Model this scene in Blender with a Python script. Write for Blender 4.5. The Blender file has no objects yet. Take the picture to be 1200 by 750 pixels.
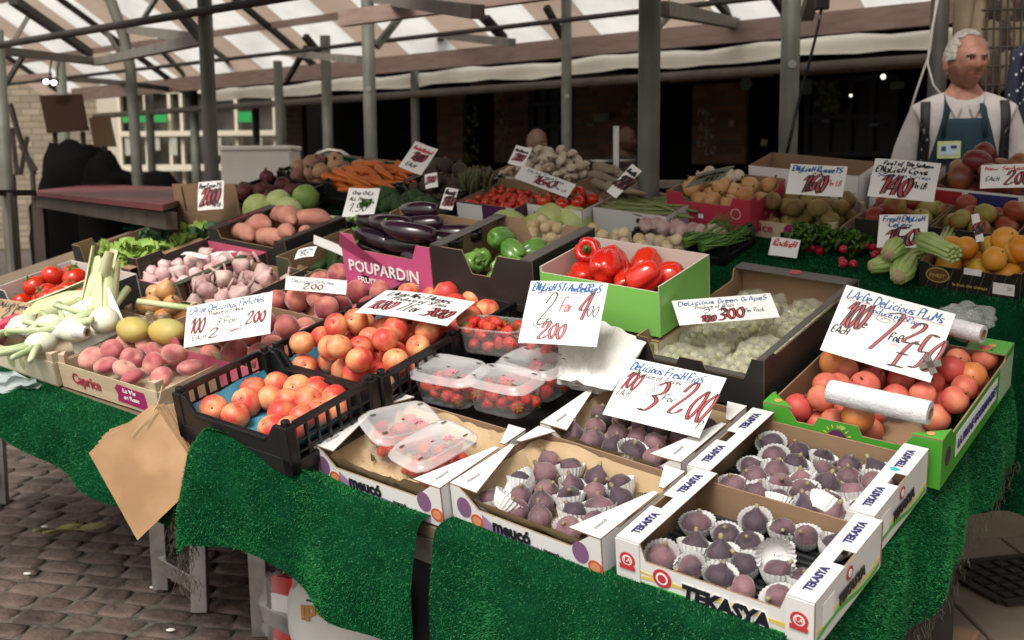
import bpy, math, random
import numpy as np
from mathutils import Vector, Matrix, Euler
rnd = random.Random(7)
sc = bpy.context.scene
C = sc.collection
# ------------------------------------------------------------------ camera, sky, sun, exposure
CAMZ = 1.32
F = 1346.5
PIT, ROLL = math.radians(7.605), math.radians(-.477)
cam_d = bpy.data.cameras.new('camera'); cam = bpy.data.objects.new('camera', cam_d); C.objects.link(cam)
sc.camera = cam
cam_d.sensor_width = 36; cam_d.lens = 36 * F / 1200
cam_d.clip_start = .05; cam_d.clip_end = 500
cam_d.dof.use_dof = True; cam_d.dof.focus_distance = 2.55; cam_d.dof.aperture_fstop = 5.0
fw = Vector((0, math.cos(PIT), -math.sin(PIT))); up0 = Vector((0, math.sin(PIT), math.cos(PIT))); rt0 = Vector((1, 0, 0))
rt = math.cos(ROLL) * rt0 + math.sin(ROLL) * up0; upv = -math.sin(ROLL) * rt0 + math.cos(ROLL) * up0
cm = Matrix((rt, upv, -fw)).transposed().to_4x4(); cm.translation = (0, 0, CAMZ)
cam.matrix_world = cm
w = bpy.data.worlds.new("World"); sc.world = w; w.use_nodes = True
nt = w.node_tree; bg = nt.nodes['Background']
sky = nt.nodes.new('ShaderNodeTexSky'); sky.sky_type = 'NISHITA'; sky.sun_disc = False
SUN_EL, SUN_AZ = 52, 205          # degrees; azimuth clockwise from +y
sky.sun_elevation = math.radians(SUN_EL); sky.sun_rotation = math.radians(SUN_AZ)
sky.air_density = 1.0; sky.dust_density = 4.0; sky.ozone_density = .6
hs = nt.nodes.new('ShaderNodeHueSaturation'); hs.inputs['Saturation'].default_value = .15
nt.links.new(sky.outputs[0], hs.inputs['Color']); tn = nt.nodes.new('ShaderNodeMix'); tn.data_type = 'RGBA'; tn.blend_type = 'MULTIPLY'; tn.inputs[0].default_value = 1; tn.inputs[7].default_value = (1, .955, .88, 1)
nt.links.new(hs.outputs[0], tn.inputs[6]); nt.links.new(tn.outputs[2], bg.inputs[0])
bg.inputs[1].default_value = .13
sd = bpy.data.lights.new('sun', 'SUN'); sd.energy = 1.5; sd.angle = math.radians(22); sd.color = (1, .96, .9)
so = bpy.data.objects.new('sun', sd); C.objects.link(so)
_az, _el = math.radians(SUN_AZ), math.radians(SUN_EL)
sdir = Vector((math.sin(_az) * math.cos(_el), math.cos(_az) * math.cos(_el), math.sin(_el)))
so.rotation_euler = sdir.to_track_quat('Z', 'Y').to_euler()
sc.view_settings.view_transform = 'Standard'; sc.view_settings.look = 'None'
sc.view_settings.exposure = .68; sc.view_settings.gamma = 1; sc.view_settings.use_curve_mapping = False
sc.cycles.max_bounces = 6; sc.cycles.diffuse_bounces = 3; sc.cycles.glossy_bounces = 2; sc.cycles.transmission_bounces = 4
sc.cycles.transparent_max_bounces = 12; sc.cycles.use_denoising = True
sc.cycles.caustics_reflective = False; sc.cycles.caustics_refractive = False

# ------------------------------------------------------------------ where things are: a display sloping up to the back
PSI, TILT, RL = [math.radians(a) for a in (-36.69, 14.1, -5.53)]
E1 = Vector((math.cos(PSI) * math.cos(RL), math.sin(PSI) * math.cos(RL), math.sin(RL)))
E2 = Vector((-math.sin(PSI) * math.cos(TILT), math.cos(PSI) * math.cos(TILT), math.sin(TILT)))
E2 = (E2 - E1 * E1.dot(E2)).normalized(); N = E1.cross(E2)
OR = Vector((0, 2, CAMZ - .8446))
FR = Matrix((E1, E2, N)).transposed().to_4x4()
def W(u, v, h=0): return OR + u * E1 + v * E2 + h * N
def frame(u, v, h=0, yaw=0, rx=0, ry=0):
    m = Matrix.Translation(W(u, v, h)) @ FR
    return m @ Euler((rx, ry, yaw)).to_matrix().to_4x4()
def ray(x, y): return fw + rt * (x - 600) / F + upv * (375 - y) / F
def at(x, y, t): return Vector((0, 0, CAMZ)) + ray(x, y) * t
def UV(x, y, h=0):
    R = ray(x, y); o = OR - Vector((0, 0, CAMZ)) + h * N
    P = R * (o.dot(N) / R.dot(N)) - (OR - Vector((0, 0, CAMZ)))
    return P.dot(E1), P.dot(E2)
def onr(x, y, h=0):
    u, v = UV(x, y, h); return W(u, v, h)
def gnd(x, y, z=0):
    R = ray(x, y); return Vector((0, 0, CAMZ)) + R * ((z - CAMZ) / R.z)
Wd = math.radians(-41.5)
def S(a, b, z):       # the market hall's own axes: a along the rows of posts, b away from the street
    return Vector((a * math.cos(Wd) - b * math.sin(Wd), a * math.sin(Wd) + b * math.cos(Wd), z))

# ------------------------------------------------------------------ materials
MT = {}
def mat(name, col, rough=.6, col2=None, nscale=8, bump=0, bscale=60, spec=.4, metal=0, trans=0, alpha=1, rand=0, lo=.35, hi=.65, sss=0, sheen=0, detail=4, stretch=None, sat=None):
    if name in MT: return MT[name]
    m = bpy.data.materials.new(name); m.use_nodes = True; MT[name] = m
    n = m.node_tree.nodes; l = m.node_tree.links; b = n['Principled BSDF']
    b.inputs['Base Color'].default_value = (*col, 1); b.inputs['Roughness'].default_value = rough
    b.inputs['Specular IOR Level'].default_value = spec; b.inputs['Metallic'].default_value = metal
    b.inputs['Transmission Weight'].default_value = trans; b.inputs['Alpha'].default_value = alpha
    if sss:
        b.inputs['Subsurface Weight'].default_value = sss; b.inputs['Subsurface Radius'].default_value = (.02, .01, .005); b.inputs['Subsurface Scale'].default_value = .3
    if sheen: b.inputs['Sheen Weight'].default_value = sheen; b.inputs['Sheen Roughness'].default_value = .4
    tc = n.new('ShaderNodeTexCoord'); src = tc.outputs['Object']
    oi = n.new('ShaderNodeObjectInfo')
    ad = n.new('ShaderNodeVectorMath'); ad.operation = 'ADD'; sc_ = n.new('ShaderNodeMath'); sc_.operation = 'MULTIPLY'; sc_.inputs[1].default_value = 37
    l.new(oi.outputs['Random'], sc_.inputs[0]); l.new(src, ad.inputs[0]); l.new(sc_.outputs[0], ad.inputs[1]); src = ad.outputs[0]
    if stretch:
        mp = n.new('ShaderNodeMapping'); mp.inputs['Scale'].default_value = stretch; l.new(src, mp.inputs[0]); src = mp.outputs[0]
    if col2:
        no = n.new('ShaderNodeTexNoise'); no.inputs['Scale'].default_value = nscale; no.inputs['Detail'].default_value = detail; l.new(src, no.inputs['Vector'])
        val = no.outputs['Fac']
        if rand:
            a1 = n.new('ShaderNodeMath'); a1.operation = 'MULTIPLY_ADD'; a1.inputs[1].default_value = rand; l.new(oi.outputs['Random'], a1.inputs[0])
            s1 = n.new('ShaderNodeMath'); s1.operation = 'SUBTRACT'; s1.inputs[1].default_value = rand / 2; l.new(val, s1.inputs[0]); l.new(s1.outputs[0], a1.inputs[2]); val = a1.outputs[0]
        r = n.new('ShaderNodeValToRGB'); l.new(val, r.inputs[0])
        e = r.color_ramp.elements; e[0].position = lo; e[1].position = hi; e[0].color = (*col, 1); e[1].color = (*col2, 1)
        l.new(r.outputs[0], b.inputs['Base Color'])
    if bump:
        nb = n.new('ShaderNodeTexNoise'); nb.inputs['Scale'].default_value = bscale; nb.inputs['Detail'].default_value = 3; l.new(src, nb.inputs['Vector'])
        bp = n.new('ShaderNodeBump'); bp.inputs['Strength'].default_value = bump; bp.inputs['Distance'].default_value = .01
        l.new(nb.outputs['Fac'], bp.inputs['Height']); l.new(bp.outputs[0], b.inputs['Normal'])
    return m
def clear(name, col, alpha, rough=.12):
    if name in MT: return MT[name]
    m = mat(name, col, rough, alpha=alpha, spec=.9, bump=.25, bscale=45)
    return m

# ------------------------------------------------------------------ mesh tools
class MB:
    def __init__(s): s.v = []; s.f = []; s.m = []
    def add(s, vs, fs, m=0, M=None):
        o = len(s.v)
        for p in vs: s.v.append(tuple(M @ Vector(p)) if M is not None else tuple(p))
        for f in fs: s.f.append([i + o for i in f]); s.m.append(m)
    def box(s, x0, x1, y0, y1, z0, z1, m=0, M=None):
        s.add([(x0,y0,z0),(x1,y0,z0),(x1,y1,z0),(x0,y1,z0),(x0,y0,z1),(x1,y0,z1),(x1,y1,z1),(x0,y1,z1)],
              [(3,2,1,0),(4,5,6,7),(0,1,5,4),(1,2,6,5),(2,3,7,6),(3,0,4,7)], m, M)
    def bar(s, a, b, w, d=None, m=0, roll=0):
        a = Vector(a); b = Vector(b); D = b - a; L = D.length; d = d or w
        q = D.to_track_quat('Z', 'Y').to_matrix().to_4x4(); M = Matrix.Translation(a) @ q @ Matrix.Rotation(roll, 4, 'Z')
        s.box(-w/2, w/2, -d/2, d/2, 0, L, m, M)
    def tube(s, pts, r, m=0, n=8, cap=True, flat=1):
        pts = [Vector(p) for p in pts]; rs = r if isinstance(r, (list, tuple)) else [r] * len(pts)
        o = len(s.v); px = None
        for i, p in enumerate(pts):
            t = (pts[min(i+1, len(pts)-1)] - pts[max(i-1, 0)]).normalized()
            if px is None:
                px = t.orthogonal().normalized()
            px = (px - t * t.dot(px)).normalized(); py = t.cross(px)
            for k in range(n):
                a = 2 * math.pi * k / n; s.v.append(tuple(p + rs[i] * (math.cos(a) * px + flat * math.sin(a) * py)))
        for i in range(len(pts) - 1):
            for k in range(n):
                k2 = (k + 1) % n; s.f.append([o+i*n+k, o+i*n+k2, o+(i+1)*n+k2, o+(i+1)*n+k]); s.m.append(m)
        if cap:
            s.f.append([o + k for k in range(n)][::-1]); s.m.append(m)
            s.f.append([o + (len(pts)-1)*n + k for k in range(n)]); s.m.append(m)
    def ball(s, fn, nu=16, nv=10, m=0, M=None):
        # fn(dir) -> point, over a unit sphere
        vs = [fn(Vector((0, 0, 1)))]
        for j in range(1, nv):
            ph = math.pi * j / nv
            for i in range(nu):
                th = 2 * math.pi * i / nu
                vs.append(fn(Vector((math.sin(ph) * math.cos(th), math.sin(ph) * math.sin(th), math.cos(ph)))))
        vs.append(fn(Vector((0, 0, -1)))); fs = []
        for i in range(nu): fs.append((0, 1 + i, 1 + (i + 1) % nu))
        for j in range(nv - 2):
            for i in range(nu):
                a = 1 + j * nu + i; b = 1 + j * nu + (i + 1) % nu
                fs.append((a, a + nu, b + nu, b))
        L = len(vs) - 1; o = 1 + (nv - 2) * nu
        for i in range(nu): fs.append((L, o + (i + 1) % nu, o + i))
        s.add(vs, fs, m, M)
    def prism(s, poly, O, X, Y, t, mo=0, mi=None, mr=None):
        # polygon (x,y) in the plane O,X,Y; extruded by t along X x Y; mi: the face at O, mo the far face
        O = Vector(O); X = Vector(X); Y = Vector(Y); Z = X.cross(Y).normalized() * t
        n = len(poly); o = len(s.v); mi = mo if mi is None else mi; mr = mi if mr is None else mr
        for x, y in poly: s.v.append(tuple(O + X * x + Y * y))
        for x, y in poly: s.v.append(tuple(O + X * x + Y * y + Z))
        s.f.append([o + i for i in range(n)][::-1]); s.m.append(mi)
        s.f.append([o + n + i for i in range(n)]); s.m.append(mo)
        for i in range(n):
            j = (i + 1) % n; s.f.append([o+i, o+j, o+n+j, o+n+i]); s.m.append(mr)
    def grid(s, fn, nu, nv, m=0):
        o = len(s.v)
        for j in range(nv + 1):
            for i in range(nu + 1): s.v.append(tuple(fn(i / nu, j / nv)))
        for j in range(nv):
            for i in range(nu):
                a = o + j * (nu + 1) + i; s.f.append([a, a + 1, a + nu + 2, a + nu + 1]); s.m.append(m)
    def mesh(s, name, mats, smooth=False):
        me = bpy.data.meshes.new(name); me.from_pydata(s.v, [], s.f)
        for m in (mats if isinstance(mats, (list, tuple)) else [mats]): me.materials.append(m)
        me.polygons.foreach_set('material_index', s.m)
        me.polygons.foreach_set('use_smooth', [smooth] * len(s.f)); me.update(); return me
    def build(s, name, mats, parent=None, smooth=False, bevel=0):
        o = bpy.data.objects.new(name, s.mesh(name, mats, smooth)); C.objects.link(o)
        if parent is not None: o.parent = parent
        if bevel:
            b = o.modifiers.new('bevel', 'BEVEL'); b.width = bevel; b.segments = 2; b.limit_method = 'ANGLE'
        return o
def tag(o, label=None, cat=None, group=None, kind=None):
    if label: o['label'] = label
    if cat: o['category'] = cat
    if group: o['group'] = group
    if kind: o['kind'] = kind
    return o
def thing(name, label, cat, M=None, group=None):
    o = bpy.data.objects.new(name, None); C.objects.link(o); o.empty_display_size = .05
    if M is not None: o.matrix_world = M if isinstance(M, Matrix) else Matrix.Translation(Vector(M))
    return tag(o, label, cat, group)
def put(me, name, label, cat, group, M):
    o = bpy.data.objects.new(name, me); C.objects.link(o); o.matrix_world = M
    return tag(o, label, cat, group)
def child(me, name, parent, M=None):
    o = bpy.data.objects.new(name, me); C.objects.link(o); o.parent = parent
    if M is not None: o.matrix_local = M
    return o

# ---- lettering: printed letters from the built-in font, written letters from pen strokes
_fc = {}
def printed(txt, size, width=None, bold=.012, shear=0, ext=.0006, space=1.0):
    key = (txt, size, width, bold, shear, space)
    if key in _fc: return _fc[key]
    cu = bpy.data.curves.new('t', 'FONT'); cu.body = txt; cu.size = size; cu.offset = bold * size; cu.extrude = ext; cu.shear = shear
    cu.align_x = 'CENTER'; cu.align_y = 'CENTER'; cu.resolution_u = 2; cu.space_character = space
    ob = bpy.data.objects.new('t', cu); C.objects.link(ob)
    dg = bpy.context.evaluated_depsgraph_get(); me = bpy.data.meshes.new_from_object(ob.evaluated_get(dg))
    bpy.data.objects.remove(ob); bpy.data.curves.remove(cu)
    if width and len(me.vertices):
        xs = [v.co.x for v in me.vertices]; k = width / max(1e-6, max(xs) - min(xs))
        for v in me.vertices: v.co.x *= k
    me.name = 'lettering'; _fc[key] = me; return me
def text_on(parent, txt, size, m, O, X, Y, width=None, bold=.012, shear=0, name='lettering', space=1.0):
    me = printed(txt, size, width, bold, shear, space=space).copy(); me.materials.clear(); me.materials.append(m)
    X = Vector(X).normalized(); Y = Vector(Y).normalized(); Z = X.cross(Y)
    M = Matrix((X, Y, Z)).transposed().to_4x4(); M.translation = Vector(O) + Z * .0012
    return child(me, name, parent, M)
GL = {'a':"35 15 03 12 33|35 33 42",'b':"08 02 12 33 25 04",'c':"35 15 03 12 32",'d':"35 15 03 12 33|38 32 42",'e':"04 34 25 05 03 12 32",
'f':"38 28 17 10|05 25",'g':"35 15 03 12 33|35 31 20 00",'h':"08 02|04 15 25 32",'i':"05 02 12|06 07",'j':"25 21 10",'k':"08 02|25 03 32",'l':"08 03 12",
'm':"05 02|04 15 22|24 35 42",'n':"05 02|04 15 25 32",'o':"25 05 03 12 33 25",'p':"05 00|04 25 33 12 02",'r':"05 02|04 15 25",'s':"35 15 04 23 32 12 02",
't':"18 13 22|05 25",'u':"05 03 12 33 35 32",'v':"05 12 35",'w':"05 12 24 32 45",'x':"05 32|35 02",'y':"05 13 35|35 11 00",'z':"05 35 02 32",
'A':"02 28 42|14 34",'B':"02 08 28 26 05|05 35 33 22 02",'C':"47 28 06 04 22 43",'D':"08 02 32 45 37 08 07",'E':"38 08 02 32|05 25",'F':"48 08 02|05 35",
'G':"37 18 05 12 33 35 25",'H':"08 02|38 32|05 35",'L':"08 02 32 33",'N':"02 08 32 38",'O':"28 06 04 22 34 36 28",'P':"02 08 38 36 05",'R':"02 08 38 36 05 32",
'S':"38 18 06 34 22 02",'T':"08 48|28 22",'W':"08 12 25 32 48",'M':"02 08 24 48 42",'I':"08 02",'0':"28 06 04 22 34 36 28",'1':"06 28 22",'2':"06 18 38 36 02 32 43",
'3':"07 28 36 15|15 34 22 02",'4':"38 04 44|38 32",'5':"38 08 05 35 33 22 02",'6':"38 16 03 12 33 25 04",'7':"08 38 12",'£':"48 28 15 12 02 42|05 35","'":"08 06",'.':"02 12",'!':"08 04|02 02"}
def strokes(txt):
    out = []; x = 0
    for ch in txt:
        if ch == ' ': x += 2.6; continue
        g = GL.get(ch) or GL.get(ch.lower()) or GL['o']; mx = 0
        for st in g.split('|'):
            pts = [(x + int(p[0]), int(p[1]) - 2.) for p in st.split()]; mx = max([mx] + [int(p[0]) for p in st.split()]); out.append(pts)
        x += mx + 1.3
    return out, x
def catmull(p, k=4):
    if len(p) < 3: return p
    q = [p[0]] + p + [p[-1]]; out = []
    for i in range(1, len(q) - 2):
        for j in range(k):
            t = j / k
            out.append(tuple(.5 * ((2*q[i][c]) + (-q[i-1][c] + q[i+1][c])*t + (2*q[i-1][c] - 5*q[i][c] + 4*q[i+1][c] - q[i+2][c])*t*t + (-q[i-1][c] + 3*q[i][c] - 3*q[i+1][c] + q[i+2][c])*t**3) for c in (0, 1)))
    out.append(p[-1]); return out
def pen(mb, pts, w, z, m, bend, rs=1.):
    L = len(pts)
    if L < 2: return
    o = len(mb.v)
    for i, p in enumerate(pts):
        a = pts[max(i-1, 0)]; b = pts[min(i+1, L-1)]; dx, dy = b[0]-a[0], b[1]-a[1]; d = math.hypot(dx, dy) or 1
        ww = w * (.35 + .75 * abs(math.cos(math.atan2(dy, dx) - 2.2))) / 2; nx, ny = -dy/d*ww, dx/d*ww
        for s_ in (1, -1):
            x, y = p[0] + s_*nx, p[1] + s_*ny; mb.v.append((x, y, bend(x, y) + z))
    for i in range(L - 1): mb.f.append([o+2*i, o+2*i+1, o+2*i+3, o+2*i+2]); mb.m.append(m)
def write(mb, txt, x, y, hgt, wid, pw, m, bend, z=.0008, slant=.18, r=None, rise=0, fill=None):
    st, L = strokes(txt); k = wid / L; ky = hgt / 6; r = r or rnd
    for s_ in st:
        jx, jy = r.uniform(-.2, .2), r.uniform(-.3, .3)
        pts = [(x + (a + jx) * k + b * ky * slant, y + (b + jy) * ky + rise * (a * k)) for a, b in s_]
        pts = catmull(pts)
        if fill is not None:
            pen(mb, pts, pw * 2.0, z, fill, bend)
            pen(mb, [(a + pw*1.55, b + pw*.3) for a, b in pts], pw * 1.35, z + .0004, m, bend)
            pen(mb, [(a - pw*1.55, b - pw*.3) for a, b in pts], pw * 1.35, z + .0004, m, bend)
        else: pen(mb, pts, pw, z, m, bend)
def hang(TL, TR, BL, hb, back=.03, side=None):
    """corners of a card standing on the display: foot at height hb, leaning back"""
    b = onr(*BL, hb); t = (b - Vector((0, 0, CAMZ))).dot(fw); wd_ = math.hypot(TR[0]-TL[0], TR[1]-TL[1]) / F * t
    side = -.45 * wd_ if side is None else side
    return at(*TL, t + back), at(*TR, t + back + side), b
card = mat('sign_card', (.8, .79, .77), .5, (.72, .71, .69), 5)
ink = [mat('blue_ink', (.01, .1, .3), .5), mat('black_ink', (.015, .015, .02), .5), mat('red_ink', (.5, .06, .07), .5), mat('pink_ink', (.75, .2, .22), .5)]
kraftcard = mat('kraft_card', (.42, .3, .17), .7, (.36, .25, .14), 9)
def sign(TL, TR, BL, lines, label, group=None, curl=.004, paper=None, name='price_sign'):
    """lines: (text, x, y, height, width, pen, ink, fill) in fractions of the card"""
    TL, TR, BL = Vector(TL), Vector(TR), Vector(BL); X = TR - TL; wd = X.length; X.normalize(); Yv = TL - BL; Yv -= X * X.dot(Yv); hg = Yv.length; Yv.normalize()
    M = Matrix((X, Yv, X.cross(Yv))).transposed().to_4x4(); M.translation = TL - Yv * hg
    root = thing(name, label, 'sign', M, group)
    ph = rnd.uniform(0, 3)
    bend = lambda x, y: curl * (math.sin(x / wd * 3 + ph) + .6 * math.sin(y / hg * 2.5 + ph))
    c = MB(); c.grid(lambda a, b: (a*wd, b*hg, bend(a*wd, b*hg)), 10, 8); c.grid(lambda a, b: ((1-a)*wd, b*hg, bend((1-a)*wd, b*hg) - .001), 10, 8)
    c.build('card', paper or card, root, True)
    t = MB(); r = random.Random(int(wd * 1e5))
    for ln in lines:
        tx, x, y, h, w_, p, ik = ln[:7]; fl = ln[7] if len(ln) > 7 else None
        if tx == '_': pen(t, [(x*wd, y*hg), ((x+w_/2)*wd, (y+.015)*hg), ((x+w_)*wd, y*hg)], p*hg*1.5, .0007, ik, bend)
        elif tx == '@':   # pen flourish
            pts = [(x*wd + w_*wd*(.5+.5*math.cos(a_*.9)*(1-a_/14)), y*hg + h*hg*(.5+.5*math.sin(a_*.9)*(1-a_/14))) for a_ in range(0, 12)]
            pen(t, catmull(pts), p*hg, .0007, ik, bend)
        else: write(t, tx, x*wd, y*hg - (.02*hg if fl is not None else 0), h*hg*(1.22 if fl is not None else 1.12), w_*wd*(1.08 if fl is not None else 1), p*hg*(.95 if fl is not None else 1.7), ik, bend, r=r, fill=fl, slant=.25, rise=.0)
    t.build('handwriting', ink, root)
    return root
# ------------------------------------------------------------------ ground
asph = mat('ground_dirt', (.05, .042, .035), .9, (.14, .12, .1), 30, bump=.5)
g = MB(); g.add([(-90, -20, -.0125), (90, -20, -.0125), (90, 160, -.0125), (-90, 160, -.0125)], [(0, 1, 2, 3)])
tag(g.build('ground', asph), kind='structure')
sett = mat('sett_stone', (.045, .031, .025), .65, (.145, .102, .083), 5, bump=.9, bscale=38, spec=.35)
sg = MB(); r = random.Random(3); ya = math.radians(-14); jr = 0
y = 2.0
while y < 9.5:
    hh = .105 * r.uniform(.9, 1.1); x = -5.5 + r.uniform(0, .15)
    while x < 1.2:
        ww = .14 * r.uniform(.8, 1.3); px, py = x + ww/2, y + hh/2
        q = Vector((px * math.cos(ya) - (py-4) * math.sin(ya), 4 + px * math.sin(ya) + (py-4) * math.cos(ya)))
        x += ww
        if q.x > .75 or q.y < 2.2: continue
        M = Matrix.Translation((q.x, q.y, -.006 + r.uniform(-.003, .003))) @ Euler((r.uniform(-.035, .035), r.uniform(-.035, .035), ya + r.uniform(-.03, .03))).to_matrix().to_4x4()
        a, b = ww/2 - .004, hh/2 - .004; k = .022
        V = []; 
        for (sx, sy, z) in ((1, 1, -.02), (1, 1, -.006), (.95, .94, -.001), (.6, .6, .001 + r.uniform(-.002, .002))):
            for i in range(8):
                t = math.pi / 4 * i + (0 if i % 2 == 0 else 0); c_, s_ = math.cos(t), math.sin(t); mx = (abs(c_) ** 6 + abs(s_) ** 6) ** (1/6)
                V.append((a * sx * c_ / mx * r.uniform(.95, 1.02), b * sy * s_ / mx * r.uniform(.95, 1.02), z))
        fs = [(8*j + i, 8*j + (i+1) % 8, 8*j + 8 + (i+1) % 8, 8*j + 8 + i) for j in range(3) for i in range(8)] + [tuple(24 + i for i in range(8))]
        sg.add(V, fs, 0, M)
    y += hh
tag(sg.build('sett_pavement', sett, None, True), kind='structure')
flag = mat('flagstone', (.17, .14, .105), .8, (.26, .215, .165), 2.5, bump=.25, bscale=30)
fg = MB(); r = random.Random(5)
for i in range(9):
    for j in range(14):
        a, b = .8 + i * .62 + (j % 2) * .22, -1.5 + j * .47
        if i == 1 and j == 8: pass
        M = Matrix.Translation((a, b + 2.4, -.005 + r.uniform(-.002, .002))) @ Matrix.Rotation(.0, 4, 'Z')
        fg.box(-.305, .305, -.23, .23, -.02, .002, 0, M)
fo = fg.build('flagstone_pavement', flag, None, False, .006); tag(fo, kind='structure')
iron = mat('cast_iron', (.03, .028, .025), .5, (.06, .05, .04), 30, metal=.6)
p = gnd(1180, 678, .004); dr = thing('drain_cover', 'square cast iron drain grate set into the tan flagstones', 'drain cover', Matrix.Translation((p.x + .06, p.y, .0)) @ Matrix.Rotation(.25, 4, 'Z'))
m_ = MB(); m_.box(-.2, .2, -.16, .16, .001, .006); m_.build('grate_bed', mat('drain_black', (.01, .01, .01), .9), dr)
m_ = MB()
for s_ in (-1, 1): m_.box(-.21, .21, s_*.17 - .015, s_*.17 + .015, .002, .014); m_.box(s_*.21 - .015, s_*.21 + .015, -.155, .155, .002, .014)
m_.build('frame', iron, dr)
m_ = MB()
for i in range(7):
    for j in range(5): m_.box(-.18 + i*.055, -.145 + i*.055, -.14 + j*.06, -.1 + j*.06, .006, .013, 0, Matrix.Translation((0, 0, 0)))
m_.build('grate', iron, dr)
leafm = mat('wilted_leaf', (.2, .22, .07), .6, (.3, .28, .12), 8)
m_ = MB(); q = gnd(82, 622, .015)
for k, (dx, dy, an, L) in enumerate(((-.05, 0, .4, .16), (.02, .03, 1.9, .1), (.03, -.03, .5, .22))):
    M = Matrix.Translation(q + Vector((dx, dy, .004 * k))) @ Matrix.Rotation(an, 4, 'Z')
    m_.grid(lambda a, b: M @ Vector((a * L - L/2, (b - .5) * .035 * math.sin(math.pi * min(1, a + .12)), .012 * math.sin(a * 6 + b * 3) + .008)), 8, 3)
tag(m_.build('fallen_leaves', leafm, None, True), 'wilted green corn husk leaves dropped on the dark cobbles', 'leaves')
for k, (x_, y_) in enumerate(((32, 672), (200, 738), (180, 688), (52, 617))):
    m_ = MB(); q = gnd(x_, y_, .006); m_.ball(lambda d: q + Vector((d.x * .014, d.y * .008, d.z * .004)), 8, 5)
    tag(m_.build('litter', mat('litter_white', (.7, .68, .62), .7)), 'small white scrap of litter lying on the cobbles', 'litter', 'scraps of litter on the cobbles')

# ------------------------------------------------------------------ market hall: posts, rails, roof
steel = mat('painted_post', (.085, .09, .07), .55, (.13, .13, .105), 6, bump=.15, bscale=25, spec=.4)
darksteel = mat('dark_steel', (.025, .02, .017), .6, (.045, .036, .03), 7, spec=.25)
greysteel = mat('grey_steel', (.14, .13, .11), .6, (.2, .18, .15), 7)
def SB(x, y, b):      # where the ray through a pixel meets the upright plane at depth b of the hall
    n_ = Vector((-math.sin(Wd), math.cos(Wd), 0)); R = ray(x, y); return Vector((0, 0, CAMZ)) + R * (b / R.dot(n_))
def post(x, t, r_, label, ztop=2.35, tag_white=False, y=250, m=None):
    q = at(x, y, t); root = thing('steel_post', label, 'post', (q.x, q.y, 0), 'steel posts holding the market roof')
    c = MB(); c.tube([(0, 0, 0), (0, 0, 1), (0, 0, ztop)], r_, n=16); c.build('shaft', m or steel, root, True)
    c = MB(); c.box(-r_*2, r_*2, -r_*2, r_*2, 0, .012); c.build('base_plate', m or steel, root)
    if tag_white:
        c = MB(); c.tube([(0, -r_ - .002, 1.32 + .27 + t * .03), (0, -r_ + .003, 1.32 + .27 + t * .03)], r_ * .45, n=14); c.build('round_sticker', mat('sticker_grey', (.3, .3, .28), .6), root)
    return q
post(760, 4.2, .04, 'thick grey steel post rising behind the red pepper box', 3.0, y=200)
post(924, 4.9, .04, 'grey steel post rising left of the stallholder behind the russets', 3.0, True, y=150)
post(246, 6.3, .04, 'grey steel post rising behind the raised two hundred sign', 2.9, y=150)
post(434, 7.2, .04, 'grey steel post rising behind the carrots', 2.5, True, y=150)
post(664, 9.0, .04, 'slim grey steel post behind the mushrooms and beans', 2.7, True, y=150)
post(487, 11.0, .04, 'thin grey steel post behind the tilted white sign over the beetroot and broccoli', 2.3, y=150)
post(384, 10.0, .045, 'steel post behind the metal chair back', 2.45, y=150)
post(328, 11.2, .045, 'thin steel post in front of the brick pier', 2.35, y=150)
post(228, 15.0, .06, 'thin far steel post before the building with green signs, right of the curved post', 2.4, y=150)
post(176, 14.0, .05, 'thin far steel post just right of the curved post', 2.4, y=150)
post(77, 10.5, .045, 'steel post passing in front of the brown sign board', 2.3, y=180)
post(7, 8.2, .045, 'steel post at the left edge of the photo', 2.3, y=200)
post(300, 15.5, .05, 'thinnest far post behind the white board, beside the second green sign', 2.2, y=150)
post(1098, 5.4, .042, 'dark steel post right behind the stallholder', 3.0, y=100, m=darksteel)
q = at(158, 150, 9.0); root = thing('steel_post', 'steel post with a curved top behind the far end of the red table', 'post', (q.x, q.y, 0), 'steel posts holding the market roof')
c = MB(); c.tube([(0, 0, 0), (0, 0, 1.5), (-.01, 0, 2.1), (-.05, 0, 2.35), (-.13, 0, 2.6), (-.2, 0, 2.75)], .042, n=14); c.build('shaft', steel, root, True)
def beam(name, label, A, B, w_, d_=None, m=None, cat='beam', group='beams and rails of the market roof', tube=False):
    c = MB()
    if tube: c.tube([A, B], w_ / 2, n=10)
    else: c.bar(A, B, w_, d_)
    o = c.build(name, m or greysteel); return tag(o, label, cat, group)
pinkwood = mat('red_brown_timber', (.30, .2, .17), .75, (.38, .27, .23), 5, stretch=(1, 1, 6))
beam('scaffold_rail', 'long dark scaffold pipe running under the roof at upper left', SB(-60, 63, 3.6), SB(900, -98, 3.6), .045, m=darksteel, tube=True, cat='pipe')
beam('roof_beam', 'pinkish brown timber roof beam above the carrots', S(-5.4, 4.6, 2.2), S(4, 4.6, 2.2), .06, .09, pinkwood)
beam('roof_beam', 'pinkish brown timber beam along the far eave above the white gutter roll', S(-14, 7.45, 2.27), S(5, 7.45, 2.27), .06, .15, pinkwood)
beam('scaffold_rail', 'thin dark rail hanging under the roof behind the posts', S(-13, 6.1, 2.28), S(5, 6.1, 2.28), .035, m=darksteel, tube=True, cat='pipe')
G2 = 'cross members and braces under the market roof'
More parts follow.
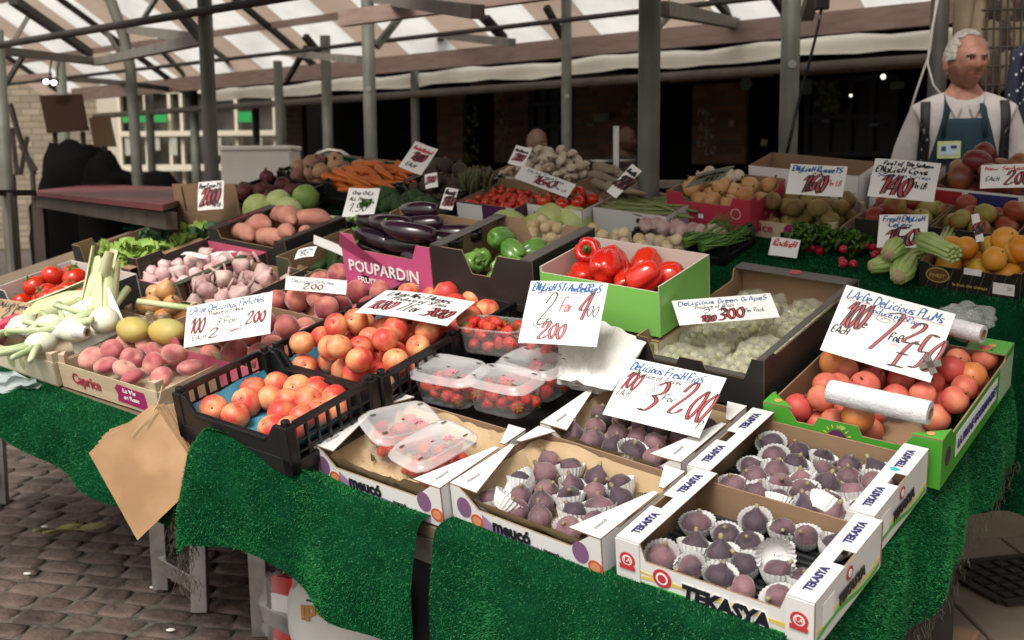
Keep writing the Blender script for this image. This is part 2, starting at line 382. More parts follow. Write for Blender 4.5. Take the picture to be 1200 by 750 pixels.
for i, (x0, y0, x1, y1, t0, t1, w_, m_2, lb) in enumerate([
    (-10, 58, 112, 72, 8.2, 9.5, .06, greysteel, 'grey cross beam at the left edge below the pipe'),
    (112, 73, 238, 46, 9.5, 6.3, .06, greysteel, 'grey cross beam running to the post behind the two hundred sign'),
    (150, 34, 233, 45, 9.0, 6.4, .06, greysteel, 'grey beam joining the curved post to the next post'),
    (195, -5, 236, 45, 6.5, 6.3, .045, darksteel, 'dark diagonal brace running down to the post behind the two hundred sign'),
    (14, 52, 34, 18, 9, 9, .03, greysteel, 'short brace at the upper left corner'),
    (3, 105, 30, 60, 8.3, 8.8, .03, darksteel, 'dark brace at the left edge post'),
    (15, 0, 105, 62, 8, 10, .06, darksteel, 'long dark rafter at the upper left'),
    (120, 30, 140, 62, 9, 9.1, .03, greysteel, 'small curved brace left of the curved post'),
    (168, 22, 185, -5, 9, 8.5, .03, greysteel, 'brace right of the curved post'),
    (190, 60, 222, 94, 11, 14, .04, darksteel, 'dark brace between the far posts at left'),
    (246, 55, 285, 85, 11, 14, .04, darksteel, 'dark brace right of the post behind the two hundred sign'),
    (331, 62, 423, 70, 11, 7.3, .05, greysteel, 'grey cross beam left of the post behind the carrots'),
    (357, 42, 382, 72, 9.8, 10, .05, darksteel, 'dark brace meeting the post behind the chair'),
    (336, 95, 359, 55, 11, 10.5, .04, darksteel, 'dark brace on the post before the brick pier'),
    (441, 55, 475, 12, 7.2, 7.3, .04, steel, 'grey diagonal brace on the post behind the carrots'),
    (436, -3, 560, 14, 7.2, 4.9, .06, greysteel, 'grey cross beam at the top centre'),
    (489, 38, 600, 50, 11, 8.5, .06, greysteel, 'grey cross beam left of the post behind the mushrooms'),
    (460, 38, 482, 70, 10.8, 11, .035, darksteel, 'thin brace left of the thin middle post'),
    (492, 74, 512, 48, 11, 10.8, .035, greysteel, 'thin brace right of the thin middle post'),
    (640, 8, 660, 44, 8.8, 9, .045, darksteel, 'dark brace on the post behind the mushrooms'),
    (570, 20, 592, 44, 9, 9.2, .04, darksteel, 'dark rafter tie above the mushrooms sign'),
    (776, 10, 865, 28, 5.5, 8.6, .07, greysteel, 'grey cross beam right of the thick post'),
    (835, -5, 862, 26, 8, 8.6, .05, darksteel, 'dark brace above the end of the right cross beam'),
    (770, 34, 784, 18, 8.0, 8.1, .035, greysteel, 'small brace behind the thick post'),
    (945, 20, 952, -6, 4.9, 4.8, .05, greysteel, 'short brace at the top of the post beside the russets'),
    (-20, 95, 60, 88, 12, 12, .05, pinkwood, 'pinkish beam end at the far left'),
    (80, 92, 150, 98, 12, 14, .06, greysteel, 'far grey beam above the brown sign board'),
    (150, 98, 225, 108, 12, 14, .05, darksteel, 'far dark beam above the green sign')]):
    beam('brace', lb, at(x0, y0, t0), at(x1, y1, t1), w_, m=m_2, cat='brace', group=G2)
def sheetmat(name, c, k):
    m = bpy.data.materials.new(name); m.use_nodes = True; n = m.node_tree.nodes; l = m.node_tree.links
    tr = n.new('ShaderNodeBsdfTranslucent'); mx = n.new('ShaderNodeMixShader'); no = n.new('ShaderNodeTexNoise'); tc = n.new('ShaderNodeTexCoord'); rp = n.new('ShaderNodeValToRGB')
    no.inputs['Scale'].default_value = 2.2; no.inputs['Detail'].default_value = 5; l.new(tc.outputs['Object'], no.inputs['Vector']); l.new(no.outputs['Fac'], rp.inputs[0])
    rp.color_ramp.elements[0].position = .3; rp.color_ramp.elements[1].position = .6
    rp.color_ramp.elements[0].color = (*[x * .8 for x in c], 1); rp.color_ramp.elements[1].color = (*c, 1)
    l.new(rp.outputs[0], tr.inputs[0]); n['Principled BSDF'].inputs['Base Color'].default_value = (*c, 1); n['Principled BSDF'].inputs['Roughness'].default_value = .6
    mx.inputs[0].default_value = k; l.new(n['Principled BSDF'].outputs[0], mx.inputs[1]); l.new(tr.outputs[0], mx.inputs[2]); l.new(mx.outputs[0], n['Material Output'].inputs[0]); return m
white_sheet = sheetmat('translucent_sheet', (.98, .97, .93), .96); tan_sheet = sheetmat('tan_sheet', (.58, .45, .36), .85)
roof = thing('market_roof', 'ridged market roof of alternating clear and tan corrugated sheets', 'roof', (0, 0, 0))
def slope(b0, z0, b1, z1):
    wm, tm = MB(), MB()
    a = -15.2; k = 0
    while a < 5:
        wd_ = .62 if k % 2 else .5; mb = wm if k % 2 else tm; nn = 12
        mb.grid(lambda u, v: S(a + u * wd_, b0 + (b1-b0) * v, z0 + (z1-z0) * v + .009 * math.cos(u * nn * math.pi)), nn, 2)
        a += wd_; k += 1
    wm.build('clear_sheeting', white_sheet, roof, True); tm.build('tan_sheeting', tan_sheet, roof, True)
slope(3.9, 4.62, 7.65, 2.33)
pl = MB()
for bb, zz in ((4.9, 3.94), (6.1, 3.2), (6.95, 2.68)): pl.bar(S(-15, bb, zz), S(5, bb, zz), .045, .06)
pl.build('purlin', pinkwood, roof)
for k in range(8):
    rf = MB(); a = -14.4 + k * 2.6
    rf.bar(S(a, 7.65, 2.22), S(a, 3.9, 4.5), .05); rf.build('rafter', darksteel, roof)
tarp = mat('white_tarpaulin', (.72, .69, .63), .5, (.5, .46, .4), 3, bump=.6, bscale=9)
c = MB(); pts = [S(-11.4 + i * .25, 7.82 + .012 * math.sin(i * 1.3), 2.155 + .012 * math.sin(i * .9)) for i in range(67)]
c.tube(pts, [.062 + .01 * math.sin(i * 2.1) for i in range(67)], n=14)
tag(c.build('rolled_awning', sheetmat('translucent_tarpaulin', (.9, .87, .8), .75), None, True), 'rolled white tarpaulin awning slung along the far eave', 'awning')
beam('gutter', 'dirty grey brown gutter pipe below the rolled white awning', S(-14, 7.72, 2.01), S(5, 7.72, 2.01), .07, m=mat('gutter_grey', (.1, .085, .07), .6, (.15, .13, .1), 6), tube=True, cat='gutter', group='gutter at the eave')

aw = thing('shade_canopy', 'unseen brown canvas canopy added to shade the rear half of the stall', 'canopy', (0, 0, 0)); canvas_b = mat('shade_canvas', (.16, .12, .09), .8)  # out-of-view canopy, added to darken the rear of the display
for (b0, z0, b1, z1) in ((1.55, 2.5, 3.0, 3.1), (3.0, 3.1, 3.75, 2.85)):
    c = MB(); c.grid(lambda u, v: S(-5.9 + 9.5 * u, b0 + (b1-b0) * v, z0 + (z1-z0) * v + .01 * math.sin(u * 90)), 60, 6); o = c.build('canvas', canvas_b, aw); o.modifiers.new('s', 'SOLIDIFY').thickness = .006
for a_ in (-5.7, -2.42, .6, 2.9):
    c = MB(); c.bar(S(a_, 1.55, 2.46), S(a_, 3.75, 2.8), .05); c.build('crossbar', greysteel, aw)
# ------------------------------------------------------------------ buildings beyond
blk = mat('shaded_shop_wall', (.0035, .0033, .0032), .95, (.006, .0055, .005), 3, spec=.05)  # near-black: the deep shade of the shop is put into this colour
def brickmat(name, a, b, c_, sc_=1):
    m = mat(name, a, .85); n = m.node_tree.nodes; l = m.node_tree.links; br = n.new('ShaderNodeTexBrick'); tc = n.new('ShaderNodeTexCoord'); mp = n.new('ShaderNodeMapping')
    mp.inputs['Rotation'].default_value = (math.pi/2, 0, 0); l.new(tc.outputs['Object'], mp.inputs[0]); l.new(mp.outputs[0], br.inputs[0])
    br.inputs['Color1'].default_value = (*a, 1); br.inputs['Color2'].default_value = (*b, 1); br.inputs['Mortar'].default_value = (*c_, 1); br.inputs['Scale'].default_value = sc_
    br.inputs['Brick Width'].default_value = .24; br.inputs['Row Height'].default_value = .08; br.inputs['Mortar Size'].default_value = .008
    l.new(br.outputs[0], n['Principled BSDF'].inputs['Base Color']); return m
brick = brickmat('brick', (.2, .085, .05), (.1, .048, .035), (.09, .08, .07))
stone = brickmat('stone_blocks', (.3, .24, .17), (.2, .16, .12), (.13, .11, .08), .75)
BM = Matrix.Rotation(Wd, 4, 'Z')
B0 = 11.6
shop = thing('shop_front', 'unlit dark shop building with brick panels behind the stall', 'building', BM)
def loc(x, y, b=B0): return BM.inverted() @ SB(x, y, b)
def panel(name, x0, y0, x1, y1, m, b=B0, t=.06, parent=shop, proud=.0):
    A = loc(x0, y0, b); B = loc(x1, y0, b); z0 = loc((x0+x1)/2, y1, b).z; z1 = loc((x0+x1)/2, y0, b).z
    c = MB(); c.box(A.x, B.x, b - t - proud, b - proud, z0, z1); return c.build(name, m, parent)
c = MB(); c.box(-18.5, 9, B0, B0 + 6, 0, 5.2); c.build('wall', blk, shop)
c = MB(); c.box(-14, 9, B0 - 3.45, B0 - .06, 2.42, 2.5); c.build('canopy', blk, shop)  # overhang added to cut the sky light on the shop wall
panel('brick_panel', 582, 96, 622, 190, brick); panel('brick_panel', 815, 98, 878, 192, brick); panel('brick_panel', 676, 95, 748, 190, brick); panel('brick_panel', 515, 98, 545, 190, brick)
panel('fascia', 788, 84, 908, 93, mat('tan_fascia', (.22, .14, .09), .7), b=B0 - .5); panel('fascia', 675, 88, 735, 92, mat('pale_fascia', (.14, .13, .11), .7), b=B0 - .5)
panel('fascia', 555, 97, 578, 107, mat('brown_fascia', (.16, .08, .05), .7), b=B0 - .5)
panel('fascia', 935, 78, 1090, 84, mat('tan_fascia', (.22, .14, .09), .7), b=B0 - .5)
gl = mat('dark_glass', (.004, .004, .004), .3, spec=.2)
fr = mat('window_frame_grey', (.05, .05, .048), .7, spec=.1)
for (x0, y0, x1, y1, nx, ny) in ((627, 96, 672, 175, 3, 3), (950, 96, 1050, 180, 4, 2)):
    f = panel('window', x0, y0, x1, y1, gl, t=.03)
    A = loc(x0, y0); B = loc(x1, y1); c = MB()
    for i in range(nx + 1): xx = A.x + (B.x - A.x) * i / nx; c.box(xx - .025, xx + .025, B0 - .075, B0 - .035, B.z, A.z)
    for i in range(ny + 1): zz = A.z + (B.z - A.z) * i / ny; c.box(A.x, B.x, B0 - .085, B0 - .04, zz - .025, zz + .025)
    c.build('frame', fr, f)
chalk = mat('chalk_white', (.3, .3, .29), .8)
c = MB()
for i in range(6):
    q = loc(822 + (i % 2) * 9, 130 + i * 9); write(c, random.Random(i).choice(['AZ', 'EV', 'LO', 'Ho']), q.x, q.z - .05, .09, .14, .012, 0, lambda x, y: 0)
c.v = [(x, B0 - .0745 - z, y) for x, y, z in c.v]; c.build('chalk_lettering', chalk, shop)
for (x, y, rr, cc) in ((1035, 90, .022, (1, .93, .75)), (997, 112, .012, (1, .95, .8))):
    q = SB(x, y, B0 - 1.2); lm = bpy.data.materials.new('lamp_glow'); lm.use_nodes = True
    lm.node_tree.nodes['Principled BSDF'].inputs['Emission Color'].default_value = (*cc, 1); lm.node_tree.nodes['Principled BSDF'].inputs['Emission Strength'].default_value = 1.6
    root = thing('hanging_lamp', 'lit round lamp glowing in the dark shop, ' + ('the larger upper one' if y < 100 else 'the smaller lower one'), 'lamp', q, 'lit lamps in the dark shop')
    c = MB(); c.ball(lambda d: d * rr, 12, 8); c.build('bulb', lm, root, True)
    c = MB(); c.tube([(0, 0, rr), (0, 0, 2.7 - q.z)], .004, n=5); c.build('cord', darksteel, root)
for (x, y, s_, cc, lb) in ((874, 98, .07, (.16, .2, .15), 'round pale bracket sign by the brick panel'), (857, 145, .035, (.4, .22, .16), 'small pinkish round plate on the dark door'), (895, 167, .05, (.3, .29, .2), 'small pale square plate right of the brick panel')):
    q = SB(x, y, B0 - .12); c = MB(); c.tube([q, q + S(0, .02, 0)], s_, n=16 if s_ != .05 else 4); tag(c.build('wall_plate', mat('plate' + str(x), cc, .6)), lb, 'sign plate')
for i, (x, y, w_, h_) in enumerate(((945, 102, 14, 16), (1052, 100, 16, 7), (968, 102, 14, 5), (1026, 146, 10, 2), (968, 142, 8, 2), (705, 138, 18, 9), (692, 146, 8, 4))):
    A = SB(x - w_/2, y - h_/2, B0 - .15); B_ = SB(x + w_/2, y + h_/2, B0 - .15); a0 = BM.inverted() @ A; b0 = BM.inverted() @ B_
    c = MB(); c.box(a0.x, b0.x, B0 - .17, B0 - .15, b0.z, a0.z); c.build('notice', mat('notice_grey', (.16, .165, .15), .7), shop)
ivy = mat('ivy_leaf', (.06, .09, .03), .7, (.16, .16, .06), 12)
for k, (x0, x1, y0, y1, n_, lb) in enumerate(((580, 600, 100, 190, 130, 'thin dark climbing plant left of the brick panel behind the mushrooms'), (735, 748, 95, 180, 130, 'dark climbing plant just left of the thick post'), (540, 560, 120, 190, 80, 'dark climbing plant hanging behind the asparagus'), (955, 985, 95, 130, 90, 'trailing plant hanging in the dark shop window right of the russets post'))):
    c = MB(); r = random.Random(k)
    for i in range(n_):
        q = SB(r.uniform(x0, x1), r.uniform(y0, y1), B0 - .15 - r.uniform(0, .2)); e = Euler((r.uniform(0, 3), r.uniform(0, 3), r.uniform(0, 3))).to_matrix().to_4x4(); e.translation = q
        c.add([(-.04, 0, 0), (0, -.025, .01), (.04, 0, 0), (0, .025, .01)], [(0, 1, 2, 3)], 0, e)
    tag(c.build('climbing_plant', ivy), lb, 'plant')
# the stone building and the one with green signs, far left
cream = mat('cream_frame', (.6, .54, .43), .6); 
def abox(name, x0, y0, x1, y1, t, dep, m, parent, zbot=None):
    A = at(x0, y0, t); B_ = at(x1, y1, t); c = MB(); c.box(A.x, B_.x, A.y, A.y + dep, zbot if zbot is not None else B_.z, A.z); return c.build(name, m, parent)
st = thing('stone_building', 'pale honey stone building at the far left', 'building', (0, 0, 0))
A = at(-60, 40, 19); B_ = at(114, 40, 19); c = MB(); c.box(A.x, B_.x, A.y, A.y + 5, 0, 4.2); c.build('wall', stone, st)
bk = thing('glazed_building', 'cream framed glazed shop with green signs beyond the white board', 'building', (0, 0, 0))
A = at(112, 60, 18); B_ = at(352, 60, 18); c = MB(); c.box(A.x, B_.x, A.y + .1, A.y + 5, 0, 4.5); c.build('wall', mat('shop_interior', (.05, .045, .04), .5, (.1, .09, .07), 2), bk)
abox('fascia', 112, 82, 352, 104, 18, .1, mat('pale_stone', (.45, .4, .33), .7), bk)
abox('fascia', 112, 104, 140, 200, 18, .08, mat('pale_stone', (.45, .4, .33), .7), bk)
c = MB()
for x in (139, 170, 198, 212, 240, 276, 321): A = at(x, 105, 17.95); c.box(A.x - .024, A.x + .024, A.y - .05, A.y + .09, 0, A.z)
for y in (107, 157): A = at(139, y, 17.9); B_ = at(325, y, 17.9); c.box(A.x, B_.x, A.y, A.y + .1, A.z - .04, A.z + .04)
A = at(139, 197, 17.9); B_ = at(325, 197, 17.9); c.box(A.x, B_.x, A.y, A.y + .1, A.z - .05, A.z + .05)
c.build('frame', cream, bk)
gs = mat('green_sign', (.02, .3, .08), .5)
for (x0, x1) in ((143, 195), (279, 300)):
    f = abox('shop_sign', x0, 131, x1, 143, 17.8, .05, gs, bk)
for x in (150, 183, 203, 255, 303):
    abox('poster', x - 4, 160, x + 4, 182 if x != 183 else 176, 17.93, .02, mat('poster_grey', (.35, .36, .3), .6), bk)
pr = thing('brick_pier', 'brown brick pier beside the glazed shop', 'pier', (0, 0, 0)); A = at(334, 118, 16); B_ = at(353, 118, 16); c = MB(); c.box(A.x, B_.x, A.y, A.y + .4, 0, 3.0)
c.build('brickwork', brickmat('brick_far', (.2, .12, .09), (.15, .1, .08), (.2, .17, .14)), pr)

# ------------------------------------------------------------------ other stalls at the left
redtop = mat('red_table_paint', (.13, .028, .03), .5, (.1, .022, .025), 3, spec=.25)
woodold = mat('old_timber', (.07, .05, .036), .8, (.045, .033, .026), 6)
ta = thing('trestle_table', 'bare wooden trading table with a red painted top', 'table', Matrix.Identity(4))
P0, P1, P2, P3 = at(30, 222, 6.0), at(215, 235, 4.9), at(262, 216, 6.2), at(95, 216, 7.4)
zt = 1.2; 
def flat(p, q=None): return Vector((p.x, p.y, zt))
Pn = [gnd(32, 224, zt), gnd(190, 240, zt), gnd(262, 221, zt), gnd(110, 216, zt)]
c = MB(); c.add([flat(p) for p in Pn] + [flat(p) - Vector((0, 0, .022)) for p in Pn], [(0, 1, 2, 3), (7, 6, 5, 4), (0, 4, 5, 1), (1, 5, 6, 2), (2, 6, 7, 3), (3, 7, 4, 0)]); c.build('table_top', redtop, ta)
c = MB(); d1 = (Pn[1] - Pn[0]); 
c.bar(Pn[0] + d1 * .06 + Vector((0, .1, -.06)), Pn[1] + Vector((0, .1, -.06)), .04, .06); c.build('apron', woodold, ta)
for p in Pn:
    c = MB(); ctr = sum(Pn, Vector()) / 4; q = p + (ctr - p) * .12; c.bar((q.x, q.y, 0), (q.x, q.y, zt - .04), .06); c.build('leg', woodold, ta)
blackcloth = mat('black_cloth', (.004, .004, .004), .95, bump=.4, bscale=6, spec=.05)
def lumpy(name, label, cat, pos, sx, sy, sz, m, seed, nu=20, nv=14, k=.12):
    c = MB(); r = random.Random(seed); ph = [r.uniform(0, 6) for _ in range(6)]
    def fn(d):
        s_ = 1 + k * (math.sin(d.x * 4 + ph[0]) * math.sin(d.z * 5 + ph[1]) + .5 * math.sin(d.y * 9 + ph[2] + d.z * 6) + .3 * math.sin(d.x * 13 + ph[3]) * math.sin(d.z * 11 + ph[4]))
        q = Vector((abs(d.x) ** .75 * math.copysign(1, d.x), abs(d.y) ** .75 * math.copysign(1, d.y), abs(d.z) ** .8 * math.copysign(1, d.z)))
        return Vector(pos) + Vector((q.x * sx * s_, q.y * sy * s_, max(-pos[2], q.z * sz * s_)))
    c.ball(fn, nu, nv); return tag(c.build(name, m, None, True), label, cat)
q = at(92, 190, 9.5); lumpy('covered_goods', 'big heap of goods under black cloth behind the red table', 'covered goods', (q.x, q.y, .78), .36, .4, .78, blackcloth, 1)
q = at(125, 195, 9.2); lumpy('covered_goods', 'lower heap under black cloth, right of the tall one', 'covered goods', (q.x, q.y, .7), .2, .3, .7, blackcloth, 2)
q = at(185, 210, 10.5); lumpy('covered_goods', 'low dark goods left of the white board', 'covered goods', (q.x, q.y, .6), .3, .3, .62, blackcloth, 3)
q = at(275, 168, 10.5); lumpy('bag', 'pointed dark bag standing behind the white board', 'bag', (q.x, q.y, .75), .12, .12, .78, blackcloth, 4)
brown = mat('brown_board', (.02, .01, .006), .8, spec=.05)
def boardobj(name, label, cat, pts, t, th, m, lab2=None):
    Q = [at(x, y, t + dt) for x, y, dt in pts]; c = MB(); nn = (Q[1] - Q[0]).cross(Q[3] - Q[0]).normalized() * th
    c.add(Q + [p + nn for p in Q], [(3, 2, 1, 0), (4, 5, 6, 7), (0, 1, 5, 4), (1, 2, 6, 5), (2, 3, 7, 6), (3, 0, 4, 7)]); return tag(c.build(name, m), label, cat)
bb = thing('display_board', 'dark brown tilted board on a stand behind the black covered goods', 'board', (0, 0, 0))
Q = [at(46, 112, 9.6), at(95, 110, 9.6), at(103, 153, 9.3), at(55, 156, 9.3)]; c = MB(); c.add(Q + [p + Vector((0, .03, 0)) for p in Q], [(3, 2, 1, 0), (4, 5, 6, 7), (0, 1, 5, 4), (1, 2, 6, 5), (2, 3, 7, 6), (3, 0, 4, 7)]); c.build('panel', brown, bb)
for x in (62, 95): c = MB(); a_ = at(x, 154, 9.35); c.bar((a_.x, a_.y + .04, 0), a_ + Vector((0, .04, 0)), .03); c.build('leg', darksteel, bb)
bb = thing('display_board', 'smaller tan edged dark board leaning right of the tilted board', 'board', (0, 0, 0))
Q = [at(104, 138, 9.3), at(128, 135, 9.3), at(136, 172, 9.2), at(110, 172, 9.2)]; c = MB(); c.add(Q + [p + Vector((0, .02, 0)) for p in Q], [(3, 2, 1, 0), (4, 5, 6, 7), (0, 1, 5, 4), (1, 2, 6, 5), (2, 3, 7, 6), (3, 0, 4, 7)]); c.build('panel', mat('tan_board', (.05, .03, .018), .8, spec=.05), bb)
a_ = at(122, 170, 9.25); c = MB(); c.bar((a_.x, a_.y, 0), a_, .04); c.build('leg', darksteel, bb)
for (x, y, lb) in ((54, 96, 'left spotlight clipped above the brown board'), (63, 97, 'right spotlight clipped above the brown board')):
    q = at(x, y, 9.4); root = thing('spotlight', lb, 'spotlight', q, 'clip spotlights at the far left'); lm = MT.get('spot_glow')
    if not lm:
        lm = mat('spot_glow', (1, 1, 1)); lm.node_tree.nodes['Principled BSDF'].inputs['Emission Color'].default_value = (1, 1, .97, 1); lm.node_tree.nodes['Principled BSDF'].inputs['Emission Strength'].default_value = 4
    c = MB(); c.ball(lambda d: Vector((d.x * .024, d.y * .012, d.z * .02)), 12, 8); c.build('bulb', lm, root, True)
    c = MB(); c.tube([(0, .01, 0), (0, .09, .03)], [.032, .015], n=12); c.build('housing', darksteel, root, True)
    c = MB(); c.tube([(0, .08, .03), (.0, .1, .12), (.02, .1, .2)], .008, n=6); c.build('arm', darksteel, root)
st = thing('display_stand', 'black folding wire stand at the far left', 'stand', (0, 0, 0))
for (x0, y0, x1, y1) in ((12, 122, 22, 158), (22, 158, 40, 205), (32, 160, 24, 205), (24, 170, 42, 200), (14, 150, 20, 205)):
    c = MB(); c.bar(at(x0, y0, 8.8), at(x1, y1, 8.8), .03); c.build('strut', darksteel, st)
for x in (15, 38):
    c = MB(); q = at(x, 204, 8.8); c.bar(q, (q.x, q.y, 0), .03); c.build('leg', darksteel, st)
rail = thing('low_rail', 'dark rail and shelf at the left edge below the red table', 'rail', (0, 0, 0))
c = MB(); c.bar(at(-10, 226, 5.6), at(40, 226, 5.9), .03); c.build('top_rail', darksteel, rail)
for x in (9,): c = MB(); q = at(x, 226, 5.7); c.tube([(q.x, q.y, 0), q], .022, n=8); c.build('leg', greysteel, rail)
crem = mat('white_board', (.8, .76, .7), .6, (.72, .68, .62), 4)
bx = thing('white_box', 'big off-white polystyrene box behind the beetroot', 'box', (0, 0, 0))
A = at(258, 177, 6.9); B_ = at(340, 216, 6.9); c = MB(); c.box(A.x, B_.x, A.y, A.y + .35, B_.z, A.z); c.build('body', crem, bx, False, .008)
c = MB(); c.box(A.x - .008, B_.x + .008, A.y - .008, A.y + .358, A.z + .001, A.z + .03); c.build('lid', crem, bx, False, .008)
tb = thing('back_table', 'low dark table standing behind the far produce', 'table', (0, 0, 0)); c = MB(); c.box(A.x - .1, B_.x + 2.6, A.y - .05, A.y + .6, B_.z - .04, B_.z - .002); c.build('table_top', woodold, tb)
for x in (A.x, B_.x + 2.4):
    for y in (A.y, A.y + .5): c = MB(); c.box(x, x + .05, y, y + .05, 0, B_.z - .04); c.build('leg', woodold, tb)
ch = thing('metal_chair', 'grey metal framed chair back behind the swedes and carrots', 'chair', (0, 0, 0)); t_ = 7.6
P = [at(368, 205, t_), at(368, 184, t_), at(373, 180, t_), at(385, 176, t_), at(400, 178, t_), at(406, 182, t_), at(410, 184, t_), at(411, 205, t_)]
c = MB(); c.tube(P, .014, n=8); c.build('backrest', mat('pale_metal', (.25, .23, .2), .4, metal=.5), ch, True)
z_ = P[0].z - .2; c = MB(); c.box(P[0].x, P[-1].x, P[0].y, P[0].y + .34, z_ - .03, z_); c.build('seat', darksteel, ch)
for x in (P[0].x, P[-1].x):
    for y in (P[0].y, P[0].y + .33): c = MB(); c.tube([(x, y, 0), (x, y, z_ + (.21 if y == P[0].y else -.01))], .013, n=6); c.build('leg', greysteel, ch)
# ------------------------------------------------------------------ the tables and their turf covers
alu = mat('aluminium', (.5, .49, .47), .35, (.33, .32, .3), 14, metal=.8, bump=.1, bscale=60)
ply = mat('plywood', (.2, .15, .1), .8, (.14, .1, .07), 5)
def board(name, label, poly, cat='table'):
    root = thing(name, label, cat, frame(0, 0, 0)); c = MB(); c.prism(poly, (0, 0, -.034), (1, 0, 0), (0, 1, 0), .028, 0, 0, 0); c.build('table_top', ply, root); return root
tabA = board('stall_table', 'long sloping stall table carrying the front rows of boxes', [(-2.95, .12), (-.74, .12), (-.74, .205), (.425, .205), (.425, 1.55), (-2.95, 1.55)])
c = MB(); c.box(-.9, .42, .2, .225, -.1, -.036); c.build('edge_rail', alu, tabA)
c = MB(); c.box(-2.9, -1.0, .125, .15, -.1, -.036); c.build('edge_rail', alu, tabA)
c = MB(); c.box(.4, .42, .23, 1.5, -.1, -.036); c.build('edge_rail', alu, tabA)
tabB = board('stall_table', 'rear left sloping table under the cabbages, carrots and mushrooms', [(-3.0, 1.56), (-.78, 1.56), (-.78, 2.6), (-3.0, 2.6)])
tabC = board('stall_table', 'rear right table under the russets, celery and citrus', [(-.77, 1.93), (1.6, 1.93), (1.6, 2.9), (-.77, 2.9)])
def down(p, z0=0, z1=None): return (Vector((p.x, p.y, z0)), p)
for T, pts in ((tabB, [(-2.9, 1.7), (-2.9, 2.5), (-.9, 2.5), (-1.9, 2.5)]), (tabC, [(-.7, 2.05), (-.7, 2.8), (.9, 2.05), (1.5, 2.8)])):
    for (u, v) in pts:
        p = W(u, v, -.04); c = MB(); c.box(p.x - .025, p.x + .025, p.y - .025, p.y + .025, 0, p.z); o = c.build('leg', ply, T); o.matrix_parent_inverse = T.matrix_world.inverted()
# trestles: feet read off the photograph's ground
def trestle(feet, tops, label):
    p0 = gnd(*feet[0]); root = thing('trestle', label, 'trestle', p0, 'aluminium trestles under the stall tables'); I = Matrix.Translation(-p0)
    P = [gnd(*f) for f in feet]; T = [p + Vector((.01 * (2*i-1), .0, (W(0,0,-.07) - p).dot(N) / N.z)) for i, p in enumerate(P)]
    for f, t in zip(P, T): c = MB(); c.bar(f - p0, t - p0, .036, .05); c.build('leg', alu, root, False, .003)
    for k in (.12, .9):
        A = P[0].lerp(T[0], k) - p0; B_ = P[1].lerp(T[1], k) - p0; c = MB(); c.bar(A, B_, .03, .05); c.build('crossbar', alu, root, False, .003)
trestle([(190, 690), (235, 716)], [(-1.2, .34), (-1.03, .3)], 'aluminium trestle under the front black crate of peaches, left of the other trestle')
trestle([(307, 744), (356, 770)], [(-.86, .3), (-.69, .27)], 'aluminium trestle under the green turf, right of the other trestle')
trestle([(-30, 600), (2, 590)], [(-2.2, .5), (-2.1, .3)], 'trestle leg showing below the turf at the left edge')
def hidden_trestle(feet_uv, label):
    T = [W(u, v, -.036) for u, v in feet_uv]; root = thing('trestle', label, 'trestle', (T[0].x, T[0].y, 0), 'aluminium trestles under the stall tables')
    for t in T: c = MB(); c.bar((t.x - T[0].x, t.y - T[0].y, 0), t - Vector((T[0].x, T[0].y, 0)), .036, .05); c.build('leg', alu, root)
hidden_trestle([(.3, .5), (.3, 1.4)], 'trestle beneath the fig boxes at the right'); hidden_trestle([(-2.8, 1.3), (-1.2, 1.3)], 'trestle beneath the back of the front table')
hidden_trestle([(-.2, .5), (-.2, 1.4)], 'trestle in the dark below the split in the turf')

def turfmat(name, a, b):
    m = mat(name, a, .55, b, 14, rand=.0, spec=.35); return m
turf_base = mat('turf_backing', (.004, .045, .018), 1, (.003, .03, .012), 20, spec=0)
turf_a = mat('turf_blade', (.012, .175, .042), .55, (.005, .075, .022), 5, spec=.2)
turf_b = mat('turf_blade_pale', (.06, .29, .09), .5, (.015, .17, .05), 9, spec=.3)
def turf(name, label, fn, nu, nv, dens=26000, blade=.0062, seed=0, group='green artificial turf covers', fray=()):
    """cloth fn(s,t) -> point, with plastic blades growing from it"""
    c = MB(); c.grid(fn, nu, nv, 0); P = np.array(c.v).reshape(nv + 1, nu + 1, 3)
    r = np.random.RandomState(seed); vs = []; fs = []; ms = []; o = len(c.v)
    A = P[:-1, :-1]; B = P[:-1, 1:]; D = P[1:, :-1]; cr = np.cross(B - A, D - A); area = np.linalg.norm(cr, axis=2)
    nrm = cr / (area[..., None] + 1e-9); nrm *= np.where(nrm @ np.array([-.25, -1., .8]) < 0, -1., 1.)[..., None]; cnt = r.poisson(area * dens * 3.6)
    for j in range(nv):
        for i in range(nu):
            k = cnt[j, i]
            if not k: continue
            s_ = r.rand(k, 1); t_ = r.rand(k, 1); Q = A[j, i] * (1-s_) * (1-t_) + B[j, i] * s_ * (1-t_) + D[j, i] * (1-s_) * t_ + P[j+1, i+1] * s_ * t_
            nn = nrm[j, i] + r.randn(k, 3) * .45 + np.array([0, 0, -.15]); nn /= np.linalg.norm(nn, axis=1)[:, None]
            sd_ = np.cross(nn, r.randn(k, 3)); sd_ /= np.linalg.norm(sd_, axis=1)[:, None]; L = blade * (.6 + .6 * r.rand(k, 1)); w_ = .00075
            tri = np.stack([Q - sd_ * w_, Q + sd_ * w_, Q + nn * L], 1).reshape(-1, 3); vs.append(tri); mm = (r.rand(k) < .22) + 1; ms.append(mm)
    if vs:
        V = np.concatenate(vs); n3 = len(V) // 3; c.v += [tuple(x) for x in V]
        for q in range(n3): c.f.append([o + 3*q, o + 3*q + 1, o + 3*q + 2])
        c.m += [int(x) for x in np.concatenate(ms)]
    o_ = c.build(name, [turf_base, turf_a, turf_b], None, False); tag(o_, label, 'turf cover', group); 
    return o_
def fringe(parent_pts, seed, label):
    pass
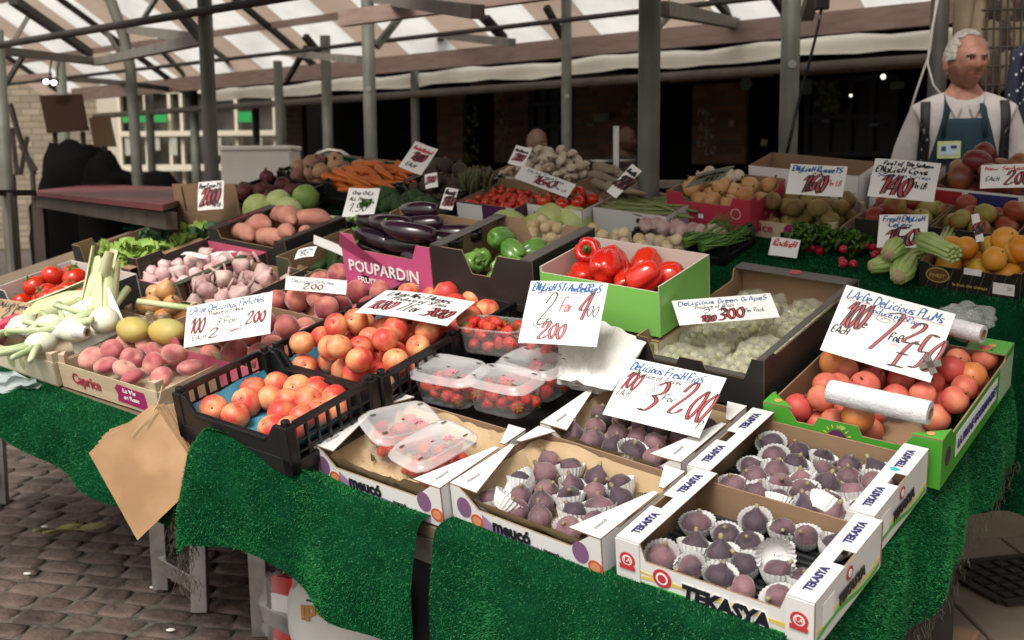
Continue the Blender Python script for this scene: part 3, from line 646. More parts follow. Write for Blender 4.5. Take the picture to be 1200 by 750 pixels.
def drape_fn(P0, P1, out, L, over=.1, wave=.02, nw=5, ph=0, hump=0, inn=None, h=.004, lift=0):
    """P0,P1: (u,v) ends of the table edge, out: world direction away from the table"""
    out = Vector(out).normalized(); inn = Vector(inn)
    def fn(s, t):
        e = W(P0[0] + (P1[0]-P0[0]) * s, P0[1] + (P1[1]-P0[1]) * s, h)
        Ls = L(s); tot = over + Ls; x = t * tot
        hz = hump * min(1, math.exp(-((s - .12) / .13) ** 2) + .8 * math.exp(-((s - .34) / .2) ** 2)) + lift
        if x < over: 
            k = (over - x); return e + inn * k + Vector((0, 0, .003)) + N * hz * min(1, x / over)
        k = x - over; R_ = .022
        if k < R_ * 1.57: a = k / R_; off, dz = R_ * math.sin(a), -R_ * (1 - math.cos(a))
        else: off, dz = R_, -R_ - (k - R_ * 1.57)
        g_ = min(1, max(0, k) / .15); wv = wave * g_ * (math.sin(s * nw * 6.28 + ph + k * 2) + .5 * math.sin(s * nw * 13.1 + ph * 2)) + wave * g_
        return e + out * (off + wv + .012 * g_) + Vector((0, 0, dz + hz * (1 - g_ * .35)))
    return fn
OUTF = Vector((-E2.x, -E2.y, 0)); OUTR = Vector((E1.x, E1.y, 0))
turf('turf_drape', 'green turf drape at the far left edge below the sweetcorn crate', drape_fn((-2.75, .12), (-1.93, .12), OUTF, lambda s: .2 + .03 * math.sin(s * 5) + .04 * s, inn=E2, nw=1.3, ph=1, h=.002), 40, 24, seed=1)
turf('turf_drape', 'green turf drape below the wooden crate of flat peaches', drape_fn((-1.92, .115), (-1.08, .115), OUTF, lambda s: .115 + .035 * s + .02 * math.sin(s * 2.5), inn=E2, nw=1.2, ph=2.2), 44, 24, seed=2)
turf('turf_drape', 'green turf drape with a bunched left corner below the strawberry box', drape_fn((-1.03, .11), (-.375, .19), OUTF, lambda s: .25 - .05 * s + .14 * max(0, s - .35), inn=E2, nw=1.5, ph=.3, hump=.1, lift=.018, wave=.02), 60, 36, dens=34000, seed=3)
def dfn(s, t):   # front and right side in one piece, round the corner
    return None
turf('turf_drape', 'wide green turf drape below the fig boxes at the front', drape_fn((-.335, .195), (.43, .195), OUTF, lambda s: .42, inn=E2, nw=1.6, ph=4, lift=.018), 60, 40, dens=36000, seed=4)
turf('turf_drape', 'green turf drape down the right side of the table, below the fig and plum boxes', drape_fn((.43, .17), (.43, 1.5), OUTR, lambda s: .36 - .13 * s + .012 * math.sin(s * 40), inn=-E1, over=.02, lift=.008, nw=3.2, ph=2, wave=.014), 110, 36, dens=32000, seed=5)
turf('turf_drape', 'dark green turf drape of the rear table, right of the plum box', drape_fn((-.77, 1.93), (1.5, 1.93), OUTF, lambda s: .55 + .05 * math.sin(s * 8), inn=E2, over=.55, nw=4, ph=1, wave=.02), 110, 60, dens=13000, seed=6)
p0, p1 = at(1138, 500, 3.15), at(1230, 500, 3.0)
turf('turf_drape', 'short faded grey-green turf flap hanging low at the right edge', lambda s, t: p0.lerp(p1, s) + Vector((0, .0 + .02 * math.sin(s * 7), -.24 * t - .01 * math.sin(s * 9))), 24, 16, dens=12000, seed=7)
turf('turf_cover', 'green turf under the cabbages and onions', lambda s, t: W(-3 + 2.22 * s, 1.3 + 1.25 * t, .001), 60, 40, dens=6000, seed=8)
# frayed brown threads at the turf edges
fray = mat('frayed_thread', (.09, .07, .05), .9, (.03, .03, .02), 40)
def threads(pts, n, L, label, seed, jit=.012):
    c = MB(); r = random.Random(seed)
    for i in range(n):
        k = r.random() * (len(pts) - 1); j = int(k); q = Vector(pts[j]).lerp(Vector(pts[j+1]), k - j) + Vector((r.gauss(0, jit), r.gauss(0, jit), r.uniform(-.01, .02)))
        a = Vector((r.uniform(-.4, .4), r.uniform(-.4, .4), -1)) * L * r.uniform(.3, 1); c.tube([q, q + a * .5 + Vector((r.uniform(-.006, .006), 0, 0)), q + a], .0007, n=3, cap=False)
    tag(c.build('frayed_edge', fray), label, 'threads', 'frayed turf edges')
threads([W(-1.04, .115, 0) + Vector((OUTF * .05)) + Vector((0, 0, -z)) for z in (.12, .2, .3)], 260, .03, 'frayed brown threads at the left corner of the strawberry turf', 1, .014)
threads([W(.43, .2 + 1.3 * k / 10, 0) + OUTR * .05 + Vector((0, 0, -.35 + .13 * k / 10)) for k in range(11)], 420, .035, 'frayed dark threads along the bottom of the right side turf', 2)
threads([W(-1.95, .115, 0) + OUTF * .03 + Vector((0, 0, -z)) for z in (.02, .1, .2)], 120, .02, 'frayed grey threads in the slit between the two left turf pieces', 3, .006)
# things below the table; the dark boxes and black cloth are added for darkness
plastic_b = mat('black_plastic', (.012, .012, .014), .35, spec=.5, bump=.1, bscale=30)
cardb = mat('cardboard', (.30, .19, .115), .8, (.25, .155, .09), 6, bump=.08, bscale=90)
def stow(x, y, sx, sy, sz, yaw, m, label):
    root = thing('stowed_box', label, 'box', Matrix.Translation((x, y, 0)) @ Matrix.Rotation(yaw, 4, 'Z')); c = MB(); c.box(-sx/2, sx/2, -sy/2, sy/2, .003, sz); c.build('body', m, root, False, .006)
    c = MB(); c.box(-sx/2 - .005, sx/2 + .005, -sy/2 - .005, sy/2 + .005, sz + .002, sz + .03); c.build('lid', m, root, False, .006)
dk = mat('dark_filler', (.02, .017, .015), .8)
for i, (u, v, s1, s2, s3, lb) in enumerate(((-2.2, 1.35, .9, .3, .3, 'dark box added to darken under the left table behind the turf slit'), (-1.2, 1.3, .8, .4, .4, 'dark box added to darken behind the left trestle'), (-.55, .85, .6, .4, .35, 'dark box added to darken behind the white printed sack'), (.1, .9, .7, .5, .42, 'dark box added to darken under the fig boxes'))):  # boxes added to fill the space under the table with darkness
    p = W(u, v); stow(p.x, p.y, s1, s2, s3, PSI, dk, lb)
for (u0, v0, u1, v1, lb) in ((-2.9, 1.5, .3, 1.5, 'black cloth added to block light at the back under the front table'),):  # added cloth that stops light leaking in from behind
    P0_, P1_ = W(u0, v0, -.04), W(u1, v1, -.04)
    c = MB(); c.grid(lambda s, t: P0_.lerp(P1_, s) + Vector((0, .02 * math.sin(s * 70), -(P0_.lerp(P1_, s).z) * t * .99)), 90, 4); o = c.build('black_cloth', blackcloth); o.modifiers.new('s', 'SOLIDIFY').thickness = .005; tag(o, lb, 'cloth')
p = gnd(1080, 745); stow(p.x - .1, p.y - .1, .35, .28, .02, -.6, cardb, 'flattened brown cardboard box on the flagstones below the right side turf')
sackm = mat('white_sack', (.62, .61, .58), .5, (.5, .48, .45), 4, bump=.5, bscale=8)
q = gnd(412, 768); sk = thing('printed_sack', 'white printed sack lying upside down on the ground under the table', 'sack', Matrix.Translation((q.x, q.y, 0)) @ Matrix.Rotation(-.25, 4, 'Z'))
c = MB(); c.ball(lambda d: Vector((.17 * math.copysign(abs(d.x) ** .6, d.x), .1 * math.copysign(abs(d.y) ** .7, d.y), .12 + .12 * math.copysign(abs(d.z) ** .6, d.z))) * 1, 28, 18); c.build('sack_body', sackm, sk, True)
text_on(sk, 'Agrilodi', .06, mat('orange_print', (.5, .22, .04), .5), (0, -.101, .155), (-1, 0, 0), (0, 0, -1), width=.2, bold=.03)
text_on(sk, 'Azienda', .022, mat('navy_print', (.02, .03, .12), .5), (-.03, -.101, .2), (-1, 0, 0), (0, 0, -1), width=.08)
c = MB(); c.tube([(.11, -.104, .19), (.02, -.104, .178), (-.08, -.104, .19)], .003, n=4); c.build('printed_line', MT['navy_print'], sk)
redc = mat('red_carton', (.5, .03, .03), .5)
q = gnd(340, 768); rb = thing('red_carton', 'narrow red and white carton standing behind the right trestle', 'carton', Matrix.Translation((q.x + .03, q.y + .12, 0)) @ Matrix.Rotation(-.5, 4, 'Z'))
c = MB(); c.box(-.06, .06, -.08, .08, .0, .2); c.build('body', redc, rb); c = MB(); c.box(-.06, .06, -.083, -.0805, .05, .15); c.build('white_panel', card, rb)
film = clear('clear_film', (.8, .82, .84), .16)
q = gnd(326, 758); c = MB(); r = random.Random(9); c.ball(lambda d: q + Vector((d.x * .045 * (1 + .2 * math.sin(d.z * 9)), d.y * .04, .11 + d.z * .11 * (1 + .1 * math.sin(d.x * 12)))), 20, 14)
tag(c.build('plastic_bag', film, None, True), 'crumpled clear plastic bag standing by the right trestle', 'plastic bag')

# ------------------------------------------------------------------ boxes
def prof(kind, L, H):
    k = kind[0] if isinstance(kind, tuple) else kind
    if k == 'full': return [(0, 0), (L, 0), (L, H), (0, H)]
    if k == 'low': z, e = kind[1:3]; b = kind[3] if len(kind) > 3 else .012; return [(0, 0), (L, 0), (L, H), (L-e, H), (L-e-b, z), (e+b, z), (e, H), (0, H)]
    if k == 'tab': z, e, a0, a1 = kind[1:]; return [(0, 0), (L, 0), (L, H), (L-e, H), (L-e-.02, z), (a1+.01, z), (a1, z+.022), (a0, z+.022), (a0-.01, z), (e+.02, z), (e, H), (0, H)]
    if k == 'tri': z, e = kind[1:]; return [(0, 0), (L, 0), (L, H), (L-e*.35, H), (L-e, z), (e, z), (e*.35, H), (0, H)]
def tray(name, label, u, v, w, d, H, h0=0, yaw=0, outer=None, inner=None, f='full', b='full', l='full', r_='full', group=None, rx=0, ry=0, cat='box', t=.004, wallmats=None, base_m=None):
    M = frame(u, v, h0 + .002, yaw, rx, ry); root = thing(name, label, cat, M, group); root['dim'] = (w, d, H)
    inner = inner or cardb; outer = outer or cardb; mats = [outer, inner]
    c = MB(); c.box(t, w - t, t, d - t, .001, .005); c.build('base', [base_m or inner], root)
    # each wall: origin at its inner face, extruded outwards
    c = MB(); c.prism(prof(f, w, H), (0, t, 0), (1, 0, 0), (0, 0, 1), t, 0, 1); c.build('wall', mats, root)
    c = MB(); c.prism(prof(b, w, H), (w, d - t, 0), (-1, 0, 0), (0, 0, 1), t, 0, 1); c.build('wall', mats, root)
    c = MB(); c.prism(prof(l, d - 2*t, H), (t, d - t, 0), (0, -1, 0), (0, 0, 1), t, 0, 1); c.build('wall', mats, root)
    c = MB(); c.prism(prof(r_, d - 2*t, H), (w - t, t, 0), (0, 1, 0), (0, 0, 1), t, 0, 1); c.build('wall', mats, root)
    return root, M
def flange(root, side, wd, w, d, H, m, x0=0, x1=None, t=.003, z=0, inner=None, hole=None):
    c = MB(); mats = [m, inner or cardb]
    if side in 'lr':
        x1 = d if x1 is None else x1; segs = [(x0, x1)] if not hole else [(x0, hole[0]), (hole[1], x1)]
        for a, b in segs:
            X0 = 0 if side == 'l' else w - wd; c.box(X0, X0 + wd, a, b, H + z + .0005, H + z + t)
        if hole:
            X0 = wd * .45 if side == 'l' else w - wd; c.box(X0, X0 + wd * .55, hole[0], hole[1], H + z + .0005, H + z + t)
    else:
        x1 = w if x1 is None else x1; Y0 = 0 if side == 'f' else d - wd; c.box(x0, x1, Y0, Y0 + wd, H + z + .0005, H + z + t)
    return c.build('flange', mats, root, False, .0008)
def decal(root, name, poly, O, X, Y, m, off=.0006, t=.0005):
    X = Vector(X).normalized(); Y = Vector(Y).normalized(); Z = X.cross(Y); c = MB(); c.prism(poly, Vector(O) + Z * off, X, Y, t, 0); return c.build(name, m, root)
def disc(root, name, O, X, Y, r_, m, off=.0006, n=18, ry=None): return decal(root, name, [(r_ * math.cos(6.283*i/n), (ry or r_) * math.sin(6.283*i/n)) for i in range(n)], O, X, Y, m, off)
X_, Y_, Z_ = Vector((1, 0, 0)), Vector((0, 1, 0)), Vector((0, 0, 1))
def P_(n, c_, r_=.5): return mat(n, c_, r_)
white_p = mat('white_print', (.74, .73, .72), .5); navy = P_('navy_lettering', (.03, .03, .14)); blackp = P_('black_print', (.012, .012, .02)); redp = P_('red_print', (.5, .04, .05))
yel = P_('yellow_print', (.7, .52, .12)); grn = P_('green_print', (.07, .4, .06)); purp = P_('purple_print', (.3, .2, .36)); teal = P_('teal_print', (.05, .4, .45)); wht = P_('white_lettering', (.8, .79, .78))
grayp = P_('grey_print', (.35, .35, .36))
wcard = mat('white_carton', (.72, .71, .7), .42, (.66, .65, .645), 4)
blackcard = mat('black_carton', (.02, .018, .017), .42, (.03, .027, .025), 5)
greycard = mat('grey_carton', (.07, .062, .058), .5)

# --- the two fig boxes with printed side bands
def fig_band_box(label, u, v, yaw, w=.4, d=.3, H=.1):
    root, M = tray('fig_box', label, u, v, w, d, H, 0, yaw, wcard, cardb, f=('low', .066, .052), b=('low', .08, .02), base_m=plastic_b)
    for s_ in 'lr':
        flange(root, s_, .052, w, d, H, wcard, hole=(d*.42, d*.58)); x = .026 if s_ == 'l' else w - .026
        for y in (.065, .235): text_on(root, 'TEKASYA', .022, navy, (x, y, H + .0028), (0, 1, 0), (-1, 0, 0), width=.08, bold=.035)
        c = MB(); c.box(0 if s_ == 'l' else w - .052, .052 if s_ == 'l' else w, -.0035, -.0005, 0, H); c.build('band_end', wcard, root)
        c = MB(); c.box(0 if s_ == 'l' else w - .052, .052 if s_ == 'l' else w, d + .0005, d + .0035, 0, H); c.build('band_end', cardb, root)
        disc(root, 'round_emblem', (x, -.0035, .06), X_, Z_, .017, redp); disc(root, 'emblem_centre', (x, -.0042, .06), X_, Z_, .011, wht); disc(root, 'emblem_centre', (x, -.0048, .06), X_, Z_, .008, redp)
        decal(root, 'emblem_ribbon', [(-.017, -.005), (.017, -.005), (.017, .005), (-.017, .005)], (x, -.0053, .045), X_, Z_, redp)
        text_on(root, '1.A', .011, wht, (x, -.005, .061), X_, Z_)
    # front print: swooshes and the bold name
    sw = lambda y0, a, th: [(x, y0 + a * math.sin((x - .05) * 9)) for x in np.linspace(.053, w - .053, 14)] + [(x, y0 + th + a * math.sin((x - .05) * 9)) for x in np.linspace(w - .053, .053, 14)]
    decal(root, 'yellow_swoosh', sw(.026, .01, .007), (0, 0, 0), X_, Z_, yel); decal(root, 'yellow_swoosh', sw(.04, -.006, .004), (0, 0, 0), X_, Z_, yel, .0009)
    decal(root, 'green_swoosh', sw(.006, .004, .012), (0, 0, 0), X_, Z_, grn)
    text_on(root, 'TEKASYA', .05, wht, (w/2 + .032, -.0008, .0275), X_, Z_, width=.185, bold=.09); text_on(root, 'TEKASYA', .045, blackp, (w/2 + .03, -.002, .029), X_, Z_, width=.178, bold=.06, shear=.1)
    disc(root, 'round_emblem', (.1, -.001, .043), X_, Z_, .02, redp); disc(root, 'emblem_centre', (.1, -.0017, .043), X_, Z_, .013, wht); disc(root, 'emblem_centre', (.1, -.0023, .043), X_, Z_, .009, redp)
    # right end print
    for y0, s1 in ((.02, 1), (.17, 1)):
        pass
    ye = lambda y0, th: [(x, y0 + .01 * math.sin(x * 20)) for x in np.linspace(.01, d - .01, 12)] + [(x, y0 + th + .01 * math.sin(x * 20)) for x in np.linspace(d - .01, .01, 12)]
    decal(root, 'yellow_swoosh', ye(.028, .006), (w, 0, 0), Y_, Z_, yel); decal(root, 'green_swoosh', ye(.012, .01), (w, 0, 0), Y_, Z_, grn)
    text_on(root, 'TEKASYA', .03, blackp, (w + .0015, .155, .045), Y_, Z_, width=.12, bold=.06, shear=.15)
    disc(root, 'round_emblem', (w + .001, .145, .078), Y_, Z_, .014, redp); disc(root, 'emblem_centre', (w + .0018, .145, .078), Y_, Z_, .008, wht)
    decal(root, 'outlined_panel', [(.03, .03), (.08, .03), (.08, .08), (.03, .08)], (w, 0, 0), Y_, Z_, grayp, .0002); decal(root, 'outlined_panel', [(.031, .031), (.079, .031), (.079, .079), (.031, .079)], (w, 0, 0), Y_, Z_, wht, .0008)
    # black moulded pad with ribs
    c = MB(); 
    for k in range(14): c.box(.012, w - .012, .015 + k * .0195, .024 + k * .0195, .006, .02)
    c.build('ribbed_pad', mat('pad_black', (.03, .032, .035), .3, spec=.6), root, False, .002)
    return root, M
T1, T1M = fig_band_box('fig box with white printed bands and a bold printed front, at the table corner', .078, .232, -.02)
disc(T1, 'round_badge', (.4 - .02, .15, .1035), Y_, -X_, .0001, teal)
T2, T2M = fig_band_box('fig box with printed white side bands and a small teal badge, behind the corner one', .066, .535, -.01)
disc(T2, 'teal_badge', (.4 - .03, .185, .1032), Y_, -X_, .007, teal, ry=.01)

# --- boxes with triangular white corner flaps
def flap_box(label, u, v, yaw, w=.39, d=.3, H=.095, rightflap=True, h0=0):
    root, M = tray('fig_box', label, u, v, w, d, H, h0, yaw, wcard, cardb, f=('tri', .055, .075), b=('low', .085, .03), l=('low', .09, .05), r_=('low', .09, .05))
    tri = lambda x0, x1, x2, y0, y1: [(x0, y0), (x1, y0), (x2, y1)]
    for (a, s_) in ((0, 1), (w, -1)):
        for (y0, sy) in ((0, 1), (d, -1)):
            fw_, fl_ = (.075, .2) if sy > 0 else (.05, .08)
            pts = [(a, y0), (a + s_ * fw_, y0), (a + s_ * .012, y0 + sy * fl_), (a, y0 + sy * fl_)]
            if s_ * sy < 0: pts = pts[::-1]
            c = MB(); c.prism(pts, (0, 0, H + .0005), X_, Y_, .003, 0, 1); c.build('corner_flap', [wcard, cardb], root)
            if sy > 0: text_on(root, 'meucó', .014, grayp, (a + s_ * .03, y0 + sy * .04, H + .0035), (0, 1, 0), (-1, 0, 0), width=.04, shear=.3)
    decal(root, 'purple_print', [(.085, .004), (w - .09, .004), (w - .09, .014), (.12, .03), (.085, .05)], (0, 0, 0), X_, Z_, purp)
    text_on(root, 'meucó', .04, blackp, (w * .42, -.001, .034), X_, Z_, width=.1, bold=.04)
    text_on(root, 'meucó', .016, blackp, (w * .68, -.001, .022), X_, Z_, width=.04, shear=.3)
    for x in (.035, w - .05):
        disc(root, 'fig_picture', (x, 0, .05), X_, Z_, .02, P_('fig_print', (.2, .1, .2)), ry=.024); disc(root, 'cut_fig_picture', (x + .035, -.0002, .028), X_, Z_, .018, P_('cut_fig_print', (.5, .1, .04)), ry=.016)
        disc(root, 'cut_fig_picture', (x + .035, -.001, .028), X_, Z_, .012, P_('cut_fig_inner', (.62, .25, .12)), ry=.011)
    for y in (.05, .2):
        disc(root, 'fig_picture', (w + .0002, y + .02, .05), Y_, Z_, .02, MT['fig_print'], ry=.03)
    return root, M
M1, M1M = flap_box('fig box with white triangular flaps and brown paper lining, left of the corner fig box', -.335, .235, -.055)
M2, M2M = flap_box('fig box behind, half covered by the fresh figs sign', -.325, .55, -.02, w=.37)
M0, M0M = flap_box('white flapped box holding two punnets of strawberries on brown paper', -.735, .215, -.02, w=.395)
# crumpled brown lining paper
lining = mat('kraft_lining', (.5, .37, .22), .75, (.42, .3, .17), 6, bump=.2, bscale=20)
def paperlining(root, w, d, seed, label, z0=.012, amp=.016, print_=True):
    r = random.Random(seed); pk = [(r.uniform(.0, 1), r.uniform(.0, 1), r.uniform(.05, .16), r.uniform(-1, 1)) for _ in range(70)]
    def f(s, t):
        z = sum(a * max(0, 1 - math.hypot(s - x, t - y) / k) for x, y, k, a in pk); e = max(0, 1 - min(s, 1-s, t, 1-t) / .14)
        return Vector((.008 + s * (w - .016), .008 + t * (d - .016), min(.085, z0 + amp * abs(z) + .06 * e ** 1.3)))
    c = MB(); c.grid(f, 70, 54); o = c.build('lining_paper', lining, None, False); o.matrix_world = root.matrix_world.copy(); tag(o, label, 'paper')
    if print_:
        for k in range(7):
            s, t = r.uniform(.1, .85), r.choice([r.uniform(.8, .92), r.uniform(.1, .9)]); q = f(s, t); tm = printed('meucó', .018, .045, .03).copy(); tm.materials.clear(); tm.materials.append(P_('dark_green_print', (.06, .07, .03)))
            ob = child(tm, 'lettering', o, Matrix.Translation(q + Vector((0, 0, .004))) @ Matrix.Rotation(r.uniform(-1, 1), 4, 'Z'))
    return o
paperlining(M1, .39, .3, 1, 'printed brown paper lining the fig box left of the corner one')
paperlining(M2, .37, .3, 2, 'printed brown paper lining the fig box behind the fresh figs sign')
paperlining(M0, .395, .3, 3, 'crumpled brown paper lining the box with two strawberry punnets', amp=.03)

# --- black plastic lattice crates
blackpl = mat('crate_plastic', (.01, .01, .011), .3, spec=.5)
def plastic_crate(label, u, v, w=.4, d=.3, H=.185, h0=0, yaw=0, group='black plastic crates of nectarines'):
    k_ = H / .185
    M = frame(u, v, h0 + .002, yaw); root = thing('plastic_crate', label, 'crate', M, group); root['dim'] = (w, d, H)
    c = MB(); c.box(.01, w - .01, .01, d - .01, 0, .006); c.box(0, w, 0, .012, 0, .06*k_); c.box(0, w, d - .012, d, 0, .06*k_); c.box(0, .012, 0, d, 0, .03); c.box(w - .012, w, 0, d, 0, .03); c.build('base', blackpl, root, False, .002)
    for x in (0, w - .03):
        for y in (0, d - .03):
            c = MB(); c.box(x, x + .03, y, y + .03, .0, H - .004); c.tube([(x + .015, y + .015, H - .004), (x + .015, y + .015, H + .008)], .011, n=10); c.build('corner_post', blackpl, root, False, .003)
    for x in (.001, w - .013):          # lattice sides
        c = MB(); c.box(x, x + .012, .03, d - .03, H - .016, H); c.box(x + .003, x + .009, .03, d - .03, .062*k_, .072*k_); c.box(x + .003, x + .009, .03, d - .03, .105*k_, .112*k_)
        n_ = 7
        for k in range(n_ + 1): y = .03 + (d - .06) * k / n_; c.box(x + .002, x + .01, y - .004, y + .004, .02, H - .016)
        c.build('lattice_side', blackpl, root, False, .0015)
    for y in (.001, d - .013):          # low ends with a dip
        c = MB(); poly = [(.03, .05*k_), (w - .03, .05*k_), (w - .03, H - .006), (w - .045, H - .006), (w - .075, .115*k_), (.075, .115*k_), (.045, H - .006), (.03, H - .006)]
        c.prism(poly, (0, y + .012, 0), X_, Z_, .011, 0); c.box(.075, w - .075, y - .002, y + .014, .108*k_, .12*k_); c.build('end_panel', blackpl, root, False, .002)
    c = MB(); c.box(.005, w - .005, .004, .02, H * .55, H * .56); 
    return root, M
P1, P1M = plastic_crate('front black lattice crate of nectarines with blue paper showing', -1.107, .128, H=.125, h0=.06)
P2, P2M = plastic_crate('middle black lattice crate heaped with nectarines', -1.1, .432, H=.125, h0=.06)
P3, P3M = plastic_crate('rear black lattice crate of nectarines below the pink box of aubergines', -1.09, .736, H=.125, h0=.06)
for u_, v_, lb in ((-1.09, .15, 'front'), (-1.085, .45, 'middle'), (-1.075, .75, 'rear')):
    stb = MB(); stb.box(0, .37, 0, .26, .0, .056); o = stb.build('packing_block', blackcard); o.matrix_world = frame(u_, v_, .003); tag(o, 'dark packing under the ' + lb + ' crate of nectarines', 'packing')
bluep = mat('blue_tissue', (.03, .16, .24), .6, (.06, .26, .36), 6, bump=.5, bscale=25)
def tissue(M, w, d, z0, seed, label, m=bluep, amp=.012, edge=.05):
    r = random.Random(seed); pk = [(r.random(), r.random(), r.uniform(.08, .2), r.uniform(0, 1)) for _ in range(20)]
    c = MB(); c.grid(lambda s, t: Vector((.018 + s * (w - .036), .018 + t * (d - .036), z0 + amp * sum(a * max(0, 1 - math.hypot(s-x, t-y) / k) for x, y, k, a in pk) + edge * max(0, 1 - min(s, 1-s) / .12) ** 1.3)), 36, 28)
    o = c.build('lining_paper', m, None, False); o.matrix_world = M.copy(); return tag(o, label, 'paper')
tissue(P1M, .4, .3, .022, 1, 'blue moulded paper lining the front crate of nectarines'); tissue(P2M, .4, .3, .022, 2, 'blue paper lining the middle crate of nectarines'); tissue(P3M, .4, .3, .022, 3, 'blue paper lining the rear crate of nectarines')

# --- thin wooden crates
palewood = mat('pale_veneer', (.56, .46, .33), .7, (.48, .37, .25), 5, stretch=(1, 8, 8), bump=.1, bscale=30)
def wood_crate(name, label, u, v, w, d, H, h0=0, yaw=0, m=None, group=None, front_h=None, back_h=None):
    m = m or palewood; M = frame(u, v, h0 + .002, yaw); root = thing(name, label, 'crate', M, group); root['dim'] = (w, d, H); fh = front_h or H * .75
    c = MB(); c.box(.004, w - .004, .004, d - .004, .001, .005); c.build('base', m, root)
    c = MB(); c.box(0, w, 0, .003, 0, fh); c.build('slat', m, root); c = MB(); c.box(0, w, d - .003, d, 0, back_h or fh); c.build('slat', m, root)
    for x in (0, w - .003): c = MB(); c.box(x, x + .003, .0035, d - .0035, 0, fh * .95); c.build('slat', m, root)
    for x, sx in ((.0035, 1), (w - .0035, -1)):
        for y, sy in ((.0035, 1), (d - .0035, -1)):
            p = [(x, y), (x + sx * .028, y), (x, y + sy * .028)]; 
            if sx * sy < 0: p = p[::-1]
            c = MB(); c.prism(p, (0, 0, .005), X_, Y_, H - .005, 0); c.build('corner_post', m, root)
    return root, M
CAP, CAPM = wood_crate('wooden_crate', 'pale wooden crate of flat peaches printed in red on its front', -1.79, .235, .44, .26, .1, yaw=.02)
magen = P_('magenta_print', (.32, .02, .12)); dred = P_('dark_red_print', (.35, .04, .06))
text_on(CAP, 'Caprice', .045, dred, (.125, -.001, .04), X_, Z_, width=.13, bold=.02)
decal(CAP, 'magenta_label', [(.26, .012), (.38, .008), (.39, .02), (.385, .06), (.27, .064), (.255, .05), (.265, .035)], (0, 0, 0), X_, Z_, magen)
text_on(CAP, 'La Vie', .018, wht, (.32, -.001, .05), X_, Z_, width=.055); text_on(CAP, 'en Rose', .018, wht, (.325, -.001, .03), X_, Z_, width=.065)
CORN, CORNM = wood_crate('wooden_crate', 'wooden crate with printed paper front overflowing with sweetcorn and leeks', -2.16, .225, .36, .36, .1)
decal(CORN, 'paper_front', [(.005, .004), (.355, .004), (.355, .072), (.005, .072)], (0, 0, 0), X_, Z_, P_('cream_print', (.6, .56, .42)))
disc(CORN, 'printed_vegetable', (.13, -.0006, .04), X_, Z_, .02, P_('sage_print', (.35, .38, .2)), ry=.026); disc(CORN, 'printed_vegetable', (.19, -.0006, .04), X_, Z_, .014, P_('sage_print', (.35, .38, .2)), ry=.02)
RUS, RUSM = wood_crate('wooden_crate', 'pale wooden crate of brown russet apples at the right', -.722, 2.208, .43, .28, .085, yaw=.0)
text_on(RUS, 'Caprice', .045, dred, (.135, -.001, .04), X_, Z_, width=.14, bold=.02); decal(RUS, 'magenta_label', [(.25, .012), (.38, .008), (.39, .02), (.385, .06), (.26, .064), (.245, .05)], (0, 0, 0), X_, Z_, magen)
text_on(RUS, 'La Vie', .018, wht, (.315, -.001, .05), X_, Z_, width=.055); text_on(RUS, 'en Rose', .018, wht, (.315, -.001, .03), X_, Z_, width=.065)

# --- green plum box
gcard = mat('green_carton', (.07, .33, .035), .42, (.06, .28, .03), 3)
PLU, PLUM_ = tray('plum_box', 'long green printed box of plums at the right edge of the table', .09, .845, .4, .56, .115, 0, .012, gcard, cardb, f=('tab', .085, .06, .13, .22), r_=('low', .1, .06), l=('low', .1, .06), b=('low', .085, .1))
for k, (x0, x1, y0, y1) in enumerate(((0, .07, 0, .055), (.33, .4, 0, .055), (0, .07, .505, .56), (.31, .4, .48, .56))):
    c = MB(); pl_ = [(x0, y0), (x1, y0), (x1, y1), (x0, y1)]; 
    if k == 0: pl_ = [(x0, y0), (x1, y0), (x0, y1)]
    if k == 1: pl_ = [(x0, y0), (x1, y0), (x1, y1)]
    c.prism(pl_, (0, 0, .1155), X_, Y_, .003, 0, 1); c.build('corner_flap', [gcard, cardb], PLU)
disc(PLU, 'plum_picture', (.175, -.0002, .066), X_, Z_, .022, P_('plum_print', (.1, .02, .08))); disc(PLU, 'leaf_picture', (.185, -.0002, .096), X_, Z_, .009, P_('leaf_print', (.25, .5, .1)), ry=.005)
c = MB()
for a in range(9): t = math.pi * a / 8; c.box(.026, .034, -.0015, -.0005, -.001, .001, 0, Matrix.Translation((.175, 0, .066)) @ Matrix.Rotation(-t, 4, 'Y'))
c.build('sun_rays', yel, PLU)
text_on(PLU, 'natura', .016, P_('orange_letter', (.7, .35, .05)), (.175, -.0016, .064), X_, Z_, width=.04, bold=.04); text_on(PLU, 'de MPI', .022, wht, (.26, -.001, .04), X_, Z_, width=.07, bold=.04)
for (x, y) in ((.028, .018), (.37, .018), (.36, .52)): disc(PLU, 'flower_mark', (x, y, .1187), X_, Y_, .009, P_('orange_mark', (.6, .3, .1)), n=9)
decal(PLU, 'white_label', [(.1, .03), (.42, .03), (.42, .085), (.1, .085)], (.4, 0, 0), Y_, Z_, wht); text_on(PLU, 'LA PRUNE GOURMANDE !', .03, navy, (.4015, .26, .057), Y_, Z_, width=.3, bold=.03)
decal(PLU, 'speckled_end', [(.44, .006), (.555, .006), (.555, .1), (.44, .1)], (.4, 0, 0), Y_, Z_, mat('speckle', (.42, .5, .36), .6, (.2, .35, .2), 160)); disc(PLU, 'plum_picture', (.4002, .045, .06), Y_, Z_, .018, MT['plum_print'], ry=.022)

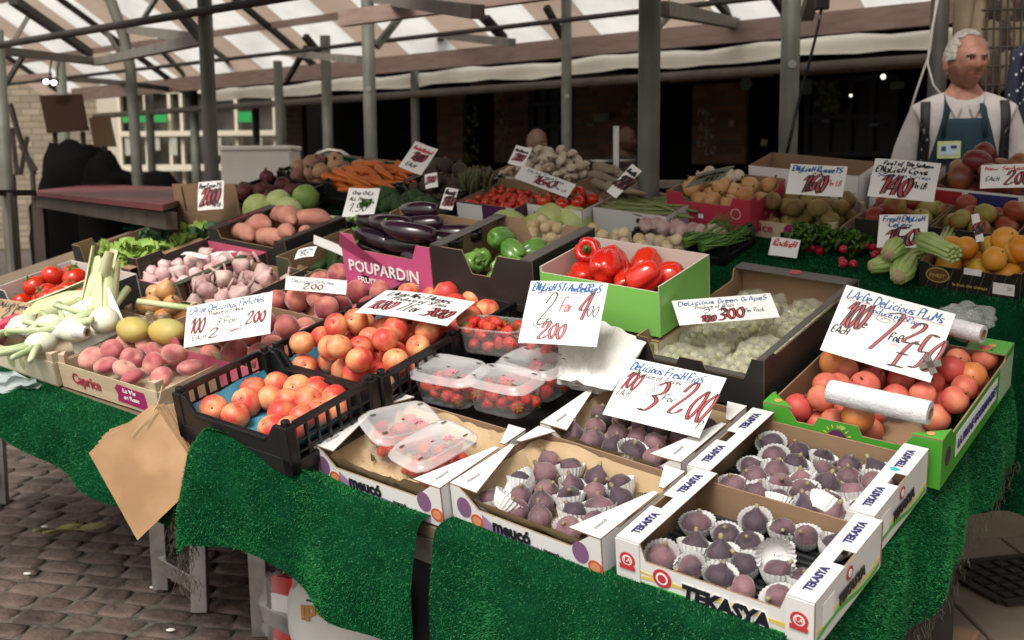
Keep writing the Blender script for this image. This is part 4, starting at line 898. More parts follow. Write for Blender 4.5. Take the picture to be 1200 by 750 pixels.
# --- black box of bagged grapes
GRB, GRBM = tray('grape_box', 'big black-edged cardboard box filled with film wrapped green grapes', -.275, .9, .34, .58, .13, .06, 0, blackcard, cardb, f=('tab', .075, .03, .12, .18), b=('low', .13, .02), l=('low', .1, .05), r_=('low', .12, .05))
flange(GRB, 'b', .05, .34, .58, .13, greycard); flange(GRB, 'f', .022, .34, .58, .076, greycard); flange(GRB, 'r', .018, .34, .58, .13, greycard)
disc(GRB, 'round_seal', (.17, .56, .134), X_, Y_, .016, dred)
c = MB(); c.box(-.0, .34, .0, .58, -.058, -.006); c.build('lower_tray', blackcard, GRB)
# --- red pepper box on its striped box
lime = mat('lime_carton', (.2, .5, .1), .45, (.18, .44, .09), 3)
STR, STRM = tray('striped_box', 'closed cream and olive striped box under the red pepper box', -.59, .96, .34, .27, .15, 0, 0, mat('striped_carton', (.5, .46, .3), .6), cardb)
c = MB()
for k in range(14): c.box(.006 + k * .024, .018 + k * .024, -.0014, -.0005, .003, .146)
c.build('printed_stripes', P_('olive_print', (.2, .2, .06)), STR); disc(STR, 'round_mark', (.25, -.0015, .12), X_, Z_, .012, P_('brown_mark', (.15, .03, .02)))
c = MB(); c.box(0, .34, 0, .27, .151, .154); c.build('lid', cardb, STR)
PEP, PEPM = tray('pepper_box', 'lime green cardboard box of red peppers', -.605, .965, .36, .265, .135, .165, 0, lime, mat('inner_white', (.6, .52, .46), .6), f=('low', .12, .002, .0))
# --- black green-pepper box, over a black base box
BB0, _ = tray('stacked_box', 'closed black box under the open green pepper box', -.975, .975, .355, .3, .15, 0, 0, blackcard, cardb); c = MB(); c.box(0, .355, 0, .3, .151, .154); c.build('lid', blackcard, BB0)
BPB, BPM = tray('pepper_box', 'black box with cut out front holding green peppers', -.985, .965, .355, .31, .15, .158, .0, blackcard, cardb, f=('low', .085, .115, .03), b=('low', .075, .1, .04), l='full', r_='full')
flange(BPB, 'l', .04, .355, .31, .15, greycard); flange(BPB, 'r', .04, .355, .31, .15, greycard)
decal(BPB, 'lid_seam', [(0, .02), (.355, .02), (.355, .022), (0, .022)], (0, 0, 0), X_, Z_, greycard, .0003)
# --- pink aubergine box
pinkc = mat('pink_carton', (.52, .09, .22), .45, (.47, .08, .2), 3)
EB0, _ = tray('stacked_box', 'closed pink box under the aubergine box', -1.335, .975, .35, .27, .12, 0, 0, pinkc, cardb); c = MB(); c.box(0, .35, 0, .27, .121, .124); c.build('lid', pinkc, EB0)
AUB, AUBM = tray('aubergine_box', 'pink printed cardboard box heaped with dark aubergines', -1.345, .965, .355, .27, .17, .128, .0, pinkc, cardb, f=('tab', .125, .05, .001, .002), b='full', l=('low', .15, .04), r_=('low', .155, .04), )
text_on(AUB, 'POUPARDIN', .05, wht, (.165, -.001, .07), X_, Z_, width=.28, bold=.02)
c = MB(); 
for x in (.075, .125, .17, .215, .26): c.box(x, x + .0018, -.0036, -.0028, .045, .1)
c.build('stencil_gap', pinkc, AUB); text_on(AUB, 'FRUITS', .025, wht, (.1, -.001, .03), X_, Z_, width=.09); text_on(AUB, '95', .022, wht, (.29, -.001, .04), X_, Z_, width=.025)
flange(AUB, 'r', .02, .355, .27, .17, pinkc, .0, .27, z=-.014)
# --- pink rimmed peach boxes behind the crates
rose = mat('rose_carton', (.55, .12, .2), .5, (.5, .1, .17), 4)
PA, PAM = tray('peach_box', 'rose rimmed box of large dark peaches with a white sign standing in it', -1.575, .455, .44, .3, .115, 0, 0, rose, cardb, f=('low', .085, .05), l=('low', .1, .06), r_=('tab', .09, .04, .1, .16))
PB, PBM = tray('peach_box', 'rose rimmed box of large peaches with a sheet of paper lying at its back', -1.57, .765, .44, .3, .115, 0, 0, rose, cardb, f=('low', .085, .05), l=('low', .1, .06), r_=('tab', .09, .04, .1, .16))
for root in (PA, PB):
    flange(root, 'r', .03, .44, .3, .115, rose, 0, .06); flange(root, 'r', .03, .44, .3, .115, rose, .24, .3); flange(root, 'l', .03, .44, .3, .115, rose, 0, .06)
# --- the boxes farther back, left
blackin = cardb
TOM, TOMM = tray('tomato_box', 'dark printed box of vine tomatoes at the left edge', -2.46, .44, .36, .3, .12, 0, .03, mat('slate_carton', (.045, .052, .055), .5), mat('white_inner', (.6, .58, .55), .6), f=('low', .09, .06), b='full')
decal(TOM, 'pale_label', [(.2, .03), (.31, .03), (.31, .11), (.2, .11)], (0, 0, 0), X_, Z_, P_('slate_label', (.11, .12, .12)));
c = MB()
for k in range(7):
    for j, (a, b) in enumerate(((.207, .26), (.27, .303))): c.box(a, b - (k % 3) * .006, -.0022, -.0012, .04 + k * .009, .043 + k * .009)
c.build('printed_lines', grayp, TOM)
LETB, LETM = tray('lettuce_box', 'black sided cardboard box with a tall back holding lettuces', -2.6, .83, .38, .46, .13, 0, .0, blackcard, cardb, f=('low', .07, .05), b='full', l=('low', .1, .08), r_=('low', .11, .1))
c = MB(); c.prism([(0, 0), (.38, 0), (.38, .13), (0, .17)], (.38, .47, .1), (-1, 0, 0), Z_, .004, 0); c.box(.05, .065, .462, .466, .1, .23); c.build('raised_back', [cardb], LETB)
GPB, GPM = tray('garlic_box', 'open cardboard box of pinkish new garlic', -2.27, .8, .36, .34, .1, 0, 0, greycard, rose, f=('low', .07, .04), l=('low', .09, .1), b='full')
flange(GPB, 'l', .05, .36, .34, .1, cardb); 
GWB, GWM = tray('garlic_box', 'small olive sided box of whole garlic bulbs, right of the pinkish garlic', -1.93, .74, .32, .32, .1, .01, .05, mat('olive_carton', (.06, .07, .045), .6), cardb, f=('low', .055, .04), l='full', b=('low', .08, .05))
flange(GWB, 'l', .03, .32, .32, .1, MT['olive_carton'])
ONB, ONM = wood_crate('wooden_crate', 'small wooden crate of brown onions behind the leeks', -1.96, .58, .2, .14, .09)
SPB, SPM = tray('sweet_potato_box', 'black edged box of pink sweet potatoes', -2.21, 1.14, .4, .3, .12, .03, 0, blackcard, cardb, f=('low', .09, .05), b=('low', .11, .05), l=('low', .1, .03))
flange(SPB, 'l', .05, .4, .3, .12, blackcard); flange(SPB, 'r', .03, .4, .3, .12, blackcard)
text_on(SPB, 'SWEETER', .022, dred, (.03, .15, .1235), Y_, -X_, width=.16)
COB, COM = tray('courgette_box', 'olive printed box of dark courgettes beside the pink aubergine box', -1.77, 1.06, .36, .3, .13, 0, -.02, mat('olive_carton2', (.055, .06, .035), .6), cardb, f=('low', .1, .06), b='full', r_=('low', .1, .05))
# far row
def small_crate(label, u, v, w, d, H, h0=0, cat='crate', m=None):
    return plastic_crate(label, u, v, w, d, H, h0, group='black plastic crates of roots and greens')
BEET, BEEM = small_crate('black plastic crate of beetroot in front of the white box', -2.725, 1.603, .36, .3, .1)
SWE, SWM = small_crate('black plastic crate of swedes left of the carrots', -2.7, 1.91, .36, .28, .1, .02)
CAR, CARM = small_crate('black plastic crate of carrots', -2.33, 1.83, .33, .3, .1, .03)
JER, JERM = small_crate('black crate of dusty dark beetroots right of the carrots', -1.99, 1.9, .34, .28, .1, .03)
BRO, BROM = small_crate('dark crate of broccoli behind the aubergines', -1.98, 1.6, .34, .29, .1, 0)
CHE, CHEM = tray('tomato_box', 'white and purple box of cherry tomatoes on the vine', -1.625, 1.84, .27, .27, .09, .03, .0, P_('deep_purple', (.08, .02, .08)), cardb)
decal(CHE, 'white_panel', [(0, .01), (.12, .01), (.12, .085), (0, .085)], (0, 0, 0), X_, Z_, white_p); decal(CHE, 'white_panel', [(.235, .0), (.27, .0), (.27, .09), (.235, .09)], (0, 0, 0), X_, Z_, white_p, .001); disc(CHE, 'red_mark', (.252, -.0018, .05), X_, Z_, .01, redp)
TO2, TO2M = tray('tomato_box', 'white printed box of round red tomatoes under the large price sign', -1.35, 1.912, .24, .2, .09, .03, 0, wcard, cardb); text_on(TO2, 'TEKASYA', .045, blackp, (.12, -.001, .045), X_, Z_, width=.18, bold=.05)
BEA, BEAM_ = tray('bean_box', 'plain pale box of runner beans left of the thick post', -1.1, 1.97, .3, .24, .1, .02, .0, mat('grey_white_carton', (.55, .55, .56), .5), cardb); disc(BEA, 'round_hole', (.19, 0, .07), X_, Z_, .011, blackp)
MUS, MUSM = tray('mushroom_box', 'brown box heaped with white mushrooms', -1.73, 2.13, .42, .26, .1, .03, 0, cardb, cardb, f='full')
REDB, REDM = tray('fruit_box', 'bright red cardboard box of peaches and spring onions right of the thick post', -.887, 2.127, .32, .29, .13, .03, .0, mat('red_box_carton', (.42, .03, .06), .45, (.37, .025, .05), 3), cardb, f=('low', .1, .06), r_=('low', .11, .05))
for x in (.07, .2): decal(REDB, 'black_arrow', [(x - .009, .025), (x + .009, .036), (x - .009, .047)], (0, 0, 0), X_, Z_, blackp)
decal(REDB, 'white_label', [(.125, .045), (.145, .045), (.145, .06), (.125, .06)], (0, 0, 0), X_, Z_, wht); disc(REDB, 'round_logo', (.27, -.0002, .075), X_, Z_, .02, P_('pale_pink_print', (.65, .35, .38))); disc(REDB, 'round_logo_centre', (.27, -.001, .075), X_, Z_, .016, MT['red_box_carton'])
WBB, _ = tray('carton', 'pale cardboard carton standing behind the red box', -.75, 2.5, .42, .2, .15, .02, 0, white_p, cardb)
COX, COXM = tray('apple_box', 'black box of green and brown apples behind the celery', -.243, 2.252, .24, .26, .1, .0, .0, blackcard, cardb, f=('low', .1, .03))
COX2, COX2M = tray('apple_box', 'black printed box of red tinged apples behind the lemons', .002, 2.253, .26, .26, .1, .0, .0, blackcard, cardb, f=('low', .1, .03)); text_on(COX2, 'FRESH', .04, grayp, (.1, -.001, .05), X_, Z_, width=.12, bold=.02)
MAN, MANM = tray('mango_box', 'red, white and blue box heaped with dark red mangoes in front of the stallholder', .0 - .09, 2.56, .3, .26, .1, .05, .0, P_('maroon_print', (.16, .02, .03)), cardb, f=('low', .09, .03))
decal(MAN, 'white_border', [(0, .02), (.3, .02), (.3, .09), (0, .09)], (0, 0, 0), X_, Z_, white_p, .0004); decal(MAN, 'blue_panel', [(.12, .03), (.28, .03), (.28, .082), (.12, .082)], (0, 0, 0), X_, Z_, navy, .0012)
decal(MAN, 'red_panel', [(.01, .03), (.1, .03), (.1, .082), (.01, .082)], (0, 0, 0), X_, Z_, P_('flag_red', (.35, .02, .03)), .0012)
WB2, _ = tray('carton', 'white carton with red dots at the right of the mangoes', .24, 2.6, .26, .2, .1, .03, 0, white_p, cardb); c = MB(); c.box(0, .26, 0, .2, .101, .104); c.build('lid', white_p, WB2)
for z in (.07, .045): disc(WB2, 'red_dot', (.06, 0, z), X_, Z_, .008, dred)
WB3, _ = tray('carton', 'white carton half hidden between the two apple signs', -.31, 2.56, .2, .2, .12, .04, 0, white_p, cardb)
CIT, CITM = tray('citrus_box', 'black printed box of oranges and lemons at the right edge', .066, 1.975, .29, .22, .085, .0, .0, mat('striped_black', (.015, .014, .013), .4), cardb, f=('low', .075, .02))
c = MB()
for k in range(9): c.prism([(.02 + k * .03, .0), (.0205 + k * .03, .0), (.0405 + k * .03, .074), (.04 + k * .03, .074)], (0, -.0003, 0), X_, Z_, .0005, 0)
c.build('printed_stripes', P_('gold_print', (.45, .33, .1)), CIT)
disc(CIT, 'gold_oval', (.055, -.001, .048), X_, Z_, .035, MT['gold_print'], ry=.024); disc(CIT, 'oval_centre', (.055, -.0017, .048), X_, Z_, .032, P_('brown_oval', (.12, .06, .02)), ry=.021)
text_on(CIT, 'FINEST', .015, MT['gold_print'], (.055, -.003, .046), X_, Z_, width=.045); text_on(CIT, 'le fruit des champs', .013, MT['gold_print'], (.15, -.001, .026), X_, Z_, width=.1)
decal(CIT, 'white_label', [(.215, .015), (.275, .015), (.275, .05), (.215, .05)], (0, 0, 0), X_, Z_, white_p, .001); decal(CIT, 'white_label', [(.13, .062), (.18, .062), (.18, .082), (.13, .082)], (0, 0, 0), X_, Z_, white_p, .001)
text_on(CIT, '20', .016, grayp, (.262, -.002, .036), X_, Z_)
GCR, _ = tray('green_box', 'dark green box at the far right edge behind the oranges', .42, 2.3, .3, .28, .11, .0, 0, P_('bottle_green', (.01, .07, .04)), cardb); disc(GCR, 'pale_oval', (.06, 0, .06), X_, Z_, .03, white_p, ry=.04); disc(GCR, 'oval_centre', (.06, -.001, .06), X_, Z_, .024, MT['bottle_green'], ry=.034)
SPO, SPOM = small_crate('black crate of green spring onions below the red box', -.9, 1.9, .36, .22, .08, .0)
# ------------------------------------------------------------------ produce: one mesh of each kind, then copies
def lathe(mb, prof_, n=16, mod=None, m=0, M=None):
    vs = []; fs = []
    for (r_, z) in prof_:
        for i in range(n):
            a = 6.28318 * i / n; rr = r_ * (mod(a, z) if mod else 1); vs.append((rr * math.cos(a), rr * math.sin(a), z))
    for j in range(len(prof_) - 1):
        for i in range(n): i2 = (i + 1) % n; fs.append((j*n + i, j*n + i2, (j+1)*n + i2, (j+1)*n + i))
    mb.add(vs, fs, m, M)
def proto(name, mats, build, smooth=True):
    c = MB(); build(c); return c.mesh(name, mats, smooth)
def peachy(r, crease=.06, dim=.22, sq=.95, bottom=.0):
    def fn(d):
        rho = math.hypot(d.x, d.y); a = math.atan2(d.y, d.x)
        k = 1 - crease * math.exp(-abs(a / .2) ** 1.5) * rho ** 1.5 + .012 * math.sin(2 * a + 1)
        z = d.z * sq - (dim * math.exp(-(rho / .2) ** 2) if d.z > 0 else 0)
        return Vector((d.x * k * r, d.y * k * r, z * r))
    return fn
def bulbstem(c, z, L=.008, r_=.0018, m=1): c.tube([(0, 0, z - .004), (.001, 0, z + L * .5), (.003, .001, z + L)], [r_ * 1.2, r_, r_], m, 6)
stemm = mat('brown_stem', (.1, .07, .03), .8); gstem = mat('green_stem', (.09, .2, .04), .5, (.06, .13, .03), 30)
m_nect = mat('nectarine_skin', (.57, .06, .045), .4, (.8, .42, .19), 17, rand=.2, detail=5, lo=.42, hi=.74, spec=.35, bump=.04, bscale=190, sss=.08)
m_peach = mat('peach_skin', (.27, .05, .06), .7, (.55, .2, .15), 18, rand=.22, detail=2, lo=.4, hi=.68, sheen=.5, sss=.05)
m_flatp = mat('flat_peach_skin', (.38, .09, .1), .7, (.62, .3, .24), 18, rand=.2, detail=2, lo=.4, hi=.66, sheen=.5, sss=.05)
m_plum = mat('plum_skin', (.5, .07, .06), .5, (.68, .24, .13), 20, rand=.3, lo=.42, hi=.76, bump=.05, bscale=220, spec=.4, sss=.05)
m_plum2 = mat('golden_plum_skin', (.62, .24, .07), .38, (.55, .13, .04), 16, lo=.4, hi=.7, bump=.05, bscale=220)
m_tom = mat('tomato_skin', (.5, .022, .01), .2, (.56, .05, .015), 6, rand=.3, spec=.55, sss=.06)
m_pep = mat('red_pepper_skin', (.52, .01, .008), .16, (.6, .03, .012), 6, spec=.6, sss=.05)
m_gpep = mat('green_pepper_skin', (.06, .17, .025), .18, (.16, .3, .06), 7, spec=.6)
m_aub = mat('aubergine_skin', (.01, .004, .009), .2, (.028, .009, .02), 7, spec=.6)
m_fig = mat('fig_skin', (.055, .036, .05), .68, (.22, .115, .13), 26, rand=.5, lo=.35, hi=.75, stretch=(1, 1, .16), bump=.3, bscale=140, sheen=.35)
m_orange = mat('orange_skin', (.62, .22, .02), .38, (.66, .32, .04), 8, rand=.5, bump=.12, bscale=260)
m_lemon = mat('yellow_citrus_skin', (.66, .38, .03), .38, (.66, .46, .06), 8, rand=.5, bump=.12, bscale=260)
m_rus = mat('russet_skin', (.17, .1, .035), .6, (.28, .21, .07), 20, rand=.3, bump=.05, bscale=200)
m_cox = mat('apple_skin', (.28, .05, .025), .4, (.3, .25, .06), 14, rand=.5, lo=.42, hi=.62)
m_mango = mat('dark_mango_skin', (.14, .02, .02), .32, (.26, .1, .03), 10, rand=.4)
m_ymango = mat('yellow_mango_skin', (.5, .36, .08), .5, (.42, .38, .14), 9)
m_cab = mat('cabbage_leaf', (.42, .5, .16), .5, (.55, .6, .3), 11, bump=.5, bscale=26, rand=.3)
m_dcab = mat('green_cabbage_leaf', (.16, .26, .05), .5, (.27, .38, .1), 14, bump=.4, bscale=30)
m_sp = mat('sweet_potato_skin', (.42, .16, .12), .7, (.52, .25, .18), 14, bump=.3, bscale=60)
m_onion = mat('onion_skin', (.45, .2, .07), .4, (.55, .32, .14), 12, stretch=(1, 1, .3))
m_garlic = mat('garlic_skin', (.6, .45, .42), .6, (.38, .2, .2), 18, stretch=(1, 1, .25), bump=.2, bscale=60)
m_pgarlic = mat('pink_garlic_skin', (.62, .36, .36), .5, (.68, .52, .5), 12, rand=.3, stretch=(1, 1, .3))
m_carrot = mat('carrot_skin', (.6, .14, .015), .5, (.5, .11, .015), 18)
m_swede = mat('swede_skin', (.5, .3, .16), .6, (.28, .12, .1), 7, rand=.3)
m_beet = mat('beetroot_skin', (.07, .012, .018), .6, (.12, .03, .03), 12)
m_dusty = mat('dusty_root_skin', (.045, .03, .025), .85, (.09, .06, .045), 18)
m_brocc = mat('broccoli_head', (.03, .065, .022), .8, (.05, .1, .035), 60, bump=1, bscale=150)
m_mush = mat('mushroom_cap', (.6, .52, .42), .6, (.5, .4, .3), 10, rand=.2)
m_chard = mat('white_stalk', (.62, .64, .45), .4, (.5, .58, .28), 6)
m_leaf = mat('green_leaf', (.05, .14, .02), .5, (.12, .25, .05), 14)
m_lleaf = mat('lettuce_leaf', (.2, .34, .05), .5, (.34, .45, .12), 16)
m_dleaf = mat('blue_green_leaf', (.04, .1, .05), .5, (.08, .16, .09), 14)
m_cour = mat('courgette_skin', (.014, .04, .012), .35, (.03, .075, .02), 14, stretch=(6, 6, 1))
m_bean = mat('bean_pod', (.16, .2, .07), .5, (.24, .27, .12), 12)
m_straw = mat('strawberry_flesh', (.5, .012, .012), .3, (.6, .06, .03), 18, rand=.3, bump=.6, bscale=170)
m_husk = mat('corn_husk', (.5, .56, .26), .6, (.66, .66, .46), 9, stretch=(9, 9, .6))
m_radish = mat('radish_skin', (.4, .01, .04), .3)
m_cup = mat('paper_cup', (.72, .71, .71), .6)
m_net = mat('net_onion', (.58, .42, .22), .5, (.66, .55, .36), 6, rand=.4)
NECT = proto('nectarine', [m_nect, stemm], lambda c: (c.ball(peachy(.0345, .12, .2), 32, 18), c.ball(lambda d: Vector((d.x * .0035, d.y * .0035, .0262 + d.z * .002)), 8, 6, 1)))
PEACH = proto('peach', [m_peach], lambda c: c.ball(peachy(.037, .14), 32, 18))
FLATP = proto('flat_peach', [m_flatp], lambda c: c.ball(peachy(.036, .06, .3, .62), 20, 14))
PLUM = proto('plum', [m_plum, stemm], lambda c: (c.ball(peachy(.0315, .04, .12), 20, 14), bulbstem(c, .028, .007)))
GPLUM = proto('plum', [m_plum2, stemm], lambda c: (c.ball(peachy(.037, .04, .12), 20, 14), bulbstem(c, .033, .007)))
TOMA = proto('tomato', [m_tom, gstem], lambda c: (c.ball(peachy(.034, .0, .12, .86), 20, 12), [c.tube([(0, 0, .026), (.011 * math.cos(a), .011 * math.sin(a), .03), (.02 * math.cos(a), .02 * math.sin(a), .024)], [.003, .0022, .0006], 1, 5) for a in np.arange(0, 6.2, 1.256)], c.tube([(0, 0, .025), (.003, 0, .036), (.01, 0, .04)], .0022, 1, 6)))
def fig(c, k=1, neck=1):
    pr = [(.0005, -.0205), (.008, -.021), (.016, -.0185), (.0225, -.011), (.0245, -.002), (.0225, .007), (.0175, .0135), (.0115, .018*neck), (.0065, .0225*neck), (.0042, .0265*neck), (.0038, .031*neck), (.0028, .033*neck), (.0002, .0335*neck)]
    lathe(c, pr[:-3], 26, lambda a, z: k * (1 + .022 * math.cos(13 * a) * (1 if z < .02 else .4)), 0); lathe(c, pr[-4:], 26, None, 1)
m_figst = mat('fig_neck', (.3, .27, .13), .6, (.16, .08, .07), 40)
FIGS = [proto('fig', [m_fig, m_figst], lambda c, k=k, n_=n_: fig(c, k, n_)) for k, n_ in ((1, 1), (1.06, .85), (.95, 1.1))]
CUP = proto('paper_cup', [m_cup], lambda c: (lathe(c, [(.001, -.0205), (.018, -.0205), (.0245, -.010), (.031, .006)], 48, lambda a, z: 1 + (.035 * math.cos(24 * a) if z > -.02 else 0)), lathe(c, [(.001, -.0212), (.0185, -.0212), (.025, -.011), (.0315, .0055)], 48, lambda a, z: 1 + (.035 * math.cos(24 * a) if z > -.02 else 0))), False)
def pepper(c, r=.04, L=1.2, m=0, seed=0):
    q = random.Random(seed); ph = q.uniform(0, 6); amp = q.uniform(.07, .1); bn = q.uniform(-.15, .15)
    def fn(d):
        rho = math.hypot(d.x, d.y); a = math.atan2(d.y, d.x); k = (rho ** -.28 if rho > .2 else .2 ** -.28) * (1 - .2 * abs(math.sin(2 * a + ph)) ** -.0 * (1 - abs(math.sin(1.5 * a + ph))) ** 3) * (1.02 + .1 * d.z) * .96
        z = math.copysign(abs(d.z) ** .85, d.z) * L - (.38 * math.exp(-(rho / .32) ** 2) if d.z > 0 else -.22 * math.exp(-(rho / .3) ** 2)) + .06 * math.cos(3 * a + ph) * rho
        return Vector(((d.x * k + bn * z * z * .3) * r, d.y * k * r, z * r))
    c.ball(fn, 36, 24, m)
def pstem(c, r=.04, L=1.2): lathe(c, [(.0005, .0), (.011, .002), (.012, .004), (.005, .007), (.004, .02)], 12); c.tube([(0, 0, .016), (.002, 0, .03), (.007, 0, .036)], [.0038, .0036, .0045], n=8)
PEPS = [proto('pepper_flesh', [m_pep], lambda c, s=s: pepper(c, .041, 1.15 + .1 * s, seed=s)) for s in range(3)]; PSTEM = proto('stem', [gstem], lambda c: pstem(c))
GPEPS = [proto('pepper_flesh', [m_gpep], lambda c, s=s: pepper(c, .037, 1.25, seed=s + 9)) for s in range(2)]
def aub(c, bend=.02, L=.19, R_=.034):
    n = 14; pts = []; rs = []
    for i in range(n + 1):
        t = i / n; pts.append((bend * math.sin(t * 3.1), 0, t * L - L / 2)); rs.append(R_ * (math.sin(math.pi * min(1, .06 + t * .92)) ** .45) * (1.08 - .5 * t))
    c.tube(pts, rs, 0, 20)
AUBS = [proto('aubergine', [m_aub], lambda c, b=b: aub(c, b)) for b in (.02, .035, .005)]
CAL = proto('calyx', [gstem], lambda c: (lathe(c, [(.0165, -.012), (.013, .0), (.005, .006), (.004, .022), (.005, .024), (.0003, .0245)], 15, lambda a, z: 1 + (.15 * math.cos(5 * a) if z < 0 else 0))))
def tuber(c, L, R_, seed, m=0, lump=.12):
    q = random.Random(seed); ph = [q.uniform(0, 6) for _ in range(4)]; n = 12; pts = []; rs = []
    for i in range(n + 1): t = i / n; pts.append((R_ * .4 * math.sin(t * 3 + ph[0]), R_ * .3 * math.sin(t * 4 + ph[1]), (t - .5) * L)); rs.append(R_ * max(.06, math.sin(math.pi * t) ** .6) * (1 + lump * math.sin(t * 9 + ph[2])))
    c.tube(pts, rs, m, 16)
SPOT = [proto('sweet_potato', [m_sp], lambda c, s=s: tuber(c, .16 + .02 * s, .034 + .004 * s, s)) for s in range(3)]
CARROT = [proto('carrot', [m_carrot, gstem], lambda c, s=s: (c.tube([(0, 0, -.085), (.002 * s, .001, -.04), (.004, 0, .03), (.002, 0, .075), (.001, 0, .083)], [.003, .009, .014, .0155, .009], 0, 12), c.tube([(.001, 0, .08), (0, 0, .095)], .004, 1, 6))) for s in range(3)]
COUR = proto('courgette', [m_cour, gstem], lambda c: (c.tube([(0, 0, -.1), (.003, 0, -.09), (.006, 0, 0), (.003, 0, .075), (0, 0, .09)], [.012, .02, .021, .016, .01], 0, 14), c.tube([(0, 0, .085), (0, 0, .11)], .009, 1, 7)))
BEAN = [proto('runner_bean', [m_bean], lambda c, s=s: c.tube([(s * .4 * (t*t - .04) , 0, t) for t in np.linspace(-.12, .12, 9)], [.002, .0065, .0075, .008, .0075, .008, .0075, .006, .002], 0, 8, flat=.55)) for s in (1.0, 2.2, -.8)]
ONION = proto('onion', [m_onion, stemm], lambda c: (c.ball(lambda d: Vector((d.x * .03, d.y * .03, d.z * .028 + (.012 * max(0, d.z) ** 8))), 18, 12), bulbstem(c, .034, .014, .003)))
def garl(c): c.ball(lambda d: Vector((d.x, d.y, 0)) * .03 * (1 + .06 * math.cos(9 * math.atan2(d.y, d.x))) * (1 - .2 * max(0, d.z)) + Vector((0, 0, d.z * .024 + .014 * max(0, d.z) ** 6)), 27, 12); c.tube([(0, 0, .03), (.002, 0, .05), (.008, 0, .07)], [.006, .004, .0035], 0, 8)
GARL = proto('garlic_bulb', [m_garlic], garl); PGARL = proto('garlic_bulb', [m_pgarlic], lambda c: (c.ball(lambda d: Vector((d.x, d.y, 0)) * .03 * (1 + .05 * math.cos(9 * math.atan2(d.y, d.x))) * (1 - .2 * max(0, d.z)) + Vector((0, 0, d.z * .025 + .014 * max(0, d.z) ** 6)), 27, 12), c.tube([(0, 0, .03), (.002, 0, .042)], [.006, .004], 0, 8)))
def rootball(r, m2, sprout=True):
    def b(c):
        c.ball(lambda d: Vector((d.x * r, d.y * r, d.z * r * .92 - (r * .35 * max(0, -d.z) ** 9))), 18, 12)
        if sprout: c.tube([(0, 0, r * .8), (.003, 0, r * 1.15)], r * .2, 1, 7)
    return b
SWEDE = proto('swede', [m_swede, stemm], rootball(.035, 1)); BEETR = proto('beetroot', [m_beet, stemm], rootball(.033, 1)); DUST = proto('dusty_root', [m_dusty, stemm], rootball(.034, 1)); RAD = proto('radish', [m_radish, gstem], rootball(.0135, 1))
APPLE = lambda m: (lambda c: (c.ball(peachy(.034, 0, .25, .88), 18, 12), bulbstem(c, .026, .012, .001)))
RUSS = proto('russet_apple', [m_rus, stemm], APPLE(0)); COXA = proto('apple', [m_cox, stemm], APPLE(0))
MANG = proto('mango', [m_mango], lambda c: c.ball(lambda d: Vector((d.x * .04 * (1 + .12 * d.z), d.y * .034, d.z * .05)), 18, 12)); YMAN = proto('mango', [m_ymango], lambda c: c.ball(lambda d: Vector((d.x * .036 * (1 + .12 * d.z), d.y * .033, d.z * .054)), 18, 12))
CITR = [proto('orange', [m_orange, gstem], lambda c: (c.ball(peachy(.041, 0, .05, .95), 20, 14), bulbstem(c, .037, .003, .003))), proto('lemon', [m_lemon, gstem], lambda c: (c.ball(lambda d: Vector((d.x * .036, d.y * .036, d.z * .04 + .008 * abs(d.z) ** 9 * (1 if d.z > 0 else -1))), 20, 14), bulbstem(c, .045, .002, .002)))]
def leafball(r, seed, layers=7):
    def b(c):
        c.ball(lambda d: d * r * (1 + .03 * math.sin(7 * d.x + 5 * d.y) * math.sin(8 * d.z)), 24, 16); q = random.Random(seed)
        for k in range(layers):
            az = k * 2.4; tilt = q.uniform(.3, .9); rr = r * (1.02 + .012 * k)
            M = Euler((0, tilt, az)).to_matrix().to_4x4()
            c.grid(lambda s, t: M @ Vector((rr * math.sin(.2 + t * 1.6) * math.cos((s - .5) * 1.9), rr * math.sin(.2 + t * 1.6) * math.sin((s - .5) * 1.9), -rr * math.cos(.2 + t * 1.6))) * (1 + .015 * math.sin(s * 20) * t + .05 * t ** 6), 12, 8)
    return b
CABB = [proto('cabbage', [m_cab], leafball(.078, s)) for s in (1, 2)]; DCAB = proto('cabbage', [m_dcab], leafball(.066, 5))
def heads(n, R_, r, m=0, seed=0):
    def b(c):
        q = random.Random(seed)
        for i in range(n):
            a = i * 2.4; z = 1 - i / n * 1.1; rho = math.sqrt(max(0, 1 - z * z)); p = Vector((R_ * rho * math.cos(a), R_ * rho * math.sin(a), R_ * z * .7)); s_ = r * q.uniform(.85, 1.15)
            c.ball(lambda d: p + d * s_ * (1 + .1 * math.sin(d.x * 19) * math.sin(d.y * 17 + d.z * 13)), 12, 8, m)
        c.tube([(0, 0, 0), (0, 0, -R_ * .8)], R_ * .3, 1, 8)
    return b
BROC = proto('broccoli', [m_brocc, gstem], heads(22, .042, .019))
MUSH = proto('mushroom', [m_mush], lambda c: (lathe(c, [(.0003, .016), (.01, .015), (.018, .009), (.0225, .0), (.0205, -.005), (.012, -.004), (.008, -.004), (.0075, -.016), (.0003, -.0165)], 18)))
CHERRY = proto('cherry_tomato', [m_tom, gstem], lambda c: (c.ball(lambda d: d * .0135, 12, 8), c.tube([(0, 0, .012), (.004, 0, .018), (.012, 0, .02)], .0011, 1, 5)))
def strawb(c):
    c.ball(lambda d: Vector((d.x * .0155 * (1 + .35 * d.z), d.y * .0155 * (1 + .35 * d.z), d.z * .019)), 14, 10, 0)
    for a in np.arange(0, 6.2, .9): c.add([(0, 0, .0185), (.008 * math.cos(a - .25), .008 * math.sin(a - .25), .0195), (.0145 * math.cos(a), .0145 * math.sin(a), .0175), (.008 * math.cos(a + .25), .008 * math.sin(a + .25), .0195)], [(0, 1, 2, 3)], 1)
    c.tube([(0, 0, .018), (.002, 0, .026)], .0009, 1, 5)
